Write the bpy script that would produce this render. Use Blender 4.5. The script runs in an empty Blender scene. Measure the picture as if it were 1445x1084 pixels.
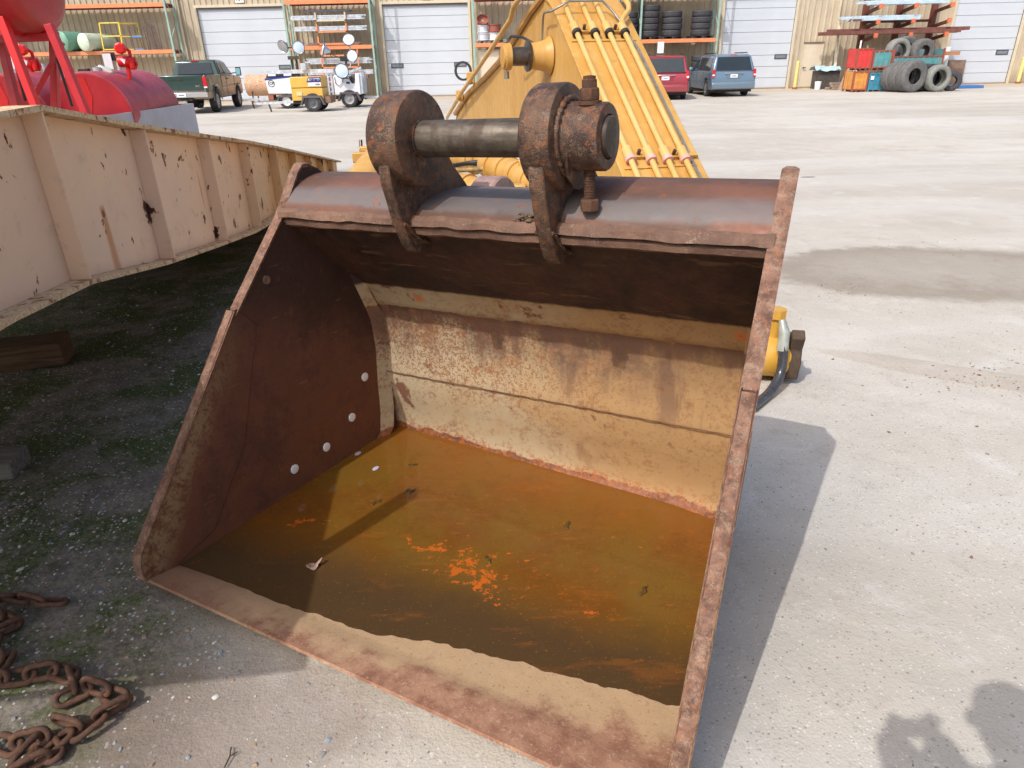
import bpy, math, random
import numpy as np
from math import sin, cos, tan, radians, pi, hypot, atan2, sqrt
from mathutils import Vector, Matrix, noise

random.seed(7)
scene = bpy.context.scene
COL = scene.collection

# ------------------------------------------------------------------ camera
FPX, CAMH, PITCH, ROLL = 963.0, 1.7, radians(25.4), 0.023
v_fwd = Vector((0, cos(PITCH), -sin(PITCH)))
v_up0 = Vector((0, sin(PITCH), cos(PITCH)))
v_r0 = Vector((1, 0, 0))
v_right = v_r0 * cos(ROLL) - v_up0 * sin(ROLL)
v_up = v_up0 * cos(ROLL) + v_r0 * sin(ROLL)
CAM = Vector((0, 0, CAMH))
cam_data = bpy.data.cameras.new("camera")
cam_data.sensor_width = 36.0
cam_data.sensor_fit = 'HORIZONTAL'
cam_data.lens = 36.0 * FPX / 1445.0
cam_data.clip_start = 0.02
cam_data.clip_end = 600
cam = bpy.data.objects.new("camera", cam_data)
COL.objects.link(cam)
m = Matrix((v_right, v_up, -v_fwd)).transposed().to_4x4()
m.translation = CAM
cam.matrix_world = m
scene.camera = cam

# ------------------------------------------------------------------ sky, sun, exposure
SUN_AZ, SUN_EL = 39.3, 49.3        # direction in which shadows fall (right of forward), height
world = bpy.data.worlds.new("World")
scene.world = world
world.use_nodes = True
wn = world.node_tree
wn.nodes.clear()
sky = wn.nodes.new('ShaderNodeTexSky')
sky.sky_type = 'NISHITA'
sky.sun_disc = False
sky.sun_elevation = radians(SUN_EL)
sky.sun_rotation = radians(180 + SUN_AZ)
sky.air_density = 1.0
sky.dust_density = 4.0
bg = wn.nodes.new('ShaderNodeBackground')
bg.inputs['Strength'].default_value = 0.15
wo = wn.nodes.new('ShaderNodeOutputWorld')
wn.links.new(sky.outputs[0], bg.inputs['Color'])
wn.links.new(bg.outputs[0], wo.inputs['Surface'])
sun_data = bpy.data.lights.new("sun", 'SUN')
sun_data.energy = 2.05
sun_data.angle = radians(0.5)
sun_data.color = (1.0, 0.975, 0.95)
sun = bpy.data.objects.new("sun", sun_data)
COL.objects.link(sun)
sd = Vector((sin(radians(SUN_AZ)) * cos(radians(SUN_EL)), cos(radians(SUN_AZ)) * cos(radians(SUN_EL)), -sin(radians(SUN_EL))))
sun.rotation_euler = sd.to_track_quat('-Z', 'Y').to_euler()
sun.location = (-20, -25, 30)
scene.view_settings.view_transform = 'Standard'
scene.view_settings.look = 'None'
scene.view_settings.gamma = 1.0
scene.view_settings.use_curve_mapping = False
scene.view_settings.exposure = 0.45
scene.render.engine = 'CYCLES'

# ------------------------------------------------------------------ measuring helpers (sight lines of the survey)
def ray(px, py):
    return v_fwd * FPX + v_right * (px - 722.5) - v_up * (py - 542)
def at_y(px, py, Y):
    d = ray(px, py); return CAM + d * (Y / d.y)
def on_z(px, py, z=0.0):
    d = ray(px, py); return CAM + d * ((z - CAMH) / d.z)
def on_plane(px, py, P0, az):
    d = ray(px, py); n = Vector((cos(az), -sin(az), 0))
    return CAM + d * (n.dot(P0 - CAM) / n.dot(d))

# ------------------------------------------------------------------ node material toolkit
class Sck:
    def __init__(s, nt, o): s.nt, s.o = nt, o
    def _m(s, op, b=None, c=None, rev=False):
        n = s.nt.nodes.new('ShaderNodeMath'); n.operation = op
        args = [s, b, c]
        if rev: args = [b, s, c]
        for i, a in enumerate(args):
            if a is None: continue
            if isinstance(a, Sck): s.nt.links.new(a.o, n.inputs[i])
            else: n.inputs[i].default_value = a
        return Sck(s.nt, n.outputs[0])
    def __add__(s, b): return s._m('ADD', b)
    __radd__ = __add__
    def __sub__(s, b): return s._m('SUBTRACT', b)
    def __rsub__(s, b): return s._m('SUBTRACT', b, rev=True)
    def __mul__(s, b): return s._m('MULTIPLY', b)
    __rmul__ = __mul__
    def __truediv__(s, b): return s._m('DIVIDE', b)
    def max(s, b): return s._m('MAXIMUM', b)
    def min(s, b): return s._m('MINIMUM', b)
    def abs(s): return s._m('ABSOLUTE')
    def clamp(s): return s.max(0.0).min(1.0)

class Mat:
    def __init__(s, name):
        s.m = bpy.data.materials.new(name); s.m.use_nodes = True
        s.nt = s.m.node_tree; s.nt.nodes.clear()
        s.out = s.nt.nodes.new('ShaderNodeOutputMaterial')
        s.b = s.nt.nodes.new('ShaderNodeBsdfPrincipled')
        s.nt.links.new(s.b.outputs[0], s.out.inputs['Surface'])
        s._tc = s.nt.nodes.new('ShaderNodeTexCoord')
        s.obj = Sck(s.nt, s._tc.outputs['Object'])
        s._bump = None
    def xyz(s, v=None):
        n = s.nt.nodes.new('ShaderNodeSeparateXYZ'); s.nt.links.new((v or s.obj).o, n.inputs[0])
        return [Sck(s.nt, n.outputs[i]) for i in range(3)]
    def world(s):
        g = s.nt.nodes.new('ShaderNodeNewGeometry'); return Sck(s.nt, g.outputs['Position'])
    def rnd(s):
        g = s.nt.nodes.new('ShaderNodeObjectInfo'); return Sck(s.nt, g.outputs['Random'])
    def vec(s, v=None, scale=(1, 1, 1), loc=(0, 0, 0), rot=(0, 0, 0)):
        n = s.nt.nodes.new('ShaderNodeMapping'); s.nt.links.new((v or s.obj).o, n.inputs[0])
        n.inputs['Scale'].default_value = scale; n.inputs['Location'].default_value = loc; n.inputs['Rotation'].default_value = rot
        return Sck(s.nt, n.outputs[0])
    def noise(s, scale, detail=4, rough=0.6, v=None, dist=0.0):
        n = s.nt.nodes.new('ShaderNodeTexNoise'); s.nt.links.new((v or s.obj).o, n.inputs['Vector'])
        n.inputs['Scale'].default_value = scale; n.inputs['Detail'].default_value = detail
        n.inputs['Roughness'].default_value = rough; n.inputs['Distortion'].default_value = dist
        return Sck(s.nt, n.outputs[0])
    def voro(s, scale, v=None, feature='F1', out=0, rnd=1.0):
        n = s.nt.nodes.new('ShaderNodeTexVoronoi'); s.nt.links.new((v or s.obj).o, n.inputs['Vector'])
        n.feature = feature; n.inputs['Scale'].default_value = scale; n.inputs['Randomness'].default_value = rnd
        return Sck(s.nt, n.outputs[out])
    def ss(s, x, lo, hi, a=0.0, b=1.0):
        n = s.nt.nodes.new('ShaderNodeMapRange'); n.interpolation_type = 'SMOOTHSTEP'
        s.nt.links.new(x.o, n.inputs[0])
        if lo > hi: lo, hi, a, b = hi, lo, b, a
        n.inputs[1].default_value = lo; n.inputs[2].default_value = hi; n.inputs[3].default_value = a; n.inputs[4].default_value = b
        return Sck(s.nt, n.outputs[0])
    def mix(s, a, b, f):
        n = s.nt.nodes.new('ShaderNodeMix'); n.data_type = 'RGBA'; n.clamp_factor = True
        for k, v in ((6, a), (7, b)):
            if isinstance(v, Sck): s.nt.links.new(v.o, n.inputs[k])
            else: n.inputs[k].default_value = (*v[:3], 1)
        if isinstance(f, Sck): s.nt.links.new(f.o, n.inputs[0])
        else: n.inputs[0].default_value = f
        return Sck(s.nt, n.outputs[2])
    def bump(s, h, strength=0.5, dist=0.01):
        n = s.nt.nodes.new('ShaderNodeBump'); n.inputs['Strength'].default_value = strength; n.inputs['Distance'].default_value = dist
        s.nt.links.new(h.o, n.inputs['Height'])
        if s._bump: s.nt.links.new(s._bump.outputs[0], n.inputs['Normal'])
        s._bump = n; s.nt.links.new(n.outputs[0], s.b.inputs['Normal'])
    def set(s, color=None, rough=None, metal=None, spec=None, coat=None):
        for k, v in (('Base Color', color), ('Roughness', rough), ('Metallic', metal), ('Specular IOR Level', spec), ('Coat Weight', coat)):
            if v is None: continue
            if isinstance(v, Sck): s.nt.links.new(v.o, s.b.inputs[k])
            elif k == 'Base Color': s.b.inputs[k].default_value = (*v[:3], 1)
            else: s.b.inputs[k].default_value = v
        return s.m

def c(r, g, b, k=1.0):
    f = lambda x: ((x / 255) / 12.92 if x <= 10 else (((x / 255) + 0.055) / 1.055) ** 2.4) * k
    return (f(r), f(g), f(b))

MATS = {}
def simple(name, col, rough=0.5, metal=0.0, var=0.12, scale=6.0, dirt=0.0, dirtcol=(0.10, 0.08, 0.06), bump=0.0, coat=None):
    """painted or plain surface: colour with uneven tone, fine grain and some dirt"""
    if name in MATS: return MATS[name]
    M = Mat(name)
    n = M.noise(scale, 5, 0.65)
    a = tuple(x * (1 - var) for x in col); b = tuple(min(1, x * (1 + var)) for x in col)
    cc = M.mix(a, b, M.ss(n, 0.3, 0.7))
    if dirt > 0:
        d = M.ss(M.noise(scale * 0.6, 6, 0.7), 0.62 - dirt * 0.3, 0.8 - dirt * 0.1)
        cc = M.mix(cc, dirtcol, d * min(1, dirt * 1.6))
    M.set(cc, M.ss(M.noise(scale * 3, 3), 0.3, 0.7, rough * 0.85, min(1, rough * 1.15)), metal, coat=coat)
    if bump: M.bump(M.noise(scale * 12, 4), bump, 0.004)
    MATS[name] = M.m
    return M.m

# ------------------------------------------------------------------ mesh toolkit
class MB:
    def __init__(s): s.v = []; s.f = []
    def add(s, vs, fs):
        o = len(s.v); s.v += [tuple(p) for p in vs]; s.f += [tuple(i + o for i in f) for f in fs]; return s
    def box(s, c0, size, rot=None):
        x, y, z = (k / 2 for k in size); pts = [Vector((a * x, b * y, d * z)) for a in (-1, 1) for b in (-1, 1) for d in (-1, 1)]
        if rot is not None: pts = [rot @ p for p in pts]
        pts = [p + Vector(c0) for p in pts]
        return s.add(pts, [(0, 1, 3, 2), (4, 6, 7, 5), (0, 4, 5, 1), (2, 3, 7, 6), (0, 2, 6, 4), (1, 5, 7, 3)])
    def bmm(s, a, b):
        a, b = Vector(a), Vector(b); return s.box((a + b) / 2, [abs(k) for k in (b - a)])
    def bar(s, p0, p1, w, h=None, up=Vector((0, 0, 1))):
        h = h or w; p0, p1 = Vector(p0), Vector(p1); t = (p1 - p0).normalized()
        if abs(t.dot(up)) > 0.98: up = Vector((0, 1, 0))
        a = t.cross(up).normalized(); b = a.cross(t).normalized(); pts = []
        for p in (p0, p1):
            for i, j in ((-1, -1), (1, -1), (1, 1), (-1, 1)): pts.append(p + a * (i * w / 2) + b * (j * h / 2))
        return s.add(pts, [(0, 1, 2, 3), (7, 6, 5, 4), (0, 4, 5, 1), (1, 5, 6, 2), (2, 6, 7, 3), (3, 7, 4, 0)])
    def tube(s, path, r, seg=10, caps=True):
        path = [Vector(p) for p in path]; n = len(path); rs = r if isinstance(r, (list, tuple)) else [r] * n
        t0 = (path[1] - path[0]).normalized(); a = t0.orthogonal().normalized(); vs = []
        for i, p in enumerate(path):
            t = (path[min(i + 1, n - 1)] - path[max(i - 1, 0)]).normalized()
            a = (a - t * a.dot(t))
            if a.length < 1e-6: a = t.orthogonal()
            a.normalize(); b = t.cross(a)
            for k in range(seg):
                an = 2 * pi * k / seg; vs.append(p + (a * cos(an) + b * sin(an)) * rs[i])
        fs = [(i * seg + k, i * seg + (k + 1) % seg, (i + 1) * seg + (k + 1) % seg, (i + 1) * seg + k) for i in range(n - 1) for k in range(seg)]
        if caps: fs += [tuple(range(seg - 1, -1, -1)), tuple((n - 1) * seg + k for k in range(seg))]
        return s.add(vs, fs)
    def cyl(s, p0, p1, r, seg=20, r2=None): return s.tube([p0, p1], [r, r if r2 is None else r2], seg)
    def lathe(s, prof, p0, axis, seg=28):
        """prof: (distance along axis, radius) list"""
        p0 = Vector(p0); axis = Vector(axis).normalized(); a = axis.orthogonal().normalized(); b = axis.cross(a); vs = []
        for d, r in prof:
            for k in range(seg):
                an = 2 * pi * k / seg; vs.append(p0 + axis * d + (a * cos(an) + b * sin(an)) * max(r, 1e-4))
        n = len(prof)
        fs = [(i * seg + k, i * seg + (k + 1) % seg, (i + 1) * seg + (k + 1) % seg, (i + 1) * seg + k) for i in range(n - 1) for k in range(seg)]
        fs += [tuple(range(seg - 1, -1, -1)), tuple((n - 1) * seg + k for k in range(seg))]
        return s.add(vs, fs)
    def ring(s, prof, p0, axis, seg=28):
        """closed profile lathe (tyres, washers)"""
        p0 = Vector(p0); axis = Vector(axis).normalized(); a = axis.orthogonal().normalized(); b = axis.cross(a); vs = []
        for d, r in prof:
            for k in range(seg):
                an = 2 * pi * k / seg; vs.append(p0 + axis * d + (a * cos(an) + b * sin(an)) * r)
        n = len(prof)
        fs = [(i * seg + k, i * seg + (k + 1) % seg, ((i + 1) % n) * seg + (k + 1) % seg, ((i + 1) % n) * seg + k) for i in range(n) for k in range(seg)]
        return s.add(vs, fs)
    def prism(s, A, B):
        n = len(A)
        return s.add(list(A) + list(B), [tuple(range(n - 1, -1, -1)), tuple(range(n, 2 * n))] + [(i, (i + 1) % n, (i + 1) % n + n, i + n) for i in range(n)])
    def sphere(s, c0, r, sub=12, scale=(1, 1, 1)):
        c0 = Vector(c0); vs = []; n = sub
        for i in range(n + 1):
            th = pi * i / n
            for k in range(2 * n):
                ph = pi * k / n; vs.append(c0 + Vector((sin(th) * cos(ph) * r * scale[0], sin(th) * sin(ph) * r * scale[1], cos(th) * r * scale[2])))
        fs = [(i * 2 * n + k, (i + 1) * 2 * n + k, (i + 1) * 2 * n + (k + 1) % (2 * n), i * 2 * n + (k + 1) % (2 * n)) for i in range(n) for k in range(2 * n)]
        return s.add(vs, fs)
    def mesh(s, name, mat, smooth=35):
        me = bpy.data.meshes.new(name); me.from_pydata(s.v, [], s.f); me.validate()
        import bmesh
        b = bmesh.new(); b.from_mesh(me); bmesh.ops.recalc_face_normals(b, faces=b.faces); b.to_mesh(me); b.free()
        if mat: me.materials.append(mat)
        if smooth:
            me.polygons.foreach_set('use_smooth', [True] * len(me.polygons)); me.set_sharp_from_angle(angle=radians(smooth))
        return me
    def obj(s, name, mat, parent=None, smooth=35, bevel=0.0, bseg=2, label=None):
        o = bpy.data.objects.new(name, s.mesh(name, mat, smooth)); COL.objects.link(o)
        if parent: o.parent = parent
        if bevel:
            b = o.modifiers.new('bevel', 'BEVEL'); b.width = bevel; b.segments = bseg; b.limit_method = 'ANGLE'; b.angle_limit = radians(40)
            b.harden_normals = False
        if label: o['label'] = label
        return o

def tag(o, label=None, cat=None, group=None, kind=None):
    for k, v in (('label', label), ('category', cat), ('group', group), ('kind', kind)):
        if v: o[k] = v
    return o
def thing(name, label, cat, loc=(0, 0, 0), rz=0.0, group=None):
    o = bpy.data.objects.new(name, None); o.empty_display_size = 0.2; COL.objects.link(o)
    o.location = loc; o.rotation_euler = (0, 0, rz)
    return tag(o, label, cat, group)
def inst(name, me, parent, loc=(0, 0, 0), rot=None, scale=None):
    o = bpy.data.objects.new(name, me); COL.objects.link(o)
    if parent: o.parent = parent
    o.location = loc
    if rot is not None: o.rotation_euler = rot
    if scale is not None: o.scale = scale
    return o
def copy_tree(o, parent=None):
    n = o.copy(); COL.objects.link(n)
    if parent: n.parent = parent
    for ch in list(o.children): copy_tree(ch, n)
    return n
def text_obj(name, s, size, mat, parent, loc, rot, extrude=0.002, bold=0.0, shear=0.0, wscale=1.0, label=None):
    cu = bpy.data.curves.new(name, 'FONT'); cu.body = s; cu.size = size; cu.extrude = extrude; cu.offset = bold; cu.shear = shear
    cu.align_x = 'CENTER'; cu.align_y = 'CENTER'
    t = bpy.data.objects.new(name, cu); COL.objects.link(t)
    me = bpy.data.meshes.new_from_object(t.evaluated_get(bpy.context.evaluated_depsgraph_get()))
    bpy.data.objects.remove(t); me.materials.clear(); me.materials.append(mat)
    o = bpy.data.objects.new(name, me); COL.objects.link(o); o.parent = parent; o.location = loc; o.rotation_euler = rot
    o.scale = (wscale, 1, 1)
    if label: o['label'] = label
    return o
# ================================================================== MATERIALS (near field)
def m_steel_rust(name, a=c(92, 62, 50), b=c(124, 84, 66), o=c(168, 98, 60), pale=c(190, 160, 125), pale_amt=0.0, pit=0.5, org=0.35, rough=0.75, metal=0.0, sc=1.0):
    M = Mat(name)
    n1 = M.noise(3.2 * sc, 6, 0.65); n2 = M.noise(16 * sc, 5, 0.7); n3 = M.noise(90 * sc, 3, 0.6)
    col = M.mix(a, b, M.ss(n1 * 0.6 + n2 * 0.4, 0.38, 0.62))
    col = M.mix(col, o, M.ss(n2, 0.66 - org * 0.3, 0.78 - org * 0.2) * min(1, org * 2))
    if pale_amt: col = M.mix(col, pale, M.ss(M.noise(7 * sc, 8, 0.78) * 0.55 + n3 * 0.3 + M.noise(34 * sc, 4, 0.7) * 0.15, 0.66 - pale_amt * 0.25, 0.72 - pale_amt * 0.22) * 0.38)
    col = M.mix(col, tuple(x * 0.35 for x in a), M.ss(n3, 0.64, 0.8) * 0.7)
    M.set(col, M.ss(n2, 0.3, 0.7, rough - 0.12, min(1, rough + 0.12)), metal, 0.3)
    M.bump(n2, 0.25, 0.006); M.bump(n3, pit, 0.003)
    return M.m

def m_side_inner():
    M = Mat("bucket_side_steel"); X, Y, Z = M.xyz()
    n1 = M.noise(2.4, 6, 0.7, dist=0.3); n2 = M.noise(14, 6, 0.75); n3 = M.noise(70, 4, 0.7)
    col = M.mix(c(88, 56, 42), c(116, 72, 54), M.ss(n1, 0.35, 0.65))
    col = M.mix(col, c(122, 74, 44), M.ss(Z + (n1 - 0.5) * 0.8, 0.55, 0.2) * M.ss(n2, 0.35, 0.6) * 0.6)
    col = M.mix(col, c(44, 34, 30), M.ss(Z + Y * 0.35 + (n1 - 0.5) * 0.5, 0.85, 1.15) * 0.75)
    # the upper rear darkening mixes soot staining with shade painted into the colour
    col = M.mix(col, c(58, 40, 34), M.ss(n1 + n2 * 0.3, 0.6, 0.8) * 0.6)
    # cream paint surviving towards the cutting side of the plate
    front = M.ss(Y * 0.81 - Z * 0.585 + (n1 - 0.5) * 0.25, 0.10, -0.02) * M.ss(Z, 0.9, 0.35)
    col = M.mix(col, c(150, 126, 92), front * M.ss(n2 * 0.6 + n3 * 0.4, 0.42, 0.58) * 0.8)
    col = M.mix(col, c(132, 82, 56), M.ss(n2, 0.56, 0.68) * 0.4)
    col = M.mix(col, c(60, 38, 30), M.ss(n3 * 0.5 + n2 * 0.5, 0.56, 0.66) * 0.6)
    # scratches
    sv = M.vec(scale=(1, 2, 26), rot=(0.7, 0, 0)); s1 = M.noise(4, 3, 0.5, v=sv)
    col = M.mix(col, c(150, 118, 96), M.ss(s1, 0.68, 0.74) * 0.35)
    M.set(col, M.ss(n2, 0.3, 0.7, 0.55, 0.85), 0.0, 0.3)
    M.bump(n2, 0.3, 0.006); M.bump(n3, 0.35, 0.003)
    return M.m

def m_shell():
    M = Mat("bucket_shell_steel"); X, Y, Z = M.xyz()
    n1 = M.noise(2.6, 7, 0.7, dist=0.4); n2 = M.noise(11, 6, 0.72); n3 = M.noise(60, 4, 0.7); n4 = M.noise(140, 2, 0.6)
    drips = M.noise(5.5, 5, 0.65, v=M.vec(scale=(1.6, 0.15, 0.22)))
    cream, tan_, brown, red, org = c(176, 158, 128), c(166, 132, 90), c(104, 82, 68), c(112, 72, 52), c(160, 92, 48)
    col = M.mix(cream, tan_, M.ss(X + (n1 - 0.5) * 0.9 + (n2 - 0.5) * 0.4, 0.55, 1.35))
    col = M.mix(col, c(170, 134, 88), M.ss(n1, 0.5, 0.7) * 0.5)
    # brown worn zone under the painted strip, running down in drips, fading to the right
    Zs = Z + (drips - 0.5) * 0.55 + (n1 - 0.5) * 0.12
    worn = M.ss(Zs, 0.34, 0.56) * M.ss(X + (drips - 0.5) * 0.8, 1.75, 1.2, 0.35, 1.0)
    below = M.ss(Z + (n2 - 0.5) * 0.05, 0.640, 0.632)
    col = M.mix(col, M.mix(brown, c(150, 116, 86), M.ss(n2, 0.4, 0.6)), worn * below * M.ss(n3 + (drips - 0.5), 0.30, 0.5, 0.55, 0.95))
    # grey-brown band just under the strip edge
    lip = M.ss(Z + (drips - 0.5) * 0.35 + (n2 - 0.5) * 0.08, 0.53, 0.61) * below
    col = M.mix(col, c(116, 88, 74), lip * 0.85)
    # rust freckles in the middle band, sparser elsewhere
    dens = M.ss(Z + (n1 - 0.5) * 0.4 + (n2 - 0.5) * 0.25, 0.14, 0.40) * M.ss(X, 1.5, 0.5, 0.25, 1.0) * below
    fre = M.ss(n3 * 0.5 + n4 * 0.5 + dens * 0.05 + (n2 - 0.5) * 0.12, 0.53, 0.60)
    col = M.mix(col, M.mix(red, c(110, 62, 46), n2), fre * (dens * 0.6 + 0.12))
    col = M.mix(col, org, M.ss(M.noise(22, 6, 0.75) + dens * 0.05, 0.64, 0.70) * 0.7)
    dk = M.noise(3.2, 5, 0.6, v=M.vec(scale=(2.4, 0.2, 0.5), loc=(3, 0, 0))); col = M.mix(col, c(112, 84, 68), M.ss(dk, 0.58, 0.68) * M.ss(Z, 0.22, 0.36) * below * 0.7)
    col = M.mix(col, c(140, 100, 66), M.ss(n2 * 0.5 + n3 * 0.5, 0.50, 0.60) * 0.5)
    col = M.mix(col, c(126, 88, 62), M.ss(M.noise(4.2, 6, 0.7, dist=0.6) + (n2 - 0.5) * 0.3, 0.56, 0.70) * M.ss(X, 1.6, 0.9, 0.2, 1.0) * 0.6)
    # big rust blots
    bl = M.ss(M.noise(6.5, 6, 0.65, dist=0.25) + (n3 - 0.5) * 0.12, 0.60, 0.66)
    col = M.mix(col, M.mix(c(120, 66, 44), c(96, 60, 48), n3), bl * M.ss(Z, 0.05, 0.12) * M.ss(X, 1.8, 1.0, 0.25, 0.85))
    # strip: drops of rust from old welds
    sp = M.ss(M.voro(7.0, v=M.vec(scale=(1, 0.0, 1.2), loc=(0.3, 0, 0.22))), 0.27, 0.13) * M.ss(Z, 0.64, 0.65)
    col = M.mix(col, M.mix(c(196, 116, 62), c(60, 40, 36), M.ss(M.voro(7.0, v=M.vec(scale=(1, 0.0, 1.2), loc=(0.3, 0, 0.22))), 0.12, 0.05)), sp * M.ss(n2, 0.36, 0.5) * 0.9)
    # dark inside of the top plate, with paler streaks
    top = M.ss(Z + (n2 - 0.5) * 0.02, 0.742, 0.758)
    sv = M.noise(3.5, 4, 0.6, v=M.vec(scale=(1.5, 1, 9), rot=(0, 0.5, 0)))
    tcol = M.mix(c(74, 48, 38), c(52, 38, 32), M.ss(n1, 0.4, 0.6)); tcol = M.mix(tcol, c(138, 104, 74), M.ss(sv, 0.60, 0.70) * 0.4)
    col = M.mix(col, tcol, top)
    # bottom: everything touched by the water is rust brown, edged orange at the waterline
    H = Z + X * 0.0378 + (n2 - 0.5) * 0.06 + (n3 - 0.5) * 0.03 + (M.noise(5, 4, 0.6, v=M.vec(scale=(1, 0.1, 0.1))) - 0.5) * 0.07          # height above the waterline reference
    back = M.ss(Y, 1.0, 1.1)
    col = M.mix(col, M.mix(c(128, 78, 50), c(96, 66, 50), M.ss(n2, 0.4, 0.6)), M.ss(H, 0.006, -0.002) * back)
    col = M.mix(col, org, M.ss(H + (n4 - 0.5) * 0.05, 0.05, 0.0) * M.ss(n3, 0.50, 0.56) * back * 0.8)
    # front lip: worn brown steel with pale grit
    lipf = M.ss(Y + (n1 - 0.5) * 0.1, 0.50, 0.44)
    lc = M.mix(c(172, 132, 106), c(136, 94, 74), M.ss(n1 * 0.5 + n2 * 0.5, 0.42, 0.6))
    edge = M.ss(H + 0.0, -0.02, -0.002)
    lc = M.mix(c(184, 156, 120), lc, M.ss(H + (n1 - 0.5) * 0.04 + M.ss(X, 0.5, 0.0) * 0.02, 0.0, 0.03, 0.1, 1.0))
    lc = M.mix(lc, c(188, 164, 138), M.ss(n3 * 0.6 + n4 * 0.4, 0.55, 0.62) * 0.6)
    lc = M.mix(lc, c(120, 82, 64), M.ss(X + Y + (n1 - 0.5) * 0.6, 0.7, 0.1) * 0.7)
    lc = M.mix(lc, c(104, 72, 58), M.ss(n3 * 0.5 + n4 * 0.5, 0.42, 0.36) * 0.6)
    col = M.mix(col, lc, lipf)
    M.set(col, M.ss(n2, 0.3, 0.7, 0.5, 0.85), 0.0, 0.35)
    M.bump(n2, 0.25, 0.008); M.bump(n3, 0.3, 0.003); M.bump(n4, 0.15, 0.002)
    return M.m

def m_tube():
    M = Mat("tube_steel"); X, Y, Z = M.xyz()
    n1 = M.noise(3, 6, 0.7, v=M.vec(scale=(0.5, 1, 1))); n2 = M.noise(18, 6, 0.7); n3 = M.noise(90, 3)
    col = M.mix(c(122, 84, 68), c(96, 72, 60), M.ss(n1, 0.4, 0.6))
    band = M.ss(Z + (n1 - 0.5) * 0.05 + (n2 - 0.5) * 0.03, 1.148, 1.165) * M.ss(Z + (n1 - 0.5) * 0.05, 1.222, 1.195)
    col = M.mix(col, M.mix(c(98, 100, 106), c(126, 120, 114), n2), band * 0.7)
    col = M.mix(col, c(150, 88, 60), M.ss(n2, 0.6, 0.68) * 0.5)
    col = M.mix(col, c(60, 46, 42), M.ss(n3 * 0.5 + n2 * 0.5, 0.6, 0.68) * 0.6)
    M.set(col, M.ss(n2, 0.3, 0.7, 0.5, 0.75), 0.2, 0.35); M.bump(n2, 0.15, 0.004); M.bump(n3, 0.2, 0.002)
    return M.m

def m_pin():
    M = Mat("pin_steel"); X, Y, Z = M.xyz()
    n1 = M.noise(7, 5, 0.6, v=M.vec(scale=(2.5, 1, 1))); n2 = M.noise(40, 5, 0.7, v=M.vec(scale=(0.3, 1, 1)))
    col = M.mix(c(76, 68, 60), c(104, 94, 82), M.ss(n2, 0.35, 0.65))
    col = M.mix(col, c(72, 58, 48), M.ss(n1, 0.5, 0.62) * 0.7)
    M.set(col, M.ss(n1, 0.3, 0.7, 0.44, 0.62), 0.45, 0.4); M.bump(n2, 0.15, 0.002)
    return M.m

def m_water():
    M = Mat("rusty_water"); X, Y, Z = M.xyz(M.world())
    W_ = M.world()
    n1 = M.noise(1.6, 5, 0.6, v=W_); n2 = M.noise(9, 6, 0.7, v=W_); n3 = M.noise(55, 4, 0.7, v=W_)
    st = M.noise(4.5, 6, 0.7, v=M.vec(W_, scale=(0.6, 2.4, 1), rot=(0, 0, 0.5)))
    O = M.obj; Xo, Yo, Zo = M.xyz()
    col = M.mix(c(108, 78, 28), c(106, 66, 24), M.ss(n1 + (n2 - 0.5) * 0.3, 0.4, 0.62))
    # deeper, cleaner water near the lip is olive; shallow rear is orange brown
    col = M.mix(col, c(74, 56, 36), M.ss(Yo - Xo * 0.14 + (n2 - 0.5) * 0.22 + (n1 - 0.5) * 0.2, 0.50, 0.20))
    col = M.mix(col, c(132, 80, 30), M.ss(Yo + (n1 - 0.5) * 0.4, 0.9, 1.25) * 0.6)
    col = M.mix(col, c(140, 84, 34), M.ss(st, 0.56, 0.68) * 0.35)
    col = M.mix(col, c(84, 60, 32), M.ss(n3 * 0.5 + n2 * 0.5, 0.5, 0.68) * 0.5)
    col = M.mix(col, c(150, 112, 56), M.ss(M.noise(140, 3, 0.6, v=W_), 0.64, 0.72) * 0.5)
    fl_ = M.ss(M.noise(26, 7, 0.8, v=M.vec(W_, scale=(0.6, 1.3, 1), rot=(0, 0, 0.4))) + (n1 - 0.5) * 0.25, 0.55, 0.68); col = M.mix(col, c(156, 86, 28), fl_ * M.ss(Yo, 0.35, 0.6) * 0.6)
    def patch(cx, cy, sx, sy, ang, thr):
        q = M.vec(scale=(1, 1, 1), loc=(-cx, -cy, 0)); a, b, _ = M.xyz(q)
        u = (a * cos(ang) + b * sin(ang)) / sx; v = (b * cos(ang) - a * sin(ang)) / sy
        r = u * u + v * v
        sc_ = M.noise(15, 4, 0.6, v=M.vec(W_, scale=(0.8, 1.6, 1))) * 0.6 + M.noise(46, 6, 0.75, v=W_) * 0.65
        return M.ss(sc_ - r * 0.13, thr, thr + 0.05)
    rust = None
    for p in PATCHES:
        k = patch(*p); rust = k if rust is None else rust.max(k)
    col = M.mix(col, M.mix(c(190, 96, 26), c(160, 78, 22), n2), rust * 0.95)
    M.set(col, rust * 0.3 + 0.04, 0.0, 0.6); M.b.inputs['IOR'].default_value = 1.33
    M.bump(M.noise(3, 2, 0.5, v=W_), 0.05, 0.01); M.bump(rust, 0.3, 0.002)
    return M.m

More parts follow.
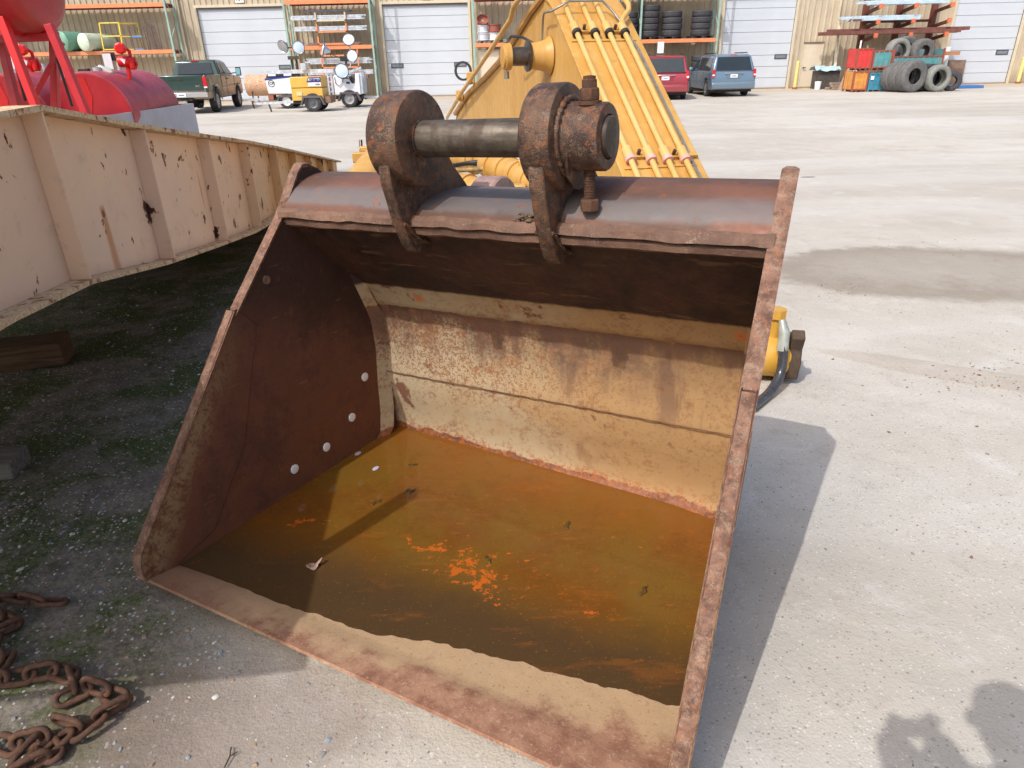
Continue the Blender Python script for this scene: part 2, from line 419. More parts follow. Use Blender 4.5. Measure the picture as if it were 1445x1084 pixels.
def m_ground():
    M = Mat("yard_ground"); W_ = M.world(); X, Y, Z = M.xyz(W_)
    n0 = M.noise(0.16, 5, 0.6, v=W_, dist=0.5); n1 = M.noise(0.9, 6, 0.65, v=W_); n2 = M.noise(7, 6, 0.7, v=W_); n3 = M.noise(60, 5, 0.7, v=W_); n4 = M.noise(190, 3, 0.7, v=W_)
    near = M.ss(Y, 9, 3)
    col = M.mix(c(178, 171, 159), c(197, 191, 180), M.ss(n0 * 0.5 + n1 * 0.5, 0.38, 0.62))
    col = M.mix(col, c(156, 147, 134), M.ss(n1 + (n2 - 0.5) * 0.3, 0.50, 0.68) * 0.45)
    mot = M.noise(2.6, 7, 0.72, v=W_, dist=0.3); col = M.mix(col, c(202, 199, 194), M.ss(mot, 0.54, 0.68) * 0.45)
    # wheel tracks crossing the yard, far away
    tr = M.noise(0.5, 5, 0.6, v=M.vec(W_, scale=(0.3, 1.0, 1), rot=(0, 0, 0.3)), dist=0.8)
    col = M.mix(col, c(206, 202, 195), M.ss(tr, 0.46, 0.66) * 0.4)
    col = M.mix(col, c(160, 153, 144), M.ss(tr, 0.44, 0.28) * 0.3)
    # brown dirt by the wall
    col = M.mix(col, c(176, 158, 134), M.ss(Y + (n1 - 0.5) * 3, 35, 38.5) * 0.7)
    # gritty surface: small stones of several tints set in dust
    v1 = M.voro(120, v=W_, out=0); vc = M.voro(120, v=W_, out=1)
    r, g, b = M.xyz(vc)
    grit = M.ss(v1, 0.5, 0.32) * M.ss(r + (n1 - 0.5) * 0.5, 0.80, 0.9)
    col = M.mix(col, M.mix(c(226, 220, 210), c(108, 100, 94), M.ss(g, 0.45, 0.55)), grit * 0.5 * near)
    v2 = M.voro(46, v=W_, out=0); r2, g2, b2 = M.xyz(M.voro(46, v=W_, out=1))
    grit2 = M.ss(v2, 0.42, 0.28) * M.ss(r2 + (n1 - 0.5) * 0.3, 0.90, 0.94)
    col = M.mix(col, M.mix(c(214, 206, 194), c(132, 118, 104), g2), grit2 * 0.4 * near)
    col = M.mix(col, c(146, 132, 116), M.ss(n3 * 0.6 + n4 * 0.4, 0.60, 0.74) * 0.35)
    col = M.mix(col, c(150, 132, 116), M.ss(n2, 0.56, 0.7) * 0.25 * near)
    # left side: mossy gravel that never dries
    wet = M.ss(X + Y * 0.04 + (n1 - 0.5) * 1.1 + (n2 - 0.5) * 0.25, -0.55, -1.35) * M.ss(Y, 14, 9)
    lc = M.mix(c(136, 127, 115), c(98, 92, 83), M.ss(n2 * 0.5 + n3 * 0.5, 0.4, 0.6))
    moss = M.ss(M.noise(2.2, 6, 0.7, v=W_), 0.42, 0.58) * M.ss(X + (n1 - 0.5), -0.8, -1.4)
    lc = M.mix(lc, M.mix(c(84, 98, 44), c(54, 64, 32), M.ss(n3, 0.4, 0.6)), moss * 0.85)
    lc = M.mix(lc, c(196, 196, 196), M.ss(M.voro(60, v=W_), 0.34, 0.2) * M.ss(M.xyz(M.voro(60, v=W_, out=1))[0], 0.76, 0.8) * 0.8)
    col = M.mix(col, lc, wet)
    # brown damp margin in front of the bucket lip
    q = M.vec(W_, loc=(0.85, -1.35, 0)); qa, qb, _ = M.xyz(q)
    dm = M.ss((qa * qa + qb * qb * 5) + (n2 - 0.5) * 0.5, 0.4, 0.05)
    col = M.mix(col, c(120, 102, 90), dm * 0.55)
    # damp stain on the right and strip of old mud
    for (sx, sy, ax, ay, tilt, cc, amt) in STAINS:
        q = M.vec(W_, loc=(-sx, -sy, 0)); a, b, _ = M.xyz(q)
        u = (a * cos(tilt) + b * sin(tilt)) / ax; v = (b * cos(tilt) - a * sin(tilt)) / ay
        rr = u * u + v * v + (n1 - 0.5) * 1.4 + (n2 - 0.5) * 0.7
        col = M.mix(col, cc, M.ss(rr, 1.2, 0.75) * M.ss(rr, 0.0, 0.9, amt * 0.7, amt))
    M.set(col, 0.92, 0.0, 0.2)
    M.bump(n2, 0.35 , 0.02); M.bump(n3, 0.5, 0.006); M.bump(v1, 0.35, 0.003)
    return M.m

DRIP = None
def m_girder():
    M = Mat("cream_paint_chipped"); W_ = M.world(); X, Y, Z = M.xyz(W_)
    n1 = M.noise(1.2, 5, 0.6); n2 = M.noise(9, 6, 0.7); n3 = M.noise(60, 4, 0.65)
    col = M.mix(c(240, 204, 170), c(234, 200, 172), M.ss(n1, 0.4, 0.6))
    col = M.mix(col, c(214, 168, 96), M.ss(Y + (n1 - 0.5) * 2, 4.5, 8) * 0.8)
    col = M.mix(col, c(188, 156, 116), M.ss(n2, 0.55, 0.7) * 0.3)
    ch = M.noise(8.5, 5, 0.62, dist=0.25, v=M.vec(loc=(0.35, 0.2, 0.1), scale=(1, 1, 0.8))) + (n3 - 0.5) * 0.10
    far_ = M.ss(Y, 2.5, 9, 0, 0.04)
    chip = M.ss(ch + far_, 0.652, 0.660)
    rim = M.ss(ch + far_, 0.632, 0.650)
    col = M.mix(col, c(196, 132, 72), rim * 0.7)
    col = M.mix(col, M.mix(c(92, 50, 40), c(58, 38, 38), n3), chip)
    if DRIP:
        qa, qb, qc = M.xyz(M.vec(loc=(-DRIP[0], -DRIP[1], -DRIP[2])))
        dd_ = (qb * qb + qa * qa) ; wv = M.ss(qc, 0.03, -0.28, 0.028, 0.045)
        run = M.ss(dd_ / (wv * wv) + (n2 - 0.5) * 1.6, 1.3, -0.1) * M.ss(qc, 0.05, 0.02) * M.ss(qc, -0.34, -0.2, 0.35, 1.0)
        col = M.mix(col, c(192, 122, 62), run * 0.8); col = M.mix(col, c(96, 54, 36), M.ss(dd_ + qc * qc + (n3 - 0.5) * 0.0006, 0.0005, 0.0001) * 0.9)
    drip = M.ss(M.noise(6, 3, 0.5, v=M.vec(scale=(1, 1, 0.12))), 0.71, 0.76)
    col = M.mix(col, c(196, 118, 52), drip * 0.6)
    M.set(col, M.ss(n2, 0.3, 0.7, 0.38, 0.6), 0.0, 0.4); M.bump(M.ss(ch + far_, 0.645, 0.66) * -1.0 + 1.0, 0.5, 0.002); M.bump(n3, 0.08, 0.002)
    return M.m

def m_girder_edge():
    M = Mat("cream_edge_rusty"); n2 = M.noise(14, 5, 0.7); n3 = M.noise(60, 4, 0.7)
    col = M.mix(c(222, 196, 158), c(196, 164, 122), M.ss(n3, 0.4, 0.6))
    col = M.mix(col, c(134, 78, 54), M.ss(n2, 0.54, 0.6) * 0.9)
    col = M.mix(col, c(84, 52, 44), M.ss(n2 * 0.7 + n3 * 0.3, 0.6, 0.64))
    M.set(col, 0.65, 0, 0.3); M.bump(n3, 0.4, 0.003); return M.m

def m_yellow(name="machine_yellow", a=c(194, 150, 78), b=c(186, 140, 68), grime=0.5):
    M = Mat(name); n1 = M.noise(1.3, 5, 0.6); n2 = M.noise(10, 6, 0.7)
    st = M.noise(7, 5, 0.6, v=M.vec(M.world(), scale=(1.6, 1.6, 0.12)))
    col = M.mix(a, b, M.ss(n1, 0.4, 0.6)); col = M.mix(col, c(204, 166, 104), M.ss(st, 0.45, 0.65) * 0.5)
    col = M.mix(col, c(150, 98, 40), M.ss(st + (n2 - 0.5) * 0.3, 0.62, 0.78) * grime)
    col = M.mix(col, c(84, 56, 34), M.ss(n2, 0.72, 0.78) * grime)
    M.set(col, M.ss(n2, 0.3, 0.7, 0.36, 0.55), 0.0, 0.45); M.bump(n2, 0.06, 0.003); return M.m

# ================================================================== BUCKET FRAME
PSI, RHO, BW, TP = radians(29.52), radians(2.163), 1.9493, 0.0503
bu = Vector((cos(PSI) * cos(RHO), -sin(PSI) * cos(RHO), sin(RHO)))
bd = Vector((sin(PSI), cos(PSI), 0.0)); bh = bu.cross(bd)
BO = Vector((-1.33749, 1.92228, 0.0595))
BM = Matrix((bu, bd, bh)).transposed().to_4x4(); BM.translation = BO
BMI = BM.inverted()
ZW = 0.039
def to_b(p): return BMI @ Vector(p)
PATCHES = []
for (px, py, sx, sy, ang, thr) in [(432, 736, .11, .05, .5, .62), (585, 770, .20, .035, -.25, .62), (655, 800, .28, .12, -.2, .625), (690, 838, .18, .05, -.1, .64), (790, 858, .20, .05, .3, .68), (725, 790, .25, .09, .2, .67), (548, 655, .06, .03, 0, .70), (790, 738, .05, .03, 0, .68), (870, 760, .2, .1, 0, .72), (450, 670, .1, .08, 0, .72), (640, 700, .4, .03, 0, .74)]:
    q = to_b(on_z(px, py, ZW)); PATCHES.append((q.x, q.y, sx, sy, ang, thr))

# ================================================================== GROUND
a_ = on_z(1310, 388); b_ = on_z(1400, 535); d_ = on_z(1140, 250)
STAINS = [(a_.x + 0.35, a_.y + 0.05, 1.75, 0.85, -0.12, c(122, 108, 92), 0.62), (b_.x, b_.y, 0.95, 0.12, -0.55, c(150, 130, 110), 0.3), (d_.x, d_.y, 0.12, 0.05, 0, c(50, 46, 42), 0.9)]
def grid_axis(lo, hi, segs):
    out = []; x = lo
    for (to, step) in segs:
        while x < to - 1e-6: out.append(x); x += step
        x = to
    out.append(hi); return out
gx = grid_axis(-220, 220, [(-60, 20), (-12, 4), (-4, 0.5), (3.2, 0.045), (12, 0.5), (60, 4), (220, 20)])
gy = grid_axis(-200, 120, [(-20, 20), (-1, 1), (0.4, 0.3), (5.2, 0.045), (14, 0.3), (44, 2), (120, 10)])
def ground_h(x, y):
    z = 0.0
    if -5 < x < 4 and -1 < y < 7:
        f = min(1, (4 - abs(x)) if x > 0 else 5 + x, 7 - y, y + 1)
        z += f * (0.012 * noise.noise(Vector((x * 1.3, y * 1.3, 0))) + 0.005 * noise.noise(Vector((x * 6, y * 6, 3))) + 0.003 * noise.noise(Vector((x * 20, y * 20, 7))))
    q = BMI @ Vector((x, y, 0)); k = min(q.x - 0.02, BW - 0.32 - q.x, q.y - 0.12, 1.3 - q.y)
    if k > 0: z -= min(0.13, k * 1.2)
    return z
gv = [(x, y, ground_h(x, y)) for y in gy for x in gx]
nx = len(gx)
gf = [(j * nx + i, j * nx + i + 1, (j + 1) * nx + i + 1, (j + 1) * nx + i) for j in range(len(gy) - 1) for i in range(nx - 1)]
gm = MB(); gm.v = gv; gm.f = gf
ground = gm.obj("ground", m_ground(), smooth=60); tag(ground, kind='structure')

# ================================================================== BUCKET
M_SIDE, M_SHELL, M_TUBE, M_PIN = m_side_inner(), m_shell(), m_tube(), m_pin()
M_EDGE = m_steel_rust("edge_rust", c(98, 70, 58), c(146, 112, 94), c(158, 96, 60), c(184, 162, 138), 0.66, 1.0, 0.42, sc=4.2)
M_EAR = m_steel_rust("ear_rust", c(66, 52, 46), c(112, 86, 68), c(136, 80, 50), c(160, 140, 118), 0.6, 0.9, 0.5, rough=0.55, metal=0.3, sc=2.6)
M_BOLT = m_steel_rust("bolt_rust", c(78, 56, 46), c(104, 74, 56), c(146, 88, 52), c(160, 130, 106), 0.3, 0.6, 0.35, sc=4, metal=0.2)
bucket = thing("excavator_bucket", "large rusty brown excavator bucket lying open on the ground and holding orange rainwater", "bucket")
bucket.matrix_world = BM
T = 0.033
def r_off(dd, h): return 0.008 + 0.1234 * dd - 0.0698 * h     # the right plate leans and tapers inwards
def side_x(side, dd, inner, h=0.5): # side 0 left, 1 right
    off = (TP * dd if side == 0 else r_off(dd, h)) + (T if inner else 0.0)
    return off if side == 0 else BW - off
back = [(1.017, 1.286), (1.055, 1.284), (1.10, 1.262), (1.16, 1.215), (1.30, 1.12), (1.375, 0.95), (1.392, 0.62), (1.385, 0.25), (1.375, -0.02), (1.31, -0.105), (1.1, -0.135), (0.55, -0.135), (0.2, -0.07), (0.03, -0.03)]
front_low = [(-0.012, 0.0), (-0.012, 0.06), (0.0, 0.103)]
prof = back + front_low + [(0.20, 0.346), (0.39, 0.582), (0.578, 0.818), (0.598, 0.821), (0.884, 1.118), (0.99, 1.262)]
for side in (0, 1):
    P = [(a, h) for a, h in prof]
    mb = MB().prism([Vector((side_x(side, a, False, h), a, h)) for a, h in P], [Vector((side_x(side, a, True, h), a, h)) for a, h in P])
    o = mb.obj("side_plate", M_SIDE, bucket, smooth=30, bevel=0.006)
    # thicker lower cutter strip, proud of the plate inside and outside
    strip = [(-0.016, -0.004), (-0.016, 0.06), (-0.004, 0.105), (0.196, 0.35), (0.386, 0.586), (0.574, 0.822), (0.592, 0.824), (0.66, 0.74), (0.49, 0.30), (0.285, 0.035), (0.10, -0.018)]
    for inn in (True, False):
        sg = -1 if (side == 0) != inn else 1
        A = [Vector((side_x(side, a, inn, h), a, h)) for a, h in strip]; B = [p + Vector((sg * 0.004, 0, 0)) for p in A]
        MB().prism(A, B).obj("side_cutter", M_SIDE, bucket, smooth=30, bevel=0.003)
    # rusty flame-cut front edge strips, upper and lower
    def edge(pts, name, w0=0.003):
        mb = MB(); xs = []
        i0, i1 = side_x(side, 0, False), side_x(side, 0, True)
        n = 60; ring = []
        for k in range(n + 1):
            t = k / n * (len(pts) - 1); i = min(int(t), len(pts) - 2); f = t - i
            a = pts[i][0] * (1 - f) + pts[i + 1][0] * f; h = pts[i][1] * (1 - f) + pts[i + 1][1] * f
            dv = Vector((pts[i + 1][0] - pts[i][0], pts[i + 1][1] - pts[i][1])).normalized(); nv = Vector((-dv.y, dv.x))
            j = 0.0035 * noise.noise(Vector((a * 30, h * 30, side * 5 + 1))) + 0.0025
            row = []
            for q in range(5):
                x = side_x(side, a, False, h) * (1 - q / 4) + side_x(side, a, True, h) * (q / 4)
                ex = (0.0065 if side == 0 else -0.0065) * (q / 2 - 1)
                lift = (w0 + j + 0.002 * noise.noise(Vector((a * 60, h * 60, q * 3.1)))) * (1 if 0 < q < 4 else 0.2)
                row.append((x + ex, a + nv.x * lift, h + nv.y * lift))
            row.append((side_x(side, a, True, h), a - nv.x * 0.012, h - nv.y * 0.012)); row.append((side_x(side, a, False, h), a - nv.x * 0.012, h - nv.y * 0.012))
            ring.append(row)
        vs = [p for r_ in ring for p in r_]; fs = [(k * 7 + q, k * 7 + (q + 1) % 7, (k + 1) * 7 + (q + 1) % 7, (k + 1) * 7 + q) for k in range(n) for q in range(7)]
        fs += [tuple(range(7)), tuple(n * 7 + q for q in range(6, -1, -1))]
        return mb.add(vs, fs).obj(name, M_EDGE, bucket, smooth=50)
    edge([(-0.012, 0.01), (-0.012, 0.06), (0.0, 0.103), (0.20, 0.346), (0.39, 0.582), (0.578, 0.818)], "cut_edge", 0.0045)
    edge([(0.580, 0.802), (0.600, 0.823), (0.884, 1.118), (0.99, 1.262), (1.017, 1.286), (1.05, 1.284)], "cut_edge")

# shell: inner surface profile from the lip round to the top plate
inner = [(0.0, 0.0), (0.05, -0.010), (0.114, -0.022), (0.147, -0.040), (0.242, -0.060), (0.314, -0.075), (0.399, -0.092), (0.60, -0.108), (0.9, -0.112), (1.15, -0.108), (1.26, -0.098), (1.315, -0.078), (1.340, -0.045), (1.347, 0.0), (1.344, 0.05), (1.334, 0.11), (1.320, 0.17), (1.310, 0.24), (1.308, 0.30), (1.318, 0.36), (1.326, 0.45), (1.324, 0.54), (1.312, 0.60), (1.302, 0.634), (1.298, 0.636), (1.272, 0.69), (1.238, 0.745), (1.215, 0.772), (1.10, 0.892), (1.00, 0.995), (0.91, 1.086)]
fine = []
for i in range(len(inner) - 1):
    a, b = inner[i], inner[i + 1]; n = max(1, int(hypot(b[0] - a[0], b[1] - a[1]) / 0.022))
    fine += [(a[0] + (b[0] - a[0]) * k / n, a[1] + (b[1] - a[1]) * k / n) for k in range(n)]
fine.append(inner[-1])
NXS = 150; sv_ = []
x_in = lambda dd, f, h=0.0: (TP * dd + 0.02) * (1 - f) + f * (BW - r_off(dd, h) - 0.02)
def nrm(i):
    a, b = fine[max(i - 1, 0)], fine[min(i + 1, len(fine) - 1)]; t = Vector((b[0] - a[0], b[1] - a[1])).normalized(); return Vector((-t.y, t.x))
for i, (a, h) in enumerate(fine):
    nn = nrm(i)
    for k in range(NXS + 1):
        x = x_in(a, k / NXS, h); fl = min(1, a / 0.08)
        j = 0.0016 * noise.noise(Vector((x * 9, a * 12, h * 9))) + 0.0022 * noise.noise(Vector((x * 28, a * 30, h * 28))) + 0.007 * noise.noise(Vector((x * 1.7, a * 1.7, h * 2)))
        sag = -0.012 * sin(pi * k / NXS) * (1 if 0.1 < a < 0.6 and h < 0 else 0) * 0
        sv_.append((x, a + nn.x * j * fl, h + nn.y * j * fl + sag))
nf = len(fine)
for i, (a, h) in enumerate(fine):
    nn = nrm(i); th = 0.030 if i > 6 else 0.012 + 0.018 * i / 6
    for k in range(NXS + 1): sv_.append((x_in(a, k / NXS, h), a - nn.x * th, h - nn.y * th))
R_ = NXS + 1; off = nf * R_
fs = [(i * R_ + k, i * R_ + k + 1, (i + 1) * R_ + k + 1, (i + 1) * R_ + k) for i in range(nf - 1) for k in range(NXS)]
fs += [(off + i * R_ + k, off + (i + 1) * R_ + k, off + (i + 1) * R_ + k + 1, off + i * R_ + k + 1) for i in range(nf - 1) for k in range(NXS)]
fs += [(k, off + k, off + k + 1, k + 1) for k in range(NXS)] + [((nf - 1) * R_ + k, (nf - 1) * R_ + k + 1, off + (nf - 1) * R_ + k + 1, off + (nf - 1) * R_ + k) for k in range(NXS)]
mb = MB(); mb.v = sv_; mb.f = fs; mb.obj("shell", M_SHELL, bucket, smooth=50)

# weld bead along the floor corner, gusset plates in the rear corners
for side in (0, 1):
    sgn = 1 if side == 0 else -1; mbw = MB()
    seqg = [(1.18, 0.80), (1.20, 0.745), (1.225, 0.68), (1.265, 0.56), (1.27, 0.42), (1.25, 0.25), (1.24, 0.10), (1.22, 0.0), (1.15, -0.06)]
    A = []; B = []
    for a, h in seqg:
        A.append(Vector((side_x(side, a, True, h) - sgn * 0.002, a + 0.0, h))); B.append(Vector((side_x(side, a, True, h) + sgn * 0.036, a + 0.062 if h < 0.66 else a + 0.04, h)))
    vs = A + B + [p + Vector((-sgn * 0.02, 0.03, 0)) for p in A] + [p + Vector((-sgn * 0.02, 0.03, 0)) for p in B]; n = len(A)
    fs = [(i, i + 1, n + i + 1, n + i) for i in range(n - 1)] + [(2 * n + i, 3 * n + i, 3 * n + i + 1, 2 * n + i + 1) for i in range(n - 1)]
    fs += [(n + i, n + i + 1, 3 * n + i + 1, 3 * n + i) for i in range(n - 1)]
    MB().add(vs, fs).obj("corner_plate", M_SHELL, bucket, smooth=40)
mbw = MB(); pth = []
for k in range(60):
    f = k / 59; pth.append((x_in(1.307, 0.02 + 0.96 * f, 0.297), 1.300 + 0.0015 * sin(k * 1.7), 0.297 + 0.001 * cos(k * 2.3)))
mbw.tube(pth, 0.0024, 6).obj("seam_weld", m_steel_rust("seam_rust", c(120, 84, 58), c(96, 66, 50), sc=3), bucket)

# torque tube with rolled cover plates and twin rims
M_RIM = m_steel_rust("rim_rust", c(100, 76, 64), c(130, 100, 82), c(118, 74, 54), c(180, 166, 150), 0.45, 0.8, 0.3, sc=2)
def section(name, pr, x0, x1, mat, n=24, jit=0.0, bev=0.0):
    ring = []
    for k in range(n + 1):
        f = k / n
        row = []
        for (a, h) in pr:
            lo = max(x0, side_x(0, a, True) - 0.01); hi = min(x1, side_x(1, a, True, h) + 0.01); x = lo + (hi - lo) * f
            row.append((x, a + jit * noise.noise(Vector((x * 14, h * 20, 1))), h + jit * noise.noise(Vector((x * 14, a * 20, 9)))))
        ring.append(row)
    m_ = len(pr); vs = [p for r_ in ring for p in r_]
    fs = [(k * m_ + q, k * m_ + (q + 1) % m_, (k + 1) * m_ + (q + 1) % m_, (k + 1) * m_ + q) for k in range(n) for q in range(m_)]
    fs += [tuple(range(m_)), tuple(n * m_ + q for q in range(m_ - 1, -1, -1))]
    return MB().add(vs, fs).obj(name, mat, bucket, smooth=40)
cover = [(0.893, 1.128), (0.905, 1.152), (0.928, 1.178), (0.958, 1.202), (0.995, 1.222), (1.035, 1.236), (1.075, 1.243), (1.13, 1.243), (1.2, 1.235), (1.2, 1.20), (1.05, 1.20), (0.95, 1.15)]
section("cover_plate", cover, 0.0, 0.668, M_TUBE)
section("cover_plate", cover, 1.245, 9, M_TUBE)
mid = [(0.893, 1.128), (0.91, 1.145), (0.94, 1.162), (0.98, 1.176), (1.03, 1.186), (1.09, 1.190), (1.16, 1.190), (1.24, 1.185), (1.24, 1.12), (1.0, 1.12)]
section("torque_tube", mid, 0.66, 1.25, M_TUBE)
rear = [(1.0, 1.13), (1.2, 1.19), (1.30, 1.12), (1.36, 0.98), (1.375, 0.8), (1.34, 0.74), (1.25, 0.75), (1.1, 0.92), (0.97, 1.06)]
section("torque_tube", rear, 0, 9, M_TUBE, 8)
section("rim", [(0.868, 1.108), (0.872, 1.128), (0.888, 1.140), (0.905, 1.136), (0.915, 1.118), (0.90, 1.104)], 0, 9, M_RIM, 140, 0.006)
section("rim", [(0.886, 1.076), (0.880, 1.094), (0.893, 1.103), (0.915, 1.10), (0.93, 1.08), (0.91, 1.066)], 0, 9, M_RIM, 140, 0.004)

# ears with bosses, pin, hub and clamp bolt
PA, PH = 0.924, 1.384
ear_prof = [(0.787, 1.30), (0.790, 1.255), (0.805, 1.20), (0.822, 1.13), (0.858, 1.045), (0.885, 1.012), (0.925, 1.005), (0.99, 1.06), (1.06, 1.17), (1.26, 1.17), (1.235, 1.20), (1.165, 1.27), (1.10, 1.36), (1.06, 1.42), (0.92, 1.42), (0.80, 1.36)]
for (x0, x1) in ((0.658, 0.702), (1.208, 1.258)):
    MB().prism([Vector((x0, a, h)) for a, h in ear_prof], [Vector((x1, a, h)) for a, h in ear_prof]).obj("ear", M_EAR, bucket, smooth=30, bevel=0.006)
for (x0, x1) in ((0.628, 0.752), (1.182, 1.284)):
    r = 0.150
    MB().lathe([(0, 0.05), (0, r - 0.012), (0.004, r - 0.004), (0.012, r), (x1 - x0 - 0.010, r), (x1 - x0 - 0.003, r - 0.003), (x1 - x0, r - 0.010), (x1 - x0, 0.05)], (x0, PA, PH), (1, 0, 0), 72).obj("boss", M_EAR, bucket, smooth=40)
    MB().lathe([(0, 0.05), (0, 0.062), (0.03, 0.088), (0.03, 0.05)], (x0 - 0.03 if x0 < 1 else x1 - 0.001, PA, PH - 0.085 if x0 < 1 else PH - 0.06), (1, 0, 0), 32).obj("boss_weld", M_EAR, bucket, smooth=40)
MB().lathe([(0, 0.03), (0, 0.062), (0.012, 0.068), (0.016, 0.03)], (0.7365, PA + 0.012, PH - 0.085), (1, 0, 0), 28).obj("worn_ring", M_EAR, bucket)
MB().lathe([(0, 0.02), (0, 0.0575), (0.76, 0.0575), (0.765, 0.054), (0.765, 0.02)], (0.65, PA, PH), (1, 0, 0), 48).obj("pin", M_PIN, bucket)
hub = MB().lathe([(0, 0.06), (0, 0.108), (0.012, 0.099), (0.03, 0.094), (0.112, 0.094), (0.118, 0.090), (0.120, 0.062), (0.108, 0.060), (0.108, 0.02)], (1.284, PA, PH), (1, 0, 0), 56).obj("hub", M_EAR, bucket, smooth=35)
MB().lathe([(0, 0.02), (0, 0.052), (0.010, 0.052), (0.014, 0.046), (0.015, 0.02)], (1.392, PA, PH), (1, 0, 0), 40).obj("end_cap", m_steel_rust("cap_steel", c(84, 70, 66), c(108, 88, 80), c(140, 84, 54), sc=3, metal=0.3, rough=0.5, org=0.15), bucket)
bx, by = 1.350, PA - 0.012
pr = []
for k in range(26): pr += [(0.0045 * k, 0.0145), (0.0045 * k + 0.0022, 0.0172)]
MB().lathe([(0, 0.001)] + pr + [(0.12, 0.001)], (bx, by - 0.005, PH - 0.175), (0, 0.02, 1), 16).obj("bolt", M_BOLT, bucket, smooth=20)
def hexnut(p, r, h_, name="nut"):
    mb = MB(); pts = [Vector((cos(pi / 3 * k) * r, sin(pi / 3 * k) * r, 0)) for k in range(6)]
    mb.prism([Vector(p) + q for q in pts], [Vector(p) + q + Vector((0, 0, h_)) for q in pts]); return mb.obj(name, M_BOLT, bucket, smooth=25, bevel=0.004)
hexnut((bx, by - 0.005, PH - 0.208), 0.030, 0.036, "bolt_head")
MB().lathe([(0, 0.02), (0, 0.034), (0.010, 0.034), (0.012, 0.02)], (bx, by, PH + 0.088), (0, 0, 1), 20).obj("washer", M_BOLT, bucket)
hexnut((bx, by, PH + 0.098), 0.030, 0.034)
MB().lathe([(0, 0.01), (0, 0.021), (0.02, 0.021), (0.022, 0.018), (0.030, 0.018), (0.032, 0.005)], (bx, by, PH + 0.132), (0, 0, 1), 16).obj("bolt_tip", M_BOLT, bucket, smooth=20)
def bead(x, a0, h0, r, rb, a_from=0, a_to=2 * pi, name="weld_bead"):
    n = 90; pts = []; rs = []
    for k in range(n + 1):
        an = a_from + (a_to - a_from) * k / n; rr = r + 0.002 * noise.noise(Vector((cos(an) * 9, sin(an) * 9, x))); pts.append((x + 0.0015 * sin(k * 2.1), a0 + cos(an) * rr, h0 + sin(an) * rr)); rs.append(rb * (1 + 0.22 * sin(k * 1.9) + 0.2 * noise.noise(Vector((k * 0.6, x, 2)))))
    MB().tube(pts, rs, 8).obj(name, M_EAR, bucket, smooth=60)
bead(1.287, PA, PH, 0.108, 0.009); bead(0.7535, PA, PH, 0.060, 0.004); pass
for xx in (0.656, 0.704, 1.206, 1.26):
    pts = [(xx, a, h) for a, h in ((0.83, 1.12), (0.862, 1.10), (0.885, 1.075), (0.925, 1.045), (0.96, 1.03))]; P_ = []; 
    for k in range(40):
        f = k / 39 * 3.999; i = int(f); f -= i; q0, q1 = Vector(pts[i]), Vector(pts[i + 1]); P_.append(q0 * (1 - f) + q1 * f + Vector((0.001 * sin(k * 2.2), 0, 0.002 * sin(k * 1.7))))
    MB().tube(P_, [0.006 * (1 + 0.25 * sin(k * 1.9)) for k in range(40)], 6).obj("weld_bead", M_EAR, bucket, smooth=60)
mc = MB(); rq = random.Random(4)
for k in range(34):
    t_ = rq.uniform(-1, 1); mc.sphere((1.13 + 0.03 * t_, 0.895 + rq.uniform(-.012, .03), 1.145 + rq.uniform(-0.004, 0.012)), rq.uniform(0.003, 0.010), 4, (rq.uniform(.7, 2.0), rq.uniform(.6, 1.4), rq.uniform(.25, .7)))
for k in range(0): mc.sphere((0.93 + rq.gauss(0, .04), 0.878 + rq.uniform(-.004, .006), 1.115 + rq.gauss(0, .01)), rq.uniform(0.005, 0.010), 5, (1.5, 0.7, 1.0))
mc.obj("mud_clump", m_steel_rust("clump", c(92, 74, 60), c(120, 100, 82), c(110, 82, 60), sc=5, rough=0.95), bucket, label="clump of dried mud and roots on the front rim between the ears")["kind"] = "stuff"
# wear heel outside right, lifting hole and pale round discs on the left plate
WPL = [(1.12, 0.02), (1.32, 0.02), (1.37, 0.10), (1.37, 0.30), (1.12, 0.30)]
MB().prism([Vector((side_x(1, a, False, h) - 0.01, a, h)) for a, h in WPL], [Vector((side_x(1, a, False, h) + 0.014, a, h)) for a, h in WPL]).obj("wear_plate", M_EDGE, bucket, bevel=0.005)
M_DISC = simple("pale_dot", c(226, 226, 226), 0.6, 0.0, 0.06, 30)
def onside(px, py):
    # point where the sight line meets the inside of the left plate
    d = BMI.to_3x3() @ ray(px, py); o0 = BMI @ CAM; t = 0
    t = (T + 0.002 - o0.x + TP * o0.y) / (d.x - TP * d.y); return o0 + d * t
for (px, py) in ((515, 532), (497, 589), (461, 631), (416, 662)):
    p = onside(px, py)
    MB().lathe([(-0.004, 0.003), (-0.004, 0.0205), (0.0015, 0.0205), (0.0025, 0.018), (0.0025, 0.003)], p + Vector((0.0 if py < 600 else 0.0, 0, 0)), (1, -TP, 0), 20).obj("pale_disc", M_DISC, bucket, label="round pale spot")
for n_, (px, py, lab_) in enumerate(((463, 651, "painted bluish reflection of a wall spot, nearest the left wall, second from the front"), (505, 640, "painted bluish reflection of a wall spot, second from the rear corner"), (530, 661, "small painted pinkish reflection of a wall spot, farthest from the left wall"), (420, 684, "largest painted bluish reflection of a wall spot, foremost of the four"))):
    o = MB().lathe([(0, 0.002), (0, 0.019), (0.001, 0.018), (0.0012, 0.002)], (0, 0, 0), (0, 0, 1), 20).obj("spot_reflection", simple("painted_reflection", c(178, 176, 192), 0.5, 0, 0.08, 40)); o.location = on_z(px, py, ZW + 0.002); o.scale = (0.62, 1.0, 1); o.rotation_euler = (0, 0, -0.5); tag(o, lab_, "spot", "painted reflections of the wall spots on the water")  # thin discs stand in for the wall spots mirrored in the water
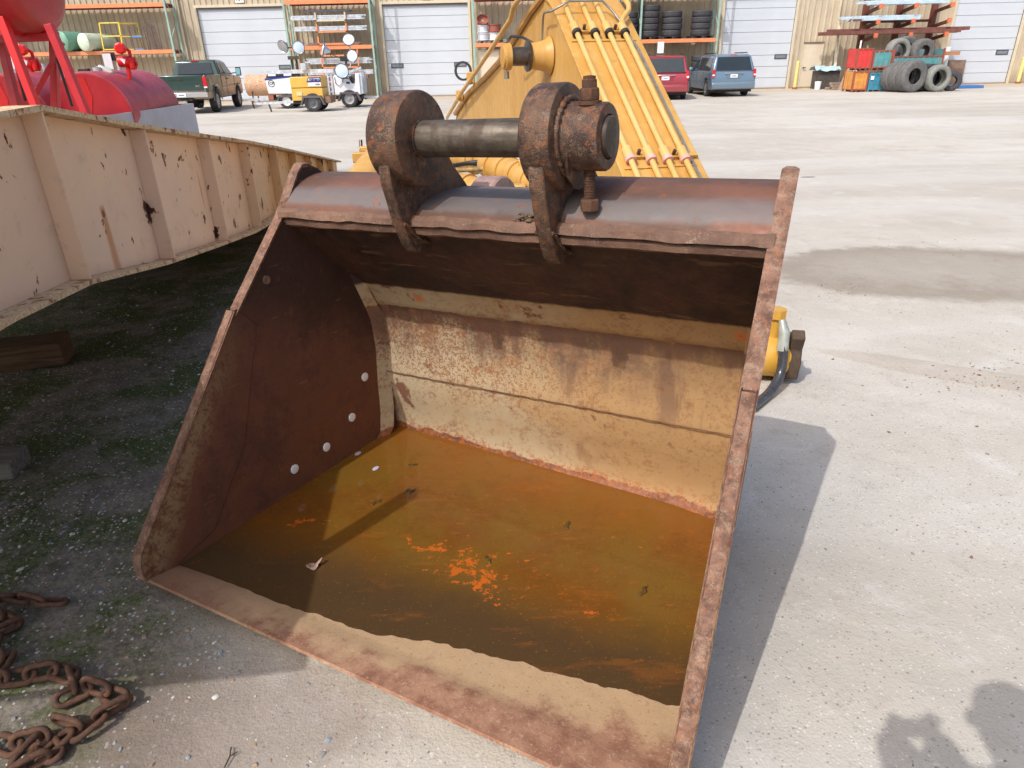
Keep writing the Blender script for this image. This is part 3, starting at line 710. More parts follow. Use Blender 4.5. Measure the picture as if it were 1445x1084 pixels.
p = onside(376, 395); MB().lathe([(-0.003, 0.005), (-0.003, 0.017), (0.004, 0.017), (0.0045, 0.010), (0.001, 0.006)], p, (1, -TP, 0), 16).obj("plug", M_RIM, bucket)

# water surface
wl = [(-0.02, 0.02), (BW + 0.0, 0.06), (BW - 0.05, 1.36), (0.05, 1.36)]
wp = []
for (x, a) in [(0.03, 0.07), (BW - 0.03, 0.07), (BW - 0.185, 1.362), (0.075, 1.362)]:
    p = BM @ Vector((x, a, 0)); # drop along bucket height to the level
    k = (ZW - p.z) / bh.z; q = Vector((x, a, k)); wp.append(q)
N = 48; vs = []
for j in range(N + 1):
    for i in range(N + 1):
        u_, v_ = i / N, j / N
        vs.append(tuple((wp[0] * (1 - u_) + wp[1] * u_) * (1 - v_) + (wp[3] * (1 - u_) + wp[2] * u_) * v_))
mb = MB().add(vs, [(j * (N + 1) + i, j * (N + 1) + i + 1, (j + 1) * (N + 1) + i + 1, (j + 1) * (N + 1) + i) for j in range(N) for i in range(N)])
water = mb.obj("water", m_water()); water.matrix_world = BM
tag(water, "still orange brown rainwater with floating rust filling the open bucket", None, kind='structure')

# leaves and dirt in the bucket
def leaf(px, py, size, mat, label, curl=0.3, rz=0.0, z=ZW + 0.002, group=None, seed=1):
    rnd_ = random.Random(seed); p = on_z(px, py, z); n = 40; vs = [(0, 0, 0.002)]; rim = []
    for k in range(n):
        an = 2 * pi * k / n; lob = (0.62 + 0.22 * abs(cos(an * 1.5 + 0.4)) + 0.16 * cos(an * 4) + rnd_.uniform(-0.06, 0.06)) if curl > 0 else (0.55 + 0.25 * cos(an * 2) + 0.2 * cos(an * 3 + seed) + rnd_.uniform(-0.07, 0.07))
        r = size * lob; x, y = cos(an) * r, sin(an) * r * 0.72
        vs.append((x * 0.5, y * 0.5, 0.002 + curl * 0.25 * r * abs(sin(an + 1)))); rim.append((x, y, 0.001 + curl * r * (0.5 + 0.5 * sin(an * 2 + seed))))
    vs += rim
    fs = [(0, 1 + k, 1 + (k + 1) % n) for k in range(n)] + [(1 + k, 1 + n + k, 1 + n + (k + 1) % n, 1 + (k + 1) % n) for k in range(n)]
    t = [Vector(v) for v in rim[0:1]][0]
    mb = MB().add(vs, fs); mb.tube([(size * 0.8, 0, 0.002), (size * 1.0, size * 0.06, 0.003), (size * 1.2, size * 0.08, 0.001)], 0.001, 5)
    o = mb.obj("leaf", mat); o.location = p; o.rotation_euler = (0, 0, rz)
    s_ = o.modifiers.new('solid', 'SOLIDIFY'); s_.thickness = 0.0012
    return tag(o, label, "leaf", group)
M_LEAF = simple("dry_leaf", c(170, 140, 122), 0.8, 0, 0.25, 20); M_LEAFD = simple("wet_leaf", c(66, 54, 34), 0.35, 0, 0.3, 20)
leaf(443, 800, 0.034, M_LEAF, "curled pale brown dry leaf floating in the shaded corner of the water", 0.75, 0.6, seed=2)
leaf(578, 693, 0.026, M_LEAFD, "dark pointed leaf at the tip of the narrow shadow on the water", 0.05, 0.4, seed=3)
leaf(582, 656, 0.022, M_LEAFD, "small dark leaf nearest the back corner of the water", 0.0, 0.1, seed=5)
leaf(530, 709, 0.028, simple("sunk_leaf", c(84, 64, 30), 0.3, 0, 0.3, 30), "faint olive sunken leaf left of the dark pointed leaf", 0.0, 0.7, seed=8)
leaf(690, 790, 0.024, simple("sunk_leaf", c(84, 64, 30)), "faint sunken leaf among the bright orange scum", 0.0, 2.0, seed=11)
leaf(800, 742, 0.028, simple("sunk_leaf", c(84, 64, 30)), "faint sunken leaf in the open middle of the water, right of the scum", 0.0, 1.2, seed=13)
leaf(908, 835, 0.030, simple("sunk_leaf", c(84, 64, 30)), "faint sunken leaf near the right side of the water", 0.0, 0.9, seed=17)
q = to_b(on_z(535, 600, ZW)); mb = MB(); n = 26
pts = [(0, 0)]
mud = []
for j in range(9):
    for k in range(14):
        r = j / 8; an = 2 * pi * k / 14; e = 1 + 0.25 * noise.noise(Vector((cos(an) * 1.4, sin(an) * 1.4, 3)))
        mud.append((q.x + cos(an) * r * 0.095 * e + 0.015, q.y - 0.0 + sin(an) * r * 0.085 * e, -0.075 + 0.105 * (1 - r ** 1.3) + 0.012 * noise.noise(Vector((cos(an) * r * 6, sin(an) * r * 6, j)))))
mb.add(mud, [(j * 14 + k, j * 14 + (k + 1) % 14, (j + 1) * 14 + (k + 1) % 14, (j + 1) * 14 + k) for j in range(8) for k in range(14)])
o = mb.obj("mud_pile", m_steel_rust("mud", c(92, 66, 52), c(116, 84, 64), c(120, 84, 58), sc=4, rough=0.9)); o.matrix_world = BM
tag(o, "brown heap of mud in the rear left corner of the bucket", "mud")

# ================================================================== GIRDER
GAZ = radians(-6.2); FW_ = 0.085; G0 = on_z(484, 246, 0.05)
gdir = Vector((sin(GAZ), cos(GAZ), 0)); gn = Vector((cos(GAZ), -sin(GAZ), 0))
def gp(px, py): return on_plane(px, py, G0, GAZ)
def sz(p): v = p - G0; return (v.dot(gdir), p.z)      # along (negative = nearer), height
DRIP = on_plane(146, 302, G0 - gn * FW_, GAZ) - G0
M_GIR, M_GEDGE = m_girder(), m_girder_edge()
botp = sorted(sz(gp(*q)) for q in [(0, 463), (130, 400), (240, 372), (312, 347), (367, 326), (484, 246)])
topp = sorted(sz(gp(*q)) for q in [(60, 148), (205, 176), (295, 190), (350, 198), (390, 206), (420, 213), (485, 228)])
S0 = (0.53 - G0.y) / gdir.y; S0B = S0 + 0.38
def interp(tab, s):
    if s <= tab[0][0]: return tab[0][1]
    for (a, za), (b, zb) in zip(tab, tab[1:]):
        if s <= b: return za + (zb - za) * (s - a) / (b - a)
    return tab[-1][1]
kink = topp[0][0]
def ztop(s): return topp[0][1] - max(0, kink - s) * 0.02 if s < kink else interp(topp, s)
def zbot(s): return interp(botp, max(s, botp[0][0])) + min(0, 0)
girder = thing("steel_girder", "long cream painted steel girder with chipped rusty paint and upright stiffeners, propped off the ground", "girder", G0)
def GL(s, lat, z): return gdir * s + gn * lat + Vector((0, 0, z - G0.z))
ss_ = [S0 + (0 - S0) * k / 40 for k in range(41)]; ss_ = sorted(ss_ + [kink, S0B]); FW = 0.085
def strip_(fz, lat0, lat1, th, name, mat):
    vs = []
    for s in ss_:
        if name != "top_flange": s = max(s, S0B)
        z = fz(s); vs += [GL(s, lat0, z), GL(s, lat1, z), GL(s, lat1, z - th), GL(s, lat0, z - th)]
    n = len(ss_); fs = [(k * 4 + q, k * 4 + (q + 1) % 4, (k + 1) * 4 + (q + 1) % 4, (k + 1) * 4 + q) for k in range(n - 1) for q in range(4)] + [(0, 1, 2, 3), tuple((n - 1) * 4 + q for q in (3, 2, 1, 0))]
    return MB().add(vs, fs).obj(name, mat, girder, smooth=20)
strip_(ztop, -FW - 0.04, 0.0, 0.022, "top_flange", M_GEDGE)
strip_(lambda s: zbot(s) + 0.016, -FW - 0.06, 0.0, 0.020, "bottom_flange", M_GEDGE)
vs = []
for s in ss_: b_ = max(s, S0B + 0.0) if s > S0 + 0.01 else S0B; vs += [GL(s, -FW, ztop(s) - 0.023), GL(b_, -FW, zbot(b_) + 0.017), GL(b_, -FW - 0.014, zbot(b_) + 0.017), GL(s, -FW - 0.014, ztop(s) - 0.023)]
n = len(ss_)
MB().add(vs, [(k * 4 + q, k * 4 + (q + 1) % 4, (k + 1) * 4 + (q + 1) % 4, (k + 1) * 4 + q) for k in range(n - 1) for q in range(4)] + [(0, 1, 2, 3), tuple((n - 1) * 4 + q for q in (3, 2, 1, 0))]).obj("web", M_GIR, girder, smooth=20)
stiff = [sz(gp(*q))[0] for q in [(60, 150), (205, 178), (295, 192), (350, 200), (390, 208)]]
dl = (stiff[-1] - stiff[1]) / 3
stiff = [stiff[0] - 1.15 * (k + 1) for k in range(2) if stiff[0] - 1.15 * (k + 1) > S0B + 0.1] + stiff + [stiff[-1] + dl * 0.93 * (k + 1) for k in range(8)]
for s in stiff:
    if s > -0.15: continue
    z1, z0 = ztop(s) - 0.024, zbot(s) + 0.018
    MB().bmm((0, 0, 0), (1, 1, 1))
    A = [GL(s - 0.006, -FW + 0.0005, z0), GL(s - 0.006, -0.006, z0), GL(s - 0.006, -0.006, z1), GL(s - 0.006, -FW + 0.0005, z1)]
    MB().prism(A, [p + gdir * 0.012 for p in A]).obj("stiffener", M_GIR, girder, smooth=20, bevel=0.002)
# unseen deck behind the web at bottom-flange level, shading the ground beneath
vs = []
for s in ss_:
    s = max(s, S0B); z = zbot(s) + 0.045; vs += [GL(s, -FW - 0.0145, z), GL(s, -2.6, z), GL(s, -2.6, z - 0.02), GL(s, -FW - 0.0145, z - 0.02)]
MB().add(vs, [(k * 4 + q, k * 4 + (q + 1) % 4, (k + 1) * 4 + (q + 1) % 4, (k + 1) * 4 + q) for k in range(n - 1) for q in range(4)] + [(0, 1, 2, 3), tuple((n - 1) * 4 + q for q in (3, 2, 1, 0))]).obj("hidden_deck", M_GEDGE, girder, smooth=20)
# end plate across the near end
A = [GL(S0B, 0, zbot(S0B)), GL(S0B, -2.6, zbot(S0B)), GL(S0 + 0.02, -2.6, ztop(S0) - 0.03), GL(S0 + 0.02, 0, ztop(S0) - 0.03)]
MB().prism(A, [p - gdir * 0.015 for p in A]).obj("end_plate", M_GIR, girder, smooth=20)

# short post standing on the girder near its end; its narrow shadow crosses the water
tp_ = on_z(580, 697, 0.04); kk = 1.96 / tan(radians(SUN_EL)); pp = tp_ - Vector((sin(radians(SUN_AZ)) * kk, cos(radians(SUN_AZ)) * kk, 0))
MB().bmm((-0.028, -0.028, 0), (0.028, 0.028, 0.7)).obj("lifting_post", M_GEDGE, girder).location = Vector((pp.x, pp.y, 1.30)) - G0
MB().bmm((-0.028, -0.028, -0.04), (0.35, 0.028, 0.0)).obj("post_bracket", M_GEDGE, girder).location = Vector((pp.x - 0.33, pp.y, 1.34)) - G0
# timber blocks under the girder
def m_wood(name, a, b):
    M = Mat(name); g_ = M.noise(6, 6, 0.7, v=M.vec(scale=(0.6, 8, 8))); col = M.mix(a, b, M.ss(g_, 0.35, 0.65)); M.set(col, 0.85, 0, 0.2); M.bump(g_, 0.5, 0.006); return M.m
M_WOOD = m_wood("old_timber", c(112, 86, 64), c(76, 58, 46))
def block(x0, p, size, rz, label, name="timber_block", mat=None, cat="timber"):
    o = MB().box((0, 0, size[2] / 2), size).obj(name, mat or M_WOOD, bevel=0.008); o.location = p; o.rotation_euler = (0, 0, rz); return tag(o, label, cat)
p = on_z(80, 524, 0); block(0, Vector((p.x - 0.62, p.y + 0.02, 0)), (1.25, 0.22, 0.16), radians(16), "long square timber lying in the deep shade under the girder")
p = on_z(12, 684, 0); block(0, Vector((p.x - 0.28, p.y + 0.08, 0)), (0.55, 0.18, 0.09), radians(10), "grey timber end poking in on the gravel at the left edge", mat=m_wood("grey_timber", c(128, 122, 114), c(96, 90, 84)))
for k, (s, w) in enumerate(((-9.3, 0.6), (-4.2, 0.6))):
    zb = zbot(s) - 0.006; root = thing("support_stand", ("near" if k == 0 else "far") + " dark steel trestle carrying the cream girder from below", "trestle", G0 + gdir * s - gn * 1.9 - Vector((0, 0, G0.z)), -GAZ)
    md = simple("dark_steel", c(66, 58, 54), 0.6, 0.2, 0.2, 8)
    MB().bmm((-w, -0.06, zb - 0.10), (w, 0.06, zb)).obj("beam", md, root)
    for sx in (-1, 1):
        MB().bar((sx * (w - 0.1), 0, zb - 0.1), (sx * (w + 0.0), 0, 0.0), 0.08).obj("leg", md, root)

# ================================================================== CHAIN
M_CHAIN = m_steel_rust("chain_rust", c(76, 54, 44), c(104, 74, 56), c(130, 84, 56), c(130, 106, 86), 0.3, 0.5, 0.3, sc=6)
def link_mesh():
    L, Wd, r = 0.052, 0.021, 0.0095; path = []
    for k in range(10): an = -pi / 2 + pi * k / 9; path.append((L / 2 + cos(an) * Wd, sin(an) * Wd, 0))
    for k in range(10): an = pi / 2 + pi * k / 9; path.append((-L / 2 + cos(an) * Wd, sin(an) * Wd, 0))
    seg = 8; n = len(path); vs = []
    for i, p in enumerate(path):
        p = Vector(p); t = (Vector(path[(i + 1) % n]) - Vector(path[i - 1])).normalized(); a = Vector((0, 0, 1)); b = t.cross(a)
        for k in range(seg): an = 2 * pi * k / seg; vs.append(p + (a * cos(an) + b * sin(an)) * r)
    return MB().add(vs, [(i * seg + k, i * seg + (k + 1) % seg, ((i + 1) % n) * seg + (k + 1) % seg, ((i + 1) % n) * seg + k) for i in range(n) for k in range(seg)]).mesh("chain_link", M_CHAIN, 60)
LINK = link_mesh()
def chain(pts, label, seed=0, pitch=0.066):
    P = [on_z(px, py, 0) for px, py in pts]; rc = random.Random(seed)
    # resample smooth path
    dense = []
    for i in range(len(P) - 1):
        p0, p1, p2, p3 = P[max(i - 1, 0)], P[i], P[i + 1], P[min(i + 2, len(P) - 1)]
        for k in range(30):
            t = k / 30; dense.append(0.5 * ((2 * p1) + (p2 - p0) * t + (2 * p0 - 5 * p1 + 4 * p2 - p3) * t * t + (3 * p1 - p0 - 3 * p2 + p3) * t ** 3))
    root = thing("rusty_chain", label, "chain", P[0]); acc = 0; last = dense[0]; out = []; 
    for p in dense[1:]:
        acc += (p - last).length
        if acc >= pitch: out.append((p, (p - last).normalized())); acc = 0
        last = p
    for i, (p, t) in enumerate(out):
        roll = radians(18 + rc.uniform(-12, 12)) if i % 2 == 0 else radians(72 + rc.uniform(-14, 14))
        z = 0.012 + 0.021 * abs(sin(roll)) + 0.006
        X = Vector((t.x, t.y, rc.uniform(-0.12, 0.12))).normalized(); Yv = Vector((0, 0, 1)).cross(X).normalized(); Z = X.cross(Yv)
        Y2 = Yv * cos(roll) + Z * sin(roll); Z2 = X.cross(Y2)
        mt = Matrix((X, Y2, Z2)).transposed().to_4x4()
        o = bpy.data.objects.new("link", LINK); COL.objects.link(o); o.parent = root
        mt.translation = p - root.location + Vector((0, 0, z + ground_h(p.x, p.y))); o.matrix_local = mt
chain([(-60, 962), (0, 968), (45, 962), (92, 958), (108, 975), (100, 992), (130, 982), (165, 992), (172, 1006), (150, 1020), (122, 1040), (98, 1034), (82, 1060), (50, 1070), (30, 1092), (0, 1110)], "rusty chain doubled back on itself on the sunlit gravel at the bottom left", 3)
chain([(105, 855), (60, 857), (20, 852), (-20, 860), (8, 880), (18, 893), (0, 905), (-12, 925), (10, 942), (0, 955)], "darker rusty chain lying in shade above the doubled chain", 5)
chain([(-10, 1050), (20, 1062), (55, 1056), (75, 1066), (60, 1085), (30, 1100)], "short tangle of rusty chain at the bottom left corner", 9)

# ================================================================== LOOSE STONES
def stones(name, n, place, size, mats, seed, label=None):
    rg = np.random.default_rng(seed)
    base = []; t_ = (1 + sqrt(5)) / 2
    ico = np.array([(-1, t_, 0), (1, t_, 0), (-1, -t_, 0), (1, -t_, 0), (0, -1, t_), (0, 1, t_), (0, -1, -t_), (0, 1, -t_), (t_, 0, -1), (t_, 0, 1), (-t_, 0, -1), (-t_, 0, 1)]) / 1.9
    F = [(0, 11, 5), (0, 5, 1), (0, 1, 7), (0, 7, 10), (0, 10, 11), (1, 5, 9), (5, 11, 4), (11, 10, 2), (10, 7, 6), (7, 1, 8), (3, 9, 4), (3, 4, 2), (3, 2, 6), (3, 6, 8), (3, 8, 9), (4, 9, 5), (2, 4, 11), (6, 2, 10), (8, 6, 7), (9, 8, 1)]
    vs = []; fs = []; mi = []
    k = 0
    while k < n:
        p = place(rg)
        if p is None: continue
        r = size(rg); sh = ico * (1 + rg.uniform(-0.28, 0.28, (12, 1))) * np.array([r * rg.uniform(0.8, 1.5), r * rg.uniform(0.7, 1.1), r * rg.uniform(0.35, 0.75)])
        an = rg.uniform(0, 2 * pi); R = np.array([[cos(an), -sin(an), 0], [sin(an), cos(an), 0], [0, 0, 1]]); sh = sh @ R.T
        o = len(vs); z = ground_h(p[0], p[1]) + r * 0.15
        vs += [(a + p[0], b + p[1], c_ + z) for a, b, c_ in sh]; fs += [(a + o, b + o, c_ + o) for a, b, c_ in F]
        mi += [int(rg.integers(0, len(mats)))] * 20; k += 1
    me = bpy.data.meshes.new(name); me.from_pydata(vs, [], fs)
    for m_ in mats: me.materials.append(m_)
    me.polygons.foreach_set('material_index', mi)
    o = bpy.data.objects.new(name, me); COL.objects.link(o); tag(o, label, None, kind='stuff'); return o
SM = [simple("stone_pale", c(190, 188, 180), 0.8, 0, 0.1, 40), simple("stone_grey", c(132, 130, 126), 0.8, 0, 0.15, 40), simple("stone_brown", c(152, 132, 112), 0.8, 0, 0.15, 40), simple("stone_blue", c(144, 150, 156), 0.8, 0, 0.1, 40)]
def free(x, y):
    q = BMI @ Vector((x, y, 0)); return not (-0.03 < q.x < BW + 0.02 and -0.02 < q.y < 1.42)
def pl_left(rg):
    y = rg.uniform(0.9, 6) if rg.random() < 0.7 else rg.uniform(0.9, 2.6); x = rg.uniform(-3.6, -0.35)
    d = noise.noise(Vector((x * 1.4, y * 1.4, 5))) + 0.35 * noise.noise(Vector((x * 5, y * 5, 5)))
    if not free(x, y) or rg.random() > 0.18 + 0.9 * max(0, d) + (0.1 if x > -1 else 0): return None
    if x > -0.9 and rg.random() < 0.75: return None
    return x, y
def pl_right(rg):
    y = rg.uniform(0.75, 5) ** 1.0; x = rg.uniform(-0.8, 3.6)
    if not free(x, y): return None
    d = noise.noise(Vector((x * 1.1 + 9, y * 1.1, 2)))
    if rg.random() > 0.35 + 0.8 * d: return None
    return x, y
stones("gravel_stones", 7500, pl_left, lambda r: 0.0018 + 0.0085 * r.random() ** 4, [SM[1], SM[2], SM[3], SM[0], SM[1], SM[2]], 4, "pale broken gravel strewn over the dark mossy ground at the left")
stones("ground_grit", 11000, pl_right, lambda r: 0.0011 + 0.0035 * r.random() ** 4, SM[:3], 5, "fine grit scattered on the dusty yard beside the bucket")
def pl_deb(rg):
    k = rg.random()
    px, py = (rg.normal(1180, 22), rg.normal(408, 7)) if k < 0.25 else ((rg.normal(1370, 50), rg.normal(535, 12)) if k < 0.65 else ((rg.normal(1300, 60), rg.normal(350, 12)) if k < 0.8 else (rg.uniform(1130, 1445), rg.uniform(300, 800))))
    p = on_z(px, py); return (p.x, p.y) if free(p.x, p.y) else None
stones("ground_litter", 420, pl_deb, lambda r: 0.003 + 0.006 * r.random() ** 3, [simple("litter_brown", c(120, 92, 68), 0.9, 0, 0.3, 30), simple("litter_tan", c(172, 148, 120), 0.9, 0, 0.2, 30), SM[1]], 12, "thin scatter of brown leaf bits and pebbles on the yard right of the bucket")
# twig in front
tw = on_z(323, 1070); tg = MB().tube([tw + Vector((0, -0.03, 0.004)), tw + Vector((0.004, 0.0, 0.008)), tw + Vector((-0.004, 0.03, 0.004))], 0.002, 6); tg.tube([tw + Vector((0.004, 0, 0.008)), tw + Vector((0.02, 0.014, 0.006))], 0.0016, 6)
tag(tg.obj("twig", M_LEAFD), "short forked dark twig on the sunlit ground in front of the bucket lip", "twig")
# ================================================================== EXCAVATOR BOOM behind the bucket
M_YEL = m_yellow(); M_YEL2 = m_yellow("pipe_yellow", c(208, 170, 106), c(200, 158, 88), 0.35)
M_BLACK = simple("black_rubber", c(44, 44, 46), 0.5, 0, 0.2, 20); M_GREY = simple("zinc_pipe", c(140, 138, 134), 0.4, 0.6, 0.15, 20)
M_PINK = simple("faded_rubber", c(214, 158, 148), 0.7, 0, 0.15, 20); M_DSTEEL = simple("greasy_steel", c(96, 86, 78), 0.35, 0.7, 0.3, 18, 0.5)
AZ = radians(-14); P0 = CAM + ray(878, 255) * (4.65 / FPX)
bdir = Vector((sin(AZ), cos(AZ), 0)); bn = Vector((cos(AZ), -sin(AZ), 0))
boom = thing("excavator_boom", "yellow excavator boom lying on the yard behind the bucket, four hydraulic pipes along its top", "boom", (P0.x, P0.y, 0))
BR = Vector((P0.x, P0.y, 0))
def wp_(px, py): return on_plane(px, py, P0, AZ)
f0, f1 = wp_(878, 255), wp_(784, 25)
sl = (f1 - f0); low = f0 - sl * 0.75; low2 = f0 - sl * 0.82 - Vector((0, 0, 0.06))
pxs = [(831, 140), (784, 25), (774, 6), (765, -3), (756, 7), (748, 20), (731, 48), (705, 88), (683, 112), (660, 133), (642, 162), (640, 176), (660, 196), (740, 216), (800, 268)]
outl = [low, f0] + [wp_(*q) for q in pxs] + [Vector((low.x, low.y, 0)) + bdir * 0.35 + Vector((0, 0, 0.05)), Vector((low.x, low.y, 0)) - bdir * 0.1 + Vector((0, 0, 0.05)), low2]
BWD = 0.62
A = [p - BR + bn * 0.02 for p in outl]; B = [p - BR + bn * (BWD - 0.02) for p in outl]
MB().prism(A, B).obj("web_box", M_YEL, boom, smooth=25, bevel=0.015, bseg=2)
# top plate overhanging the side webs a little
top = [low, f0, wp_(831, 140), wp_(784, 25), wp_(774, 6), wp_(765, -3)]
nrmv = Vector((0, 0, 1)) - sl.normalized() * sl.normalized().z; nrmv.normalize()
A = [p - BR - bn * 0.0 + nrmv * 0.003 for p in top] + [p - BR + nrmv * 0.028 for p in reversed(top)]
MB().prism(A, [p + bn * BWD for p in A]).obj("top_plate", M_YEL, boom, smooth=25, bevel=0.005)
def face(w, t, lift=0.0): return f0 + sl * t + bn * w + nrmv * (0.028 + lift) - BR
tw_ = [0.085, 0.235, 0.355, 0.485]
def tpy(py, w):  # face parameter t for a given picture row
    lo, hi = -0.8, 1.3
    for _ in range(40):
        m_ = (lo + hi) / 2; p = face(w, m_) + BR; v = p - CAM; y = 542 - FPX * v.dot(v_up) / v.dot(v_fwd)
        if y > py: lo = m_
        else: hi = m_
    return (lo + hi) / 2
for k, w in enumerate(tw_):
    if k < 3: path = [face(w, -0.7, 0.035), face(w, 0.98, 0.035), face(w, 1.12, 0.045), face(w - 0.01, 1.3, 0.08), face(w - 0.02, 1.5, 0.14)]
    else:
        ta = tpy(40, w); path = [face(w, -0.7, 0.035), face(w, ta - 0.02, 0.035), face(w + 0.02, ta + 0.02, 0.05), face(w + 0.10, ta + 0.07, 0.07), face(w + 0.115, ta + 0.10, 0.08), face(w + 0.10, ta + 0.2, 0.08), face(w + 0.02, ta + 0.5, 0.09)]
    MB().tube(path, 0.021, 14).obj("hydraulic_pipe", M_YEL2, boom, smooth=60)
for row, (py, rub) in enumerate(((222, M_PINK), (46, M_BLACK))):
    for k, w in enumerate(tw_):
        t = tpy(py, w); L = 0.045 / sl.length
        MB().tube([face(w, t - L, 0.035), face(w, t + L, 0.035)], 0.036, 16).obj("pipe_clamp", M_YEL2, boom)
        MB().tube([face(w, t - L * 1.7, 0.035), face(w, t - L * 1.02, 0.035)], 0.038, 16).obj("clamp_rubber", rub, boom)
    for a, b in ((0, 1), (2, 3)):
        wm = (tw_[a] + tw_[b]) / 2; t = tpy(py, wm)
        MB().bar(face(tw_[a] + 0.03, t, 0.012), face(tw_[b] - 0.03, t, 0.012), 0.05, 0.03, nrmv).obj("clamp_bracket", M_YEL, boom, bevel=0.003)
        MB().tube([face(wm, t, 0.02), face(wm, t, 0.065)], 0.013, 6).obj("clamp_bolt", M_BOLT, boom, smooth=20)
    t = tpy(py + 6, 0.3); MB().bar(face(0.03, t - 0.03, 0.004), face(0.57, t - 0.03, 0.004), 0.02, 0.012, nrmv).obj("weld_strip", M_YEL, boom)
for w in (0.545, 0.557): MB().tube([face(w, -0.6, 0.012), face(w, tpy(70, w), 0.012), face(w - 0.04, tpy(52, w), 0.02)], 0.0055, 8).obj("grease_line", M_GREY, boom, smooth=60)
t = tpy(222, 0.56); MB().bar(face(0.52, t, 0.02), face(0.60, t, 0.02), 0.03, 0.02, nrmv).obj("line_clip", M_YEL, boom)
# pin boss with greasy shaft and retaining collar on the left web
pb = wp_(773, 79) - BR; ax = -bn
MB().lathe([(-0.01, 0.15), (0.0, 0.148), (0.02, 0.128), (0.06, 0.115), (0.12, 0.105), (0.17, 0.10), (0.172, 0.08)], pb, ax, 40).obj("pin_boss", M_YEL, boom, smooth=50)
MB().lathe([(0.165, 0.05), (0.165, 0.118), (0.185, 0.122), (0.195, 0.074), (0.33, 0.072), (0.33, 0.05)], pb, ax, 36).obj("boom_pin", M_DSTEEL, boom)
MB().lathe([(0.33, 0.05), (0.33, 0.100), (0.335, 0.106), (0.38, 0.106), (0.385, 0.10), (0.385, 0.09), (0.40, 0.087), (0.405, 0.05)], pb, ax, 36).obj("collar", M_YEL, boom)
MB().tube([pb + ax * 0.365 + Vector((0, 0, -0.11)), pb + ax * 0.365 + Vector((0, 0, -0.17))], 0.022, 6).obj("collar_bolt", M_GREY, boom, smooth=20)
MB().tube([pb + ax * 0.365 + Vector((0, 0, 0.11)), pb + ax * 0.365 + Vector((0, 0, 0.135))], 0.026, 6).obj("collar_bolt", M_GREY, boom, smooth=20)
def W_(px, py, lat): return wp_(px, py) + ax * lat - BR
MB().tube([W_(741, 73, 0.13), W_(744, 60, 0.2), W_(752, 51, 0.2), W_(760, 52, 0.15), W_(767, 62, 0.08), W_(769, 80, 0.03)], 0.012, 8).obj("grease_hose", M_BLACK, boom, smooth=60)
MB().tube([W_(769, 82, 0.03), W_(770, 50, 0.03), W_(771, 27, 0.03), W_(776, 18, 0.05), W_(786, 16, 0.05)] + [face(0.10, tpy(17, 0.1), 0.09), face(0.38, tpy(16, 0.38), 0.09), face(0.46, tpy(25, 0.46), 0.05), face(0.53, tpy(50, 0.53), 0.02)], 0.009, 8).obj("grease_line", M_GREY, boom, smooth=60)
MB().box(W_(768, 80, 0.02), (0.03, 0.06, 0.05)).obj("line_fitting", M_DSTEEL, boom)
bp = [(752, -6), (740, 8), (735, 27), (711, 62), (674, 114), (661, 131), (640, 166)]
MB().tube([W_(a, b, 0.10) for a, b in bp], 0.024, 10).obj("side_pipe", M_YEL2, boom, smooth=60)
MB().tube([W_(a, b, -0.0) + Vector((0, 0, 0.012)) for a, b in [(765, -3), (748, 20), (731, 48), (705, 88), (683, 112), (660, 133), (642, 162)]], 0.03, 6).obj("edge_rib", M_YEL, boom)
for q in ((672, 110), (656, 135)): MB().box(W_(q[0], q[1], 0.07), (0.10, 0.12, 0.14)).obj("pipe_bracket", M_YEL, boom, bevel=0.01)
MB().ring([(0, 0.09), (0.03, 0.09), (0.03, 0.115), (0, 0.115)], W_(666, 100, 0.12), (0.3, 1, 0), 24).obj("hose_hoop", M_BLACK, boom)

# hydraulic cylinders and hoses on the ground behind the bucket
def cyl_thing(label, p0, p1, r, bands=2, mat=None, rod=0.0, group=None):
    p0, p1 = Vector(p0), Vector(p1); root = thing("hydraulic_cylinder", label, "cylinder", p0, 0, group); d = p1 - p0; L = d.length; d.normalize(); m_ = mat or M_YEL
    MB().lathe([(0, 0.01), (0, r * 0.9), (0.01, r), (L - 0.01, r), (L, r * 0.9), (L, 0.01)], (0, 0, 0), d, 28).obj("barrel", m_, root)
    for k in range(bands):
        q = d * (L * (0.12 + 0.7 * k / max(1, bands - 1))); MB().lathe([(0, r), (0, r * 1.12), (0.03, r * 1.12), (0.03, r)], q, d, 28).obj("band", m_, root)
    MB().lathe([(0, 0.01), (0, r * 0.8), (0.10, r * 0.8), (0.10, 0.01)], -d * 0.10, d, 24).obj("gland", m_, root)
    if rod: MB().cyl(d * L, d * (L + rod), r * 0.45).obj("rod", M_GREY, root)
    MB().box(d * (L * 0.3) + Vector((0, 0, r * 1.0)), (0.09, 0.09, 0.06)).obj("port", m_, root, bevel=0.01)
    return root
def Y(px, py, y): return at_y(px, py, y)
cyl_thing("wide pale yellow cylinder seen between the bucket ears, leftmost and steepest of the group", Y(606, 222, 6.6), Y(640, 300, 5.6), 0.15, 2)
cyl_thing("yellow cylinder with raised bands just left of the right bucket ear", Y(765, 262, 5.2), Y(690, 232, 6.2), 0.115, 4)
cyl_thing("yellow cylinder lying low behind the rusty boss between the ears", Y(780, 300, 4.9), Y(640, 262, 5.7), 0.11, 3)
cyl_thing("short yellow cylinder nearest the hoses at the upper middle between the ears", Y(680, 226, 7.4), Y(620, 216, 8.0), 0.14, 2)
cyl_thing("big yellow cylinder rising left of the left bucket ear", Y(560, 205, 6.5), Y(505, 275, 5.6), 0.17, 1)
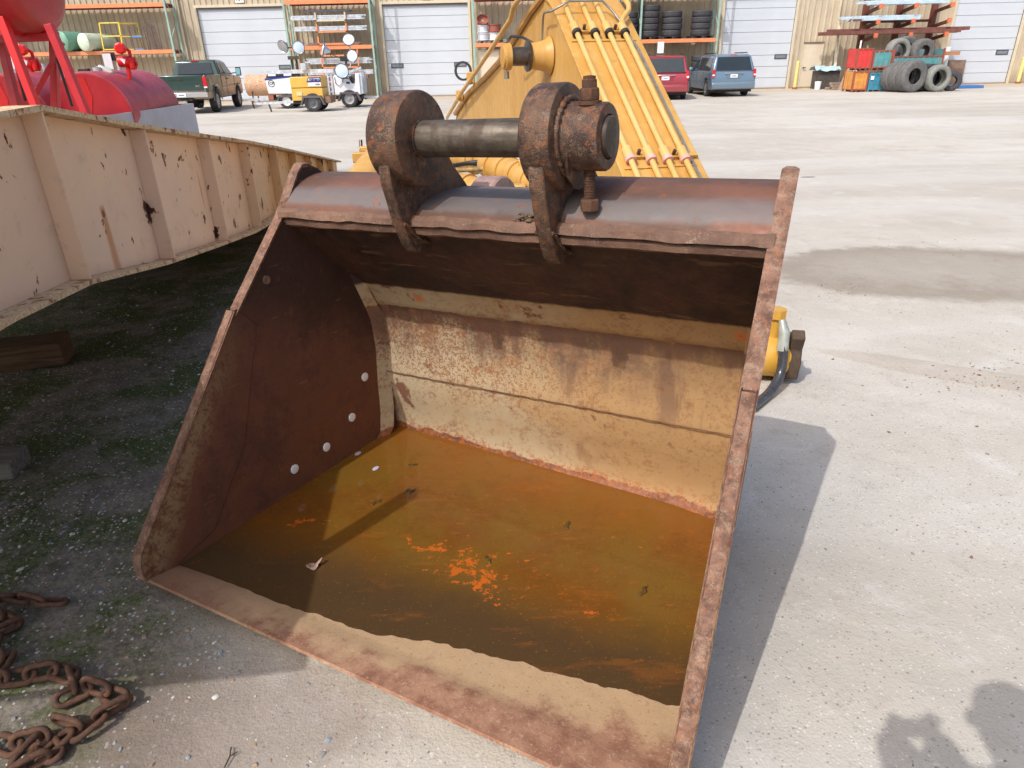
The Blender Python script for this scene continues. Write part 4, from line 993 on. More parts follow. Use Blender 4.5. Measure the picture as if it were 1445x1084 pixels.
def hose(label, pts, r=0.02, mat=None, smooth_n=8):
    P = [Vector(p) for p in pts]; out = []
    for i in range(len(P) - 1):
        p0_, p1_, p2_, p3_ = P[max(i - 1, 0)], P[i], P[i + 1], P[min(i + 2, len(P) - 1)]
        for k in range(smooth_n):
            t = k / smooth_n; out.append(0.5 * ((2 * p1_) + (p2_ - p0_) * t + (2 * p0_ - 5 * p1_ + 4 * p2_ - p3_) * t * t + (3 * p1_ - p0_ - 3 * p2_ + p3_) * t ** 3))
    out.append(P[-1]); o = MB().tube(out, r, 10).obj("hydraulic_hose", mat or M_BLACK, smooth=60); return tag(o, label, "hose", None)
hose("black hose crossing behind the bucket pin, topmost of three", [Y(585, 240, 6.2), Y(625, 236, 6.2), Y(680, 228, 6.2), Y(730, 229, 6.0), Y(770, 235, 5.6)], 0.018)
hose("dirty yellow-spattered hose, middle one of three behind the bucket pin", [Y(585, 243, 6.0), Y(630, 241, 6.0), Y(690, 238, 6.0), Y(735, 233, 5.9), Y(770, 240, 5.6)], 0.02, simple("spattered_hose", c(150, 124, 74), 0.6, 0, 0.5, 40, 0.6))
hose("black hose behind the bucket pin, lowest of three and running out to the left", [Y(575, 256, 5.8), Y(600, 244, 5.8), Y(650, 232, 6.1), Y(700, 233, 6.2), Y(770, 230, 6.0)], 0.014)
# knot of fittings left of the bucket
kn = thing("pipe_fittings", "cluster of yellow pipe fittings and rusty chain links standing left of the left bucket ear", "fittings", Vector((Y(515, 235, 7.5).x, 7.5, 0)))
kr = Vector(kn.location)
MB().cyl(Y(522, 205, 7.5) - kr, Y(512, 236, 7.2) - kr, 0.035).obj("pipe", M_YEL2, kn); MB().box(Y(508, 222, 7.3) - kr, (0.14, 0.1, 0.1)).obj("valve_block", M_YEL, kn, bevel=0.01)
MB().box(Y(520, 210, 7.4) - kr, (0.18, 0.08, 0.05)).obj("bracket", M_YEL, kn, bevel=0.01)
MB().cyl(Y(509, 198, 7.5) - kr, Y(510, 222, 7.4) - kr, 0.018).obj("rod", M_DSTEEL, kn); MB().ring([(0, 0.03), (0.02, 0.03), (0.02, 0.055), (0, 0.055)], Y(503, 242, 7.2) - kr, (1, 0.4, 0), 14).obj("ring", M_BOLT, kn)
MB().box(Y(510, 236, 7.3) - kr, (0.1, 0.08, 0.1)).obj("fitting", M_GREY, kn, bevel=0.01)
MB().bar(kr * 0 + Vector((0, 0, 0)), Y(512, 240, 7.3) - kr, 0.05).obj("stand", M_DSTEEL, kn)
# broken cylinder end to the right of the bucket
ce = on_z(1106, 540); CEND = root = thing("cylinder_end", "yellow hydraulic cylinder end with dark forked lug sticking out right of the bucket", "cylinder", ce)
d = Vector((0.93, -0.20, 0)).normalized(); b0 = Vector((-0.32, 0.13, 0.14)); M_YD = m_yellow("worn_yellow", c(206, 158, 58), c(190, 140, 50), 0.8)
MB().lathe([(-0.5, 0.02), (-0.5, 0.12), (0.28, 0.12), (0.285, 0.135), (0.32, 0.135), (0.33, 0.115), (0.35, 0.105), (0.35, 0.02)], b0, d, 36).obj("barrel", M_YD, root)
MB().lathe([(0.28, 0.10), (0.282, 0.142), (0.295, 0.142), (0.295, 0.10)], b0, d, 36).obj("seal_ring", M_DSTEEL, root)
lp = b0 + d * 0.335; sidev = Vector((-d.y, d.x, 0)); lug = [(-0.12, -0.12), (0.10, -0.12), (0.13, 0.0), (0.10, 0.08), (0.14, 0.17), (0.08, 0.21), (0.02, 0.13), (-0.05, 0.10), (-0.11, 0.13), (-0.15, 0.03)]
A = [lp + sidev * (-a * 0.85) + Vector((0, 0, h * 0.9)) for a, h in lug]; MB().prism(A, [p + d * 0.07 for p in A]).obj("forked_lug", m_steel_rust("lug_steel", c(92, 76, 62), c(70, 58, 50), c(130, 96, 62), sc=4), root, bevel=0.008)
MB().cyl(b0 + d * 0.26 + Vector((0, 0, 0.10)), b0 + d * 0.26 + Vector((0, 0, 0.24)), 0.030).obj("port_pipe", M_YD, root)
MB().lathe([(0, 0.02), (0, 0.05), (0.05, 0.05), (0.05, 0.02)], b0 + d * 0.26 + Vector((0, 0, 0.23)), (0, 0, 1), 8).obj("port_cap", M_YD, root, smooth=20)
hp = b0 + d * 0.25 + Vector((0.0, -0.12, 0.23)) + ce
tag(MB().tube([hp + Vector((0, 0.02, 0.02)), hp + Vector((0.01, -0.01, -0.04)), hp + Vector((0.01, -0.02, -0.14))], [0.018, 0.03, 0.032], 12).obj("hose_coupling", simple("pale_zinc", c(176, 180, 170), 0.45, 0.4, 0.15, 20)), "pale green-grey metal coupling on top of the black hose right of the bucket", "coupling")
hose("shiny black hose hanging from the pale coupling down to the ground right of the bucket", [hp + Vector((0.01, -0.02, -0.10)), hp + Vector((0.012, -0.04, -0.20)), hp + Vector((-0.01, -0.08, -0.28)), hp + Vector((-0.09, -0.16, hp.z * -1 + 0.30 - 0.27)), hp + Vector((-0.22, -0.30, -hp.z + 0.03))], 0.026, simple("shiny_hose", c(62, 62, 66), 0.25, 0, 0.2, 30))

# ================================================================== WAREHOUSE
WY = 40.0
ware = thing("warehouse", "long beige ribbed metal warehouse with white roll-up doors across the back of the yard", "warehouse", (0, WY, 0))
def wall_mat():
    M = Mat("beige_siding"); X_, Y_, Z_ = M.xyz(M.world()); n1 = M.noise(0.5, 5, 0.6, v=M.world()); n2 = M.noise(5, 5, 0.7, v=M.vec(M.world(), scale=(1, 1, 0.15)))
    col = M.mix(c(196, 182, 158), c(182, 168, 146), M.ss(n1, 0.4, 0.6)); col = M.mix(col, c(160, 144, 122), M.ss(n2, 0.52, 0.7) * 0.5)
    col = M.mix(col, c(150, 130, 104), M.ss(Z_ + (n2 - 0.5) * 0.8, 0.9, 0.1) * 0.5)
    M.set(col, 0.6, 0.0, 0.3); return M.m
M_WALL = wall_mat(); M_DOORW = simple("white_door", c(196, 202, 210), 0.45, 0, 0.03, 0.8, 0.15, c(200, 204, 206)); M_TRIM = simple("beige_trim", c(206, 194, 168), 0.5, 0, 0.06, 2, 0.2, c(150, 132, 108))
M_DARKW = simple("dark_glass", c(40, 46, 54), 0.15, 0, 0.1, 3); M_DLINE = simple("door_seal_grey", c(96, 92, 96), 0.7)  # last one: plain dark grey of the door joints and head seal
# openings from the survey: x0, x1, top z, kind
def wx(px, py): return at_y(px, py, WY).x
def wz(px, py): return at_y(px, py, WY).z
doors = [(wx(290, 80), wx(403 + 3, 60), wz(340, 10), "107", (402, 95), None), (wx(547, 100), wx(664, 100), wz(600, 5), "106", (560.5, 93), (649.5, 91)), (wx(1018, 60), wx(1117, 60), wz(1070, -5) if False else wz(600, 5), None, None, (1102, 80)), (wx(1339, 60), wx(1423, 100), wz(600, 5), None, None, (1415, 74))]
pdoor = (wx(1131, 90), wx(1157, 90), wz(1145, 61))
holes = sorted([(d[0], d[1], d[2]) for d in doors] + [pdoor])
TOPZ = 6.6
def panel_mesh(w, z0, z1):
    # ribbed sheet: flat with three trapezoid ribs standing proud
    xs = [0]; pr = [(0, 0)]
    n = 3; p = w / n
    for k in range(n): pr += [(p * k + p * 0.55, 0), (p * k + p * 0.65, -0.045), (p * k + p * 0.85, -0.045), (p * k + p * 0.95, 0)]
    pr.append((w, 0)); vs = [(x, y, z0) for x, y in pr] + [(x, y, z1) for x, y in pr]; m_ = len(pr)
    return MB().add(vs, [(k, k + 1, m_ + k + 1, m_ + k) for k in range(m_ - 1)]).mesh("siding_panel", M_WALL, 0)
cache = {}
def sheet(x0, x1, z0, z1):
    n = max(1, round((x1 - x0) / 0.92)); w = (x1 - x0) / n
    for k in range(n):
        key = (round(w, 3), round(z0, 2), round(z1, 2))
        if key not in cache: cache[key] = panel_mesh(w, z0, z1)
        inst("siding_panel", cache[key], ware, (x0 + w * k + 0.0, 0, 0))
x = -34.0
for (a, b, zt) in holes:
    sheet(x, a, 0.0, TOPZ); sheet(a, b, zt, TOPZ); x = b
sheet(x, 44.0, 0.0, TOPZ)
MB().bmm((-34, 0.25, 0), (44, 0.4, TOPZ + 0.3)).obj("backing_wall", simple("inner_dark", c(90, 84, 76), 0.8), ware)
MB().bmm((-34, -0.35, TOPZ), (44, 0.4, TOPZ + 0.25)).obj("gutter", M_TRIM, ware)
MB().bmm((-34, -0.06, -0.05), (44, 0.0, 0.07)).obj("base_trim", simple("base_trim", c(150, 134, 112), 0.8), ware)
for (a, b, zt, num, w1, w2) in doors:
    fr = MB(); fr.bmm((a - 0.12, -0.07, 0), (a, 0.02, zt + 0.12)); fr.bmm((b, -0.07, 0), (b + 0.12, 0.02, zt + 0.12)); fr.bmm((a, -0.07, zt), (b, 0.02, zt + 0.12)); dr = fr.obj("overhead_door", M_TRIM, ware)
    n = 8; hh = zt / n
    pm = MB()
    pm.bmm((a + 0.004, 0.06, 0.006), (b - 0.004, 0.10, hh * 0.47)); pm.bmm((a + 0.004, 0.064, hh * 0.47), (b - 0.004, 0.10, hh * 0.50)); pm.bmm((a + 0.004, 0.06, hh * 0.50), (b - 0.004, 0.10, hh - 0.012))
    me = pm.mesh("door_section", M_DOORW, 0)
    for k in range(n): inst("door_section", me, dr, (0, 0, hh * k))
    MB().bmm((a, 0.10, 0), (b, 0.12, zt)).obj("door_gap", M_DLINE, dr)
    MB().bmm((a, -0.02, zt - 0.09), (b, 0.055, zt)).obj("head_seal", M_DLINE, dr)
    for q in (w1, w2):
        if q:
            cx, cz = wx(*q), wz(*q); MB().bmm((cx - 0.33, 0.045, cz - 0.12), (cx + 0.33, 0.062, cz + 0.12)).obj("window", simple("door_window_frame", c(70, 70, 84), 0.5), dr)
            MB().bmm((cx - 0.27, 0.036, cz - 0.07), (cx + 0.27, 0.046, cz + 0.07)).obj("pane", simple("door_pane", c(120, 130, 136), 0.15), dr)
    if num:
        cx = (wx(339, 5) if num == "107" else wx(601, 2)); cz = zt + 0.36
        sgn_ = MB().bmm((cx - 0.22, -0.09, cz - 0.17), (cx + 0.22, -0.07, cz + 0.17)).obj("door_number", simple("sign_white", c(236, 236, 232), 0.5), ware)
        text_obj("number", num, 0.26, simple("sign_ink", c(50, 54, 60), 0.6), sgn_, (cx, -0.094, cz), (pi / 2, 0, 0), bold=0.004)
a, b, zt = pdoor
pd = MB().bmm((a, -0.02, 0.01), (b, 0.03, zt - 0.02)).obj("personnel_door", simple("beige_door", c(214, 200, 178), 0.5, 0, 0.04, 2), ware)
MB().bmm((a - 0.06, -0.05, zt - 0.02), (b + 0.06, 0.02, zt + 0.06)).obj("door_head", simple("door_head", c(120, 104, 92), 0.6), pd)
for xx in (a - 0.06, b): MB().bmm((xx, -0.05, 0), (xx + 0.06, 0.02, zt - 0.03)).obj("door_jamb", M_TRIM, pd)
MB().cyl((a + 0.1, -0.02, 1.0), (a + 0.1, -0.10, 1.0), 0.03).obj("handle", M_DSTEEL, pd); MB().bmm((a + 0.06, -0.12, 0.98), (a + 0.22, -0.10, 1.02)).obj("handle", M_DSTEEL, pd)
def downpipe(px): 
    xx = wx(px, 60); MB().bmm((xx - 0.05, -0.16, 0), (xx + 0.05, -0.06, TOPZ)).obj("downpipe", M_TRIM, ware)
downpipe(1176); downpipe(262)

M_BOLL = simple("bollard_yellow", c(222, 206, 130), 0.6, 0, 0.1, 6, 0.35, c(150, 120, 90))
def bollard(px, ytop, ybot, label):
    p = on_z(px, ybot); zt = at_y(px, ytop, p.y).z
    r = thing("bollard", label, "bollard", (p.x, p.y, 0), 0, "yellow bollards beside the warehouse doors"); MB().lathe([(0, 0.02), (0, 0.085), (zt - 0.05, 0.085), (zt - 0.015, 0.06), (zt, 0.01)], (0, 0, 0), (0, 0, 1), 16).obj("post", M_BOLL, r); MB().cyl((0, 0, -0.02), (0, 0, 0.1), 0.13).obj("base", simple("red_base", c(150, 92, 70), 0.8), r)
bollard(1121, 86, 126, "faded yellow bollard left of the beige personnel door"); bollard(1436, 80, 118, "faded yellow bollard at the right edge past the last white door"); bollard(546.5, 100, 127, "faded yellow bollard at the left jamb of door 106")

# ================================================================== PALLET RACKS
M_TEAL = simple("rack_teal", c(150, 178, 166), 0.5, 0, 0.1, 4, 0.3, c(110, 100, 84)); M_ORANGE = simple("rack_orange", c(226, 140, 92), 0.5, 0, 0.1, 4, 0.35, c(150, 90, 60)); M_RBEAM = simple("rack_red", c(140, 44, 56), 0.5, 0, 0.1, 4)
M_DECK = simple("rack_deck", c(120, 104, 92), 0.8, 0, 0.2, 5)
def rack(label, posts, levels, ytop, yf=38.7, yb=39.75, top_red=None):
    x0 = posts[0]; root = thing("pallet_rack", label, "storage rack", (x0, yf, 0)); D = yb - yf
    for x in posts:
        x -= x0
        for yy in (0, D): MB().bmm((x - 0.045, yy - 0.04, 0), (x + 0.045, yy + 0.04, ytop)).obj("post", M_TEAL, root)
        z = 0.3; k = 0
        while z < ytop - 0.8:
            MB().bar((x, 0 if k % 2 else D, z), (x, D if k % 2 else 0, z + 0.9), 0.028).obj("brace", M_TEAL, root); z += 0.9; k += 1
    for (z, a, b, m1) in levels:
        a -= x0; b -= x0
        MB().bmm((a + 0.046, -0.035, z - 0.09), (b - 0.046, 0.025, z + 0.09)).obj("beam", m1, root, bevel=0.006)
        MB().bmm((a + 0.046, D - 0.025, z - 0.09), (b - 0.046, D + 0.035, z + 0.09)).obj("beam", M_RBEAM, root)
        n = max(1, int((b - a) / 1.2)); dw = (b - a - 0.1) / n
        me = MB().bmm((0.01, 0.03, z + 0.045), (dw - 0.01, D - 0.03, z + 0.088)).mesh("deck_panel", M_DECK, 0)
        for k in range(n): inst("deck_panel", me, root, (a + 0.05 + dw * k, 0, 0))
    return root
RY = 38.7
def rx(px, py): return at_y(px, py, RY).x
def rz_(px, py): return at_y(px, py, RY).z
zA1, zA2 = rz_(160, 74.5), rz_(160, 8)
xa = [rx(-120, 60), rx(12, 60), rx(108, 60), rx(243, 60)]
rack("long pallet rack at the far left carrying old tanks and yellow rails", [xa[0], xa[1] - 0.2, xa[3]], [(zA1, xa[0], xa[1] - 0.2, M_ORANGE), (zA1, xa[1] - 0.2, xa[3], M_ORANGE), (zA2, xa[0], xa[1] - 0.2, M_ORANGE), (zA2, xa[1] - 0.2, xa[3], M_ORANGE)], 6.2)
xb = [rx(407, 60), rx(526, 60)]; zB1, zB2 = rz_(475, 67), rz_(460, 2.5)
rack("pallet rack loaded with shiny steel bundles behind the light towers", xb, [(zB1, xb[0], xb[1], M_ORANGE), (zB2, xb[0], xb[1], M_ORANGE)], 6.2)
xc = [rx(669, 60), rx(786, 60), rx(904, 40), rx(1013, 40)]; zC1, zC2 = rz_(960, 57.5), rz_(710, 0)
rack("long pallet rack with black tyres right of door 106, above the two minivans", xc, [(zC1, xc[0], xc[1], M_ORANGE), (zC1, xc[1], xc[2], M_ORANGE), (zC1, xc[2], xc[3], M_ORANGE), (zC2 + 0.1, xc[0], xc[1], M_RBEAM), (zC2 + 0.1, xc[1], xc[2], M_RBEAM), (zC2 + 0.1, xc[2], xc[3], M_RBEAM)], 6.4)

# --- tyres
M_TYRE = simple("tyre_rubber", c(62, 62, 66), 0.75, 0, 0.15, 12, 0.4, c(96, 90, 84)); M_TYREG = simple("tyre_dusty", c(98, 98, 98), 0.85, 0, 0.15, 8, 0.5, c(132, 124, 112)); M_TYREW = simple("tyre_whitewall", c(132, 134, 128), 0.8, 0, 0.1, 8, 0.4, c(110, 104, 96))
def tyre_mesh(R, w, ri, mat, seg=32, treads=0):
    pr = [(-w * 0.5, R * 0.86), (-w * 0.46, R * 0.95), (-w * 0.38, R * 0.99), (-w * 0.2, R), (-w * 0.19, R * 0.975), (-w * 0.15, R * 0.975), (-w * 0.14, R), (w * 0.14, R), (w * 0.15, R * 0.975), (w * 0.19, R * 0.975), (w * 0.2, R), (w * 0.38, R * 0.99), (w * 0.46, R * 0.95), (w * 0.5, R * 0.86), (w * 0.5, R * 0.74), (w * 0.44, ri * 1.06), (w * 0.36, ri), (w * 0.30, ri * 1.05), (w * 0.36, R * 0.8), (-w * 0.36, R * 0.8), (-w * 0.30, ri * 1.05), (-w * 0.36, ri), (-w * 0.44, ri * 1.06), (-w * 0.5, R * 0.74)]
    mb = MB().ring(pr, (0, 0, 0), (0, 0, 1), seg)
    for k in range(treads):
        an = 2 * pi * k / treads; mb.box((cos(an) * R * 1.0, sin(an) * R * 1.0, 0), (R * 0.05, R * 0.08, w * 0.8), Matrix.Rotation(an, 3, 'Z') @ Matrix.Rotation(0.4, 3, 'X'))
    return mb.mesh("tyre", mat, 40)
TM = tyre_mesh(0.5, 0.28, 0.28, M_TYRE)
def tyre(me, loc, rot, label, group, scale=1.0):
    o = inst("tyre", me, None, loc, rot, (scale,) * 3); return tag(o, label, "tyre", group)
pal = simple("dark_pallet", c(58, 54, 54), 0.8)
names = [("leftmost", 888, 4, 6), ("second", 919, 5, 0), ("third", 951, 4, 0), ("rightmost", 993, 4, 0)]
ordn = ["bottom", "second from bottom", "third from bottom", "fourth from bottom", "top"]
def pallet(x, y, z, label, w=1.15, mat=None):
    r = thing("pallet", label, "pallet", (x, y, z)); m_ = mat or pal
    for k in range(5): MB().bmm((-w / 2, -0.48 + k * 0.22, 0.10), (w / 2, -0.36 + k * 0.22, 0.125)).obj("board", m_, r)
    for k in (-1, 0, 1): MB().bmm((k * w * 0.44 - 0.05, -0.5, 0), (k * w * 0.44 + 0.05, 0.5, 0.098)).obj("bearer", m_, r)
for nm, px, n, _ in names:
    x = rx(px, 35)
    pallet(x, 39.22, zC1 + 0.092, "dark pallet under the %s stack of tyres on the rack" % nm)
    for k in range(n):
        lab = "black tyre, %s of the %s stack on the rack" % ("topmost" if k == n - 1 else ordn[k], nm)
        tyre(TM, (x + random.uniform(-.02, .02), 39.22 + random.uniform(-.02, .02), zC1 + 0.36 + 0.285 * k), (0, 0, k * 1.3), lab, "black tyres stacked on the rack")
for px, nm in ((948, "red"), (988, "blue")):
    x = at_y(px, 100, 39.2).x
    for k in range(6): tyre(TM, (x, 39.2, 0.15 + 0.285 * k), (0, 0, k), "black tyre, %s of the floor stack behind the %s minivan" % ((ordn[:4] + ["fifth from bottom", "topmost"])[k], nm), "floor stack of tyres behind the %s minivan" % nm, 1.0)
sg = thing("paper_sign", "white paper notice hanging from the orange beam above the red minivan", "sign", (rx(932, 66), RY - 0.06, zC1 - 0.55)); MB().bmm((-0.16, -0.01, 0.0), (0.16, 0.0, 0.52)).obj("sheet", simple("paper", c(232, 234, 238), 0.7, 0, 0.04, 10), sg)
for k in range(3): MB().bmm((-0.11, -0.013, 0.14 + 0.12 * k), (0.11, -0.010, 0.17 + 0.12 * k)).obj("print_line", simple("print_grey", c(190, 194, 200)), sg)

# --- wheel rims at rack C left, on a pallet
M_RIMW = simple("rim_white", c(222, 222, 230), 0.5); M_RIMR = simple("rim_redbrown", c(150, 84, 70), 0.6)
def wheel_rim(loc, rot, m_, label, R=0.3, w=0.34):
    r = thing("wheel_rim", label, "wheel rim", loc, 0, "truck wheel rims on the rack beside door 106"); r.rotation_euler = rot
    MB().ring([(-w / 2, R), (-w / 2 + 0.03, R), (-w / 2 + 0.05, R * 0.88), (w / 2 - 0.05, R * 0.88), (w / 2 - 0.03, R), (w / 2, R), (w / 2, R * 0.9), (0, R * 0.8), (-w / 2, R * 0.9)], (0, 0, 0), (0, 0, 1), 24).obj("rim_ring", m_, r); MB().ring([(0, 0.09), (0.02, 0.09), (0.03, R * 0.82), (0.0, R * 0.82)], (0, 0, 0), (0, 0, 1), 24).obj("disc", m_, r)
wz0 = zC1 + 0.092
pallet(rx(696, 60), 39.2, wz0, "dark pallet of wheel rims on the rack beside door 106", 1.3)
wheel_rim((rx(681, 50), 39.2, wz0 + 0.3), (0, 0, 0), M_RIMW, "white wheel rim, bottom left of the rims on the rack")
wheel_rim((rx(681, 43), 39.2, wz0 + 0.66), (0, 0, 0), M_RIMW, "white and red wheel rim, in the middle of the left stack of rims")
wheel_rim((rx(681, 36), 39.1, wz0 + 1.02), (0.9, 0, 0.2), M_RIMR, "red-brown wheel rim tilted on top of the left stack", 0.3, 0.24)
wheel_rim((rx(698, 50), 39.2, wz0 + 0.3), (0, 0, 0), M_RIMW, "white wheel rim at the bottom right of the rims")
wheel_rim((rx(698, 42), 39.2, wz0 + 0.68), (0, 0, 0), M_RIMR, "red-brown wheel rim on top of the right stack", 0.34)
cb = thing("cabinet", "beige cabinet standing under the rack beside door 106", "cabinet", (rx(690, 85), 39.3, 0)); MB().bmm((-0.55, -0.3, 0), (0.55, 0.3, 2.2)).obj("body", M_TRIM, cb, bevel=0.02); MB().bmm((-0.5, -0.33, 0.1), (0.5, -0.302, 2.1)).obj("door", simple("beige_door", c(214, 200, 178)), cb)

# --- tanks, rails and frames on rack A
zs = zA1 + 0.09
def rack_tank(px, r, L, m_, label, py=85):
    x = rx(px, 65); t = thing("old_tank", label, "tank", (x, 38.5, zs)); MB().lathe([(-0.12, 0.02), (-0.10, r * 0.5), (-0.05, r * 0.85), (0, r), (L, r), (L + 0.05, r * 0.85), (L + 0.12, 0.02)], (0, 0, r), (0.45, 1, 0.0), 32).obj("shell", m_, t, smooth=50)
    for k in (0.15, L - 0.3): MB().bmm((-r * 0.7 + k * 0.4, k, 0), (r * 0.7 + k * 0.4, k + 0.1, r * 0.3)).obj("saddle", M_DSTEEL, t)
rack_tank(92, 0.46, 1.1, simple("tank_green", c(112, 160, 136), 0.5, 0, 0.12, 4, 0.4, c(76, 92, 80)), "old green tank on the far left rack, left of the cream tank")
rack_tank(122, 0.41, 1.6, simple("tank_cream", c(200, 214, 194), 0.6, 0, 0.1, 3, 0.5, c(166, 136, 92)), "old cream tank on the rack between the green tank and the yellow rails")
rl = thing("safety_rails", "yellow tubular safety rail frame standing on the far left rack", "railing", (rx(160, 60), 38.75, zs)); my = simple("rail_yellow", c(232, 206, 84), 0.5)
for (ox, oy) in ((0, 0), (0.55, 0.75)):
    for xx in (-0.5, 0.48): MB().bar((xx + ox - (0.1 if ox == 0 else 0), oy, 0), (xx + ox, oy, 1.25), 0.05).obj("upright", my, rl)
    for z in (0.06, 0.66, 1.25): MB().bar((-0.5 + ox - 0.08 * (1.25 - z) * (ox == 0), oy, z), (0.48 + ox, oy, z), 0.05).obj("rail", my, rl)
for z in (0.66, 1.2): MB().bar((0.48, 0, z), (1.03, 0.75, z), 0.03).obj("side_rail", my, rl)
cg = thing("wire_frame", "rusty brown and blue wire frame leaning on the rack right of the yellow rails", "metal frame", (rx(205, 60), 38.9, zs)); mbn = simple("frame_brown", c(104, 84, 78), 0.6); mbl = simple("frame_blue", c(92, 140, 190), 0.5)
for k in range(4): MB().bar((-0.7 + k * 0.36, 0.1 * (k % 2), 0), (-0.75 + k * 0.36, 0.1 * (k % 2), 1.05), 0.03).obj("upright", mbn, cg)
for z, m_ in ((0.03, mbl), (0.55, mbn), (0.62, mbl), (1.02, mbn)): MB().bar((-0.75, 0.02, z), (0.45 if m_ is mbn else -0.2, 0.02, z), 0.035 if m_ is mbn else 0.07).obj("rail", m_, cg)
for k in range(9): MB().bar((0.28 + k * 0.05, 0.0, 0), (0.12 + k * 0.05, 0.0, 1.25 - k * 0.02), 0.024).obj("mesh_wire", mbn, cg)
for z in (0.02, 0.5, 0.9, 1.25): MB().bar((0.25 - z * 0.1, 0, z), (0.70 - z * 0.1, 0, z), 0.03).obj("mesh_rail", mbn, cg)

# --- steel bundles on rack B
M_BUND = simple("galvanised", c(200, 206, 214), 0.4, 0.3, 0.2, 6, 0.4, c(120, 116, 120)); M_BUNDD = simple("dark_bundle", c(84, 84, 104), 0.5, 0.2, 0.3, 6)
def bundle(x0, x1, y, z, n, m, m_, label, d=0.07):
    t = thing("steel_bundle", label, "steel bundle", ((x0 + x1) / 2, y, z), 0, "steel lengths bundled on the rack behind the light towers"); L = (x1 - x0) / 2; rr = random.Random(int(z * 100))
    for i in range(m):
        for k in range(n): MB().bmm((-L + rr.uniform(0, .35), k * d, i * d), (L - rr.uniform(0, .35), k * d + d * 0.9, i * d + d * 0.88)).obj("bar", m_, t)
bx0, bx1 = xb[0] + 0.25, xb[1] - 0.3
zb = zB1 + 0.1
bundle(bx0 + 0.6, bx1 - 0.2, 38.8, zb, 4, 2, simple("brown_bundle", c(134, 104, 96), 0.6, 0.1, 0.2, 8), "brown steel bundle lowest on the rack shelf")
bundle(bx0, bx1 + 0.1, 38.7, zb + 0.66, 4, 3, M_BUND, "bright galvanised bundle, middle layer on the rack")
bundle(bx0, bx1 + 0.2, 38.7, zb + 1.15, 4, 3, M_BUND, "bright galvanised bundle with ragged ends, upper layer on the rack")
bundle(bx0 + 0.7, bx1 - 0.4, 38.8, zb + 1.50, 3, 1, M_BUNDD, "dark bundle at the very top of the steel on the rack")
bundle(bx0 + 0.4, bx1 + 0.2, 38.9, zB1 - 0.75, 4, 4, M_BUND, "galvanised bundle hanging just under the orange beam of the rack")
bundle(bx0 + 0.4, bx1 + 0.2, 38.9, zB1 - 1.25, 4, 3, M_BUND, "galvanised bundle second below the orange beam of the rack")
bundle(bx0 + 0.5, bx1, 38.9, 1.0, 4, 3, simple("brown_bundle", c(134, 104, 96)), "brown steel bundle lowest under the rack")
cr = thing("stacking_cradle", "orange steel cradles holding the bundles on the rack", "cradle", (rx(470, 60), 38.68, zb))
for z in (0.0, 0.55, 1.05):
    for xx in (-0.75, 0.72): MB().bmm((xx, -0.06, z), (xx + 0.07, 0.0, z + 0.42)).obj("upright", M_ORANGE if z < 1 else M_TRIM, cr)
    MB().bmm((-0.75, -0.06, z + 0.02), (0.79, 0.0, z + 0.09)).obj("bar", M_ORANGE if z < 1 else M_TRIM, cr)
cr2 = thing("stacking_cradle", "orange steel cradles under the beam, behind the lamp heads", "cradle", (rx(478, 85), 38.75, 0))
for z in (0.85, 1.5, 2.05):
    for xx in (-0.9, 0.95): MB().bmm((xx, -0.06, z), (xx + 0.07, 0.0, z + 0.5)).obj("upright", M_ORANGE, cr2)
    MB().bmm((-0.9, -0.06, z), (1.02, 0.0, z + 0.07)).obj("bar", M_ORANGE, cr2)

# --- cantilever rack D
M_BRN = simple("cantilever_brown", c(112, 62, 50), 0.6, 0, 0.15, 5); M_TIP = simple("arm_tip_orange", c(214, 116, 78), 0.5)
DY = 38.2
cols = [at_y(1214, 60, 39.5).x, at_y(1261, 60, 39.5).x, at_y(1309, 60, 39.5).x]
cant = thing("cantilever_rack", "brown cantilever rack with orange-tipped arms between the personnel door and the last white door", "storage rack", (cols[0], 39.5, 0))
zl = [at_y(1250, 48, 38.4).z, at_y(1250, 29, 38.4).z, at_y(1250, 7, 38.4).z]
for cx in cols:
    x = cx - cols[0]; MB().bmm((x - 0.12, -0.1, 0), (x + 0.12, 0.15, 6.2)).obj("column", M_BRN, cant); MB().bmm((x - 0.12, -1.6, 0), (x + 0.12, 0.1, 0.16)).obj("foot", M_BRN, cant)
    for z in zl: MB().bar((x, -0.1, z - 0.30), (x, -1.45, z - 0.10), 0.12, 0.14).obj("arm", M_BRN, cant); MB().bmm((x - 0.09, -1.56, z - 0.17), (x + 0.09, -1.47, z + 0.03)).obj("arm_tip", M_TIP, cant)
MB().bmm((0, 0.0, zl[2] - 0.75), (cols[2] - cols[0], 0.08, zl[2] - 0.63)).obj("tie", M_BRN, cant)
def stock(x0, x1, z, n, h_, m_, label, nm, cat, y0=38.05, dd=0.26):
    t = thing(nm, label, cat, ((x0 + x1) / 2, y0, z)); L = (x1 - x0) / 2; rr = random.Random(int(x0 * 37))
    for k in range(n): MB().bmm((-L + rr.uniform(0, .9), k * dd - 0.05, (k % 2) * h_ * 0.6), (L - rr.uniform(0, .9), k * dd + dd * 0.9 - 0.05, h_ + (k % 2) * h_ * 0.6)).obj("length", m_, t)
ax_ = lambda px, py: at_y(px, py, 38.3).x
stock(ax_(1163, 48), ax_(1369, 42), zl[0] + 0.0, 5, 0.16, simple("rust_plate", c(120, 76, 66), 0.7, 0.1, 0.2, 5), "long rust-brown steel lengths on the lowest arms of the cantilever rack", "steel_plates", "steel")
stock(ax_(1190, 27), ax_(1301, 24), zl[1], 4, 0.14, simple("pale_sheet", c(196, 214, 224), 0.4, 0.2, 0.1, 5), "pale blue-grey metal sheets on the middle arms of the cantilever rack", "metal_sheets", "sheet metal")
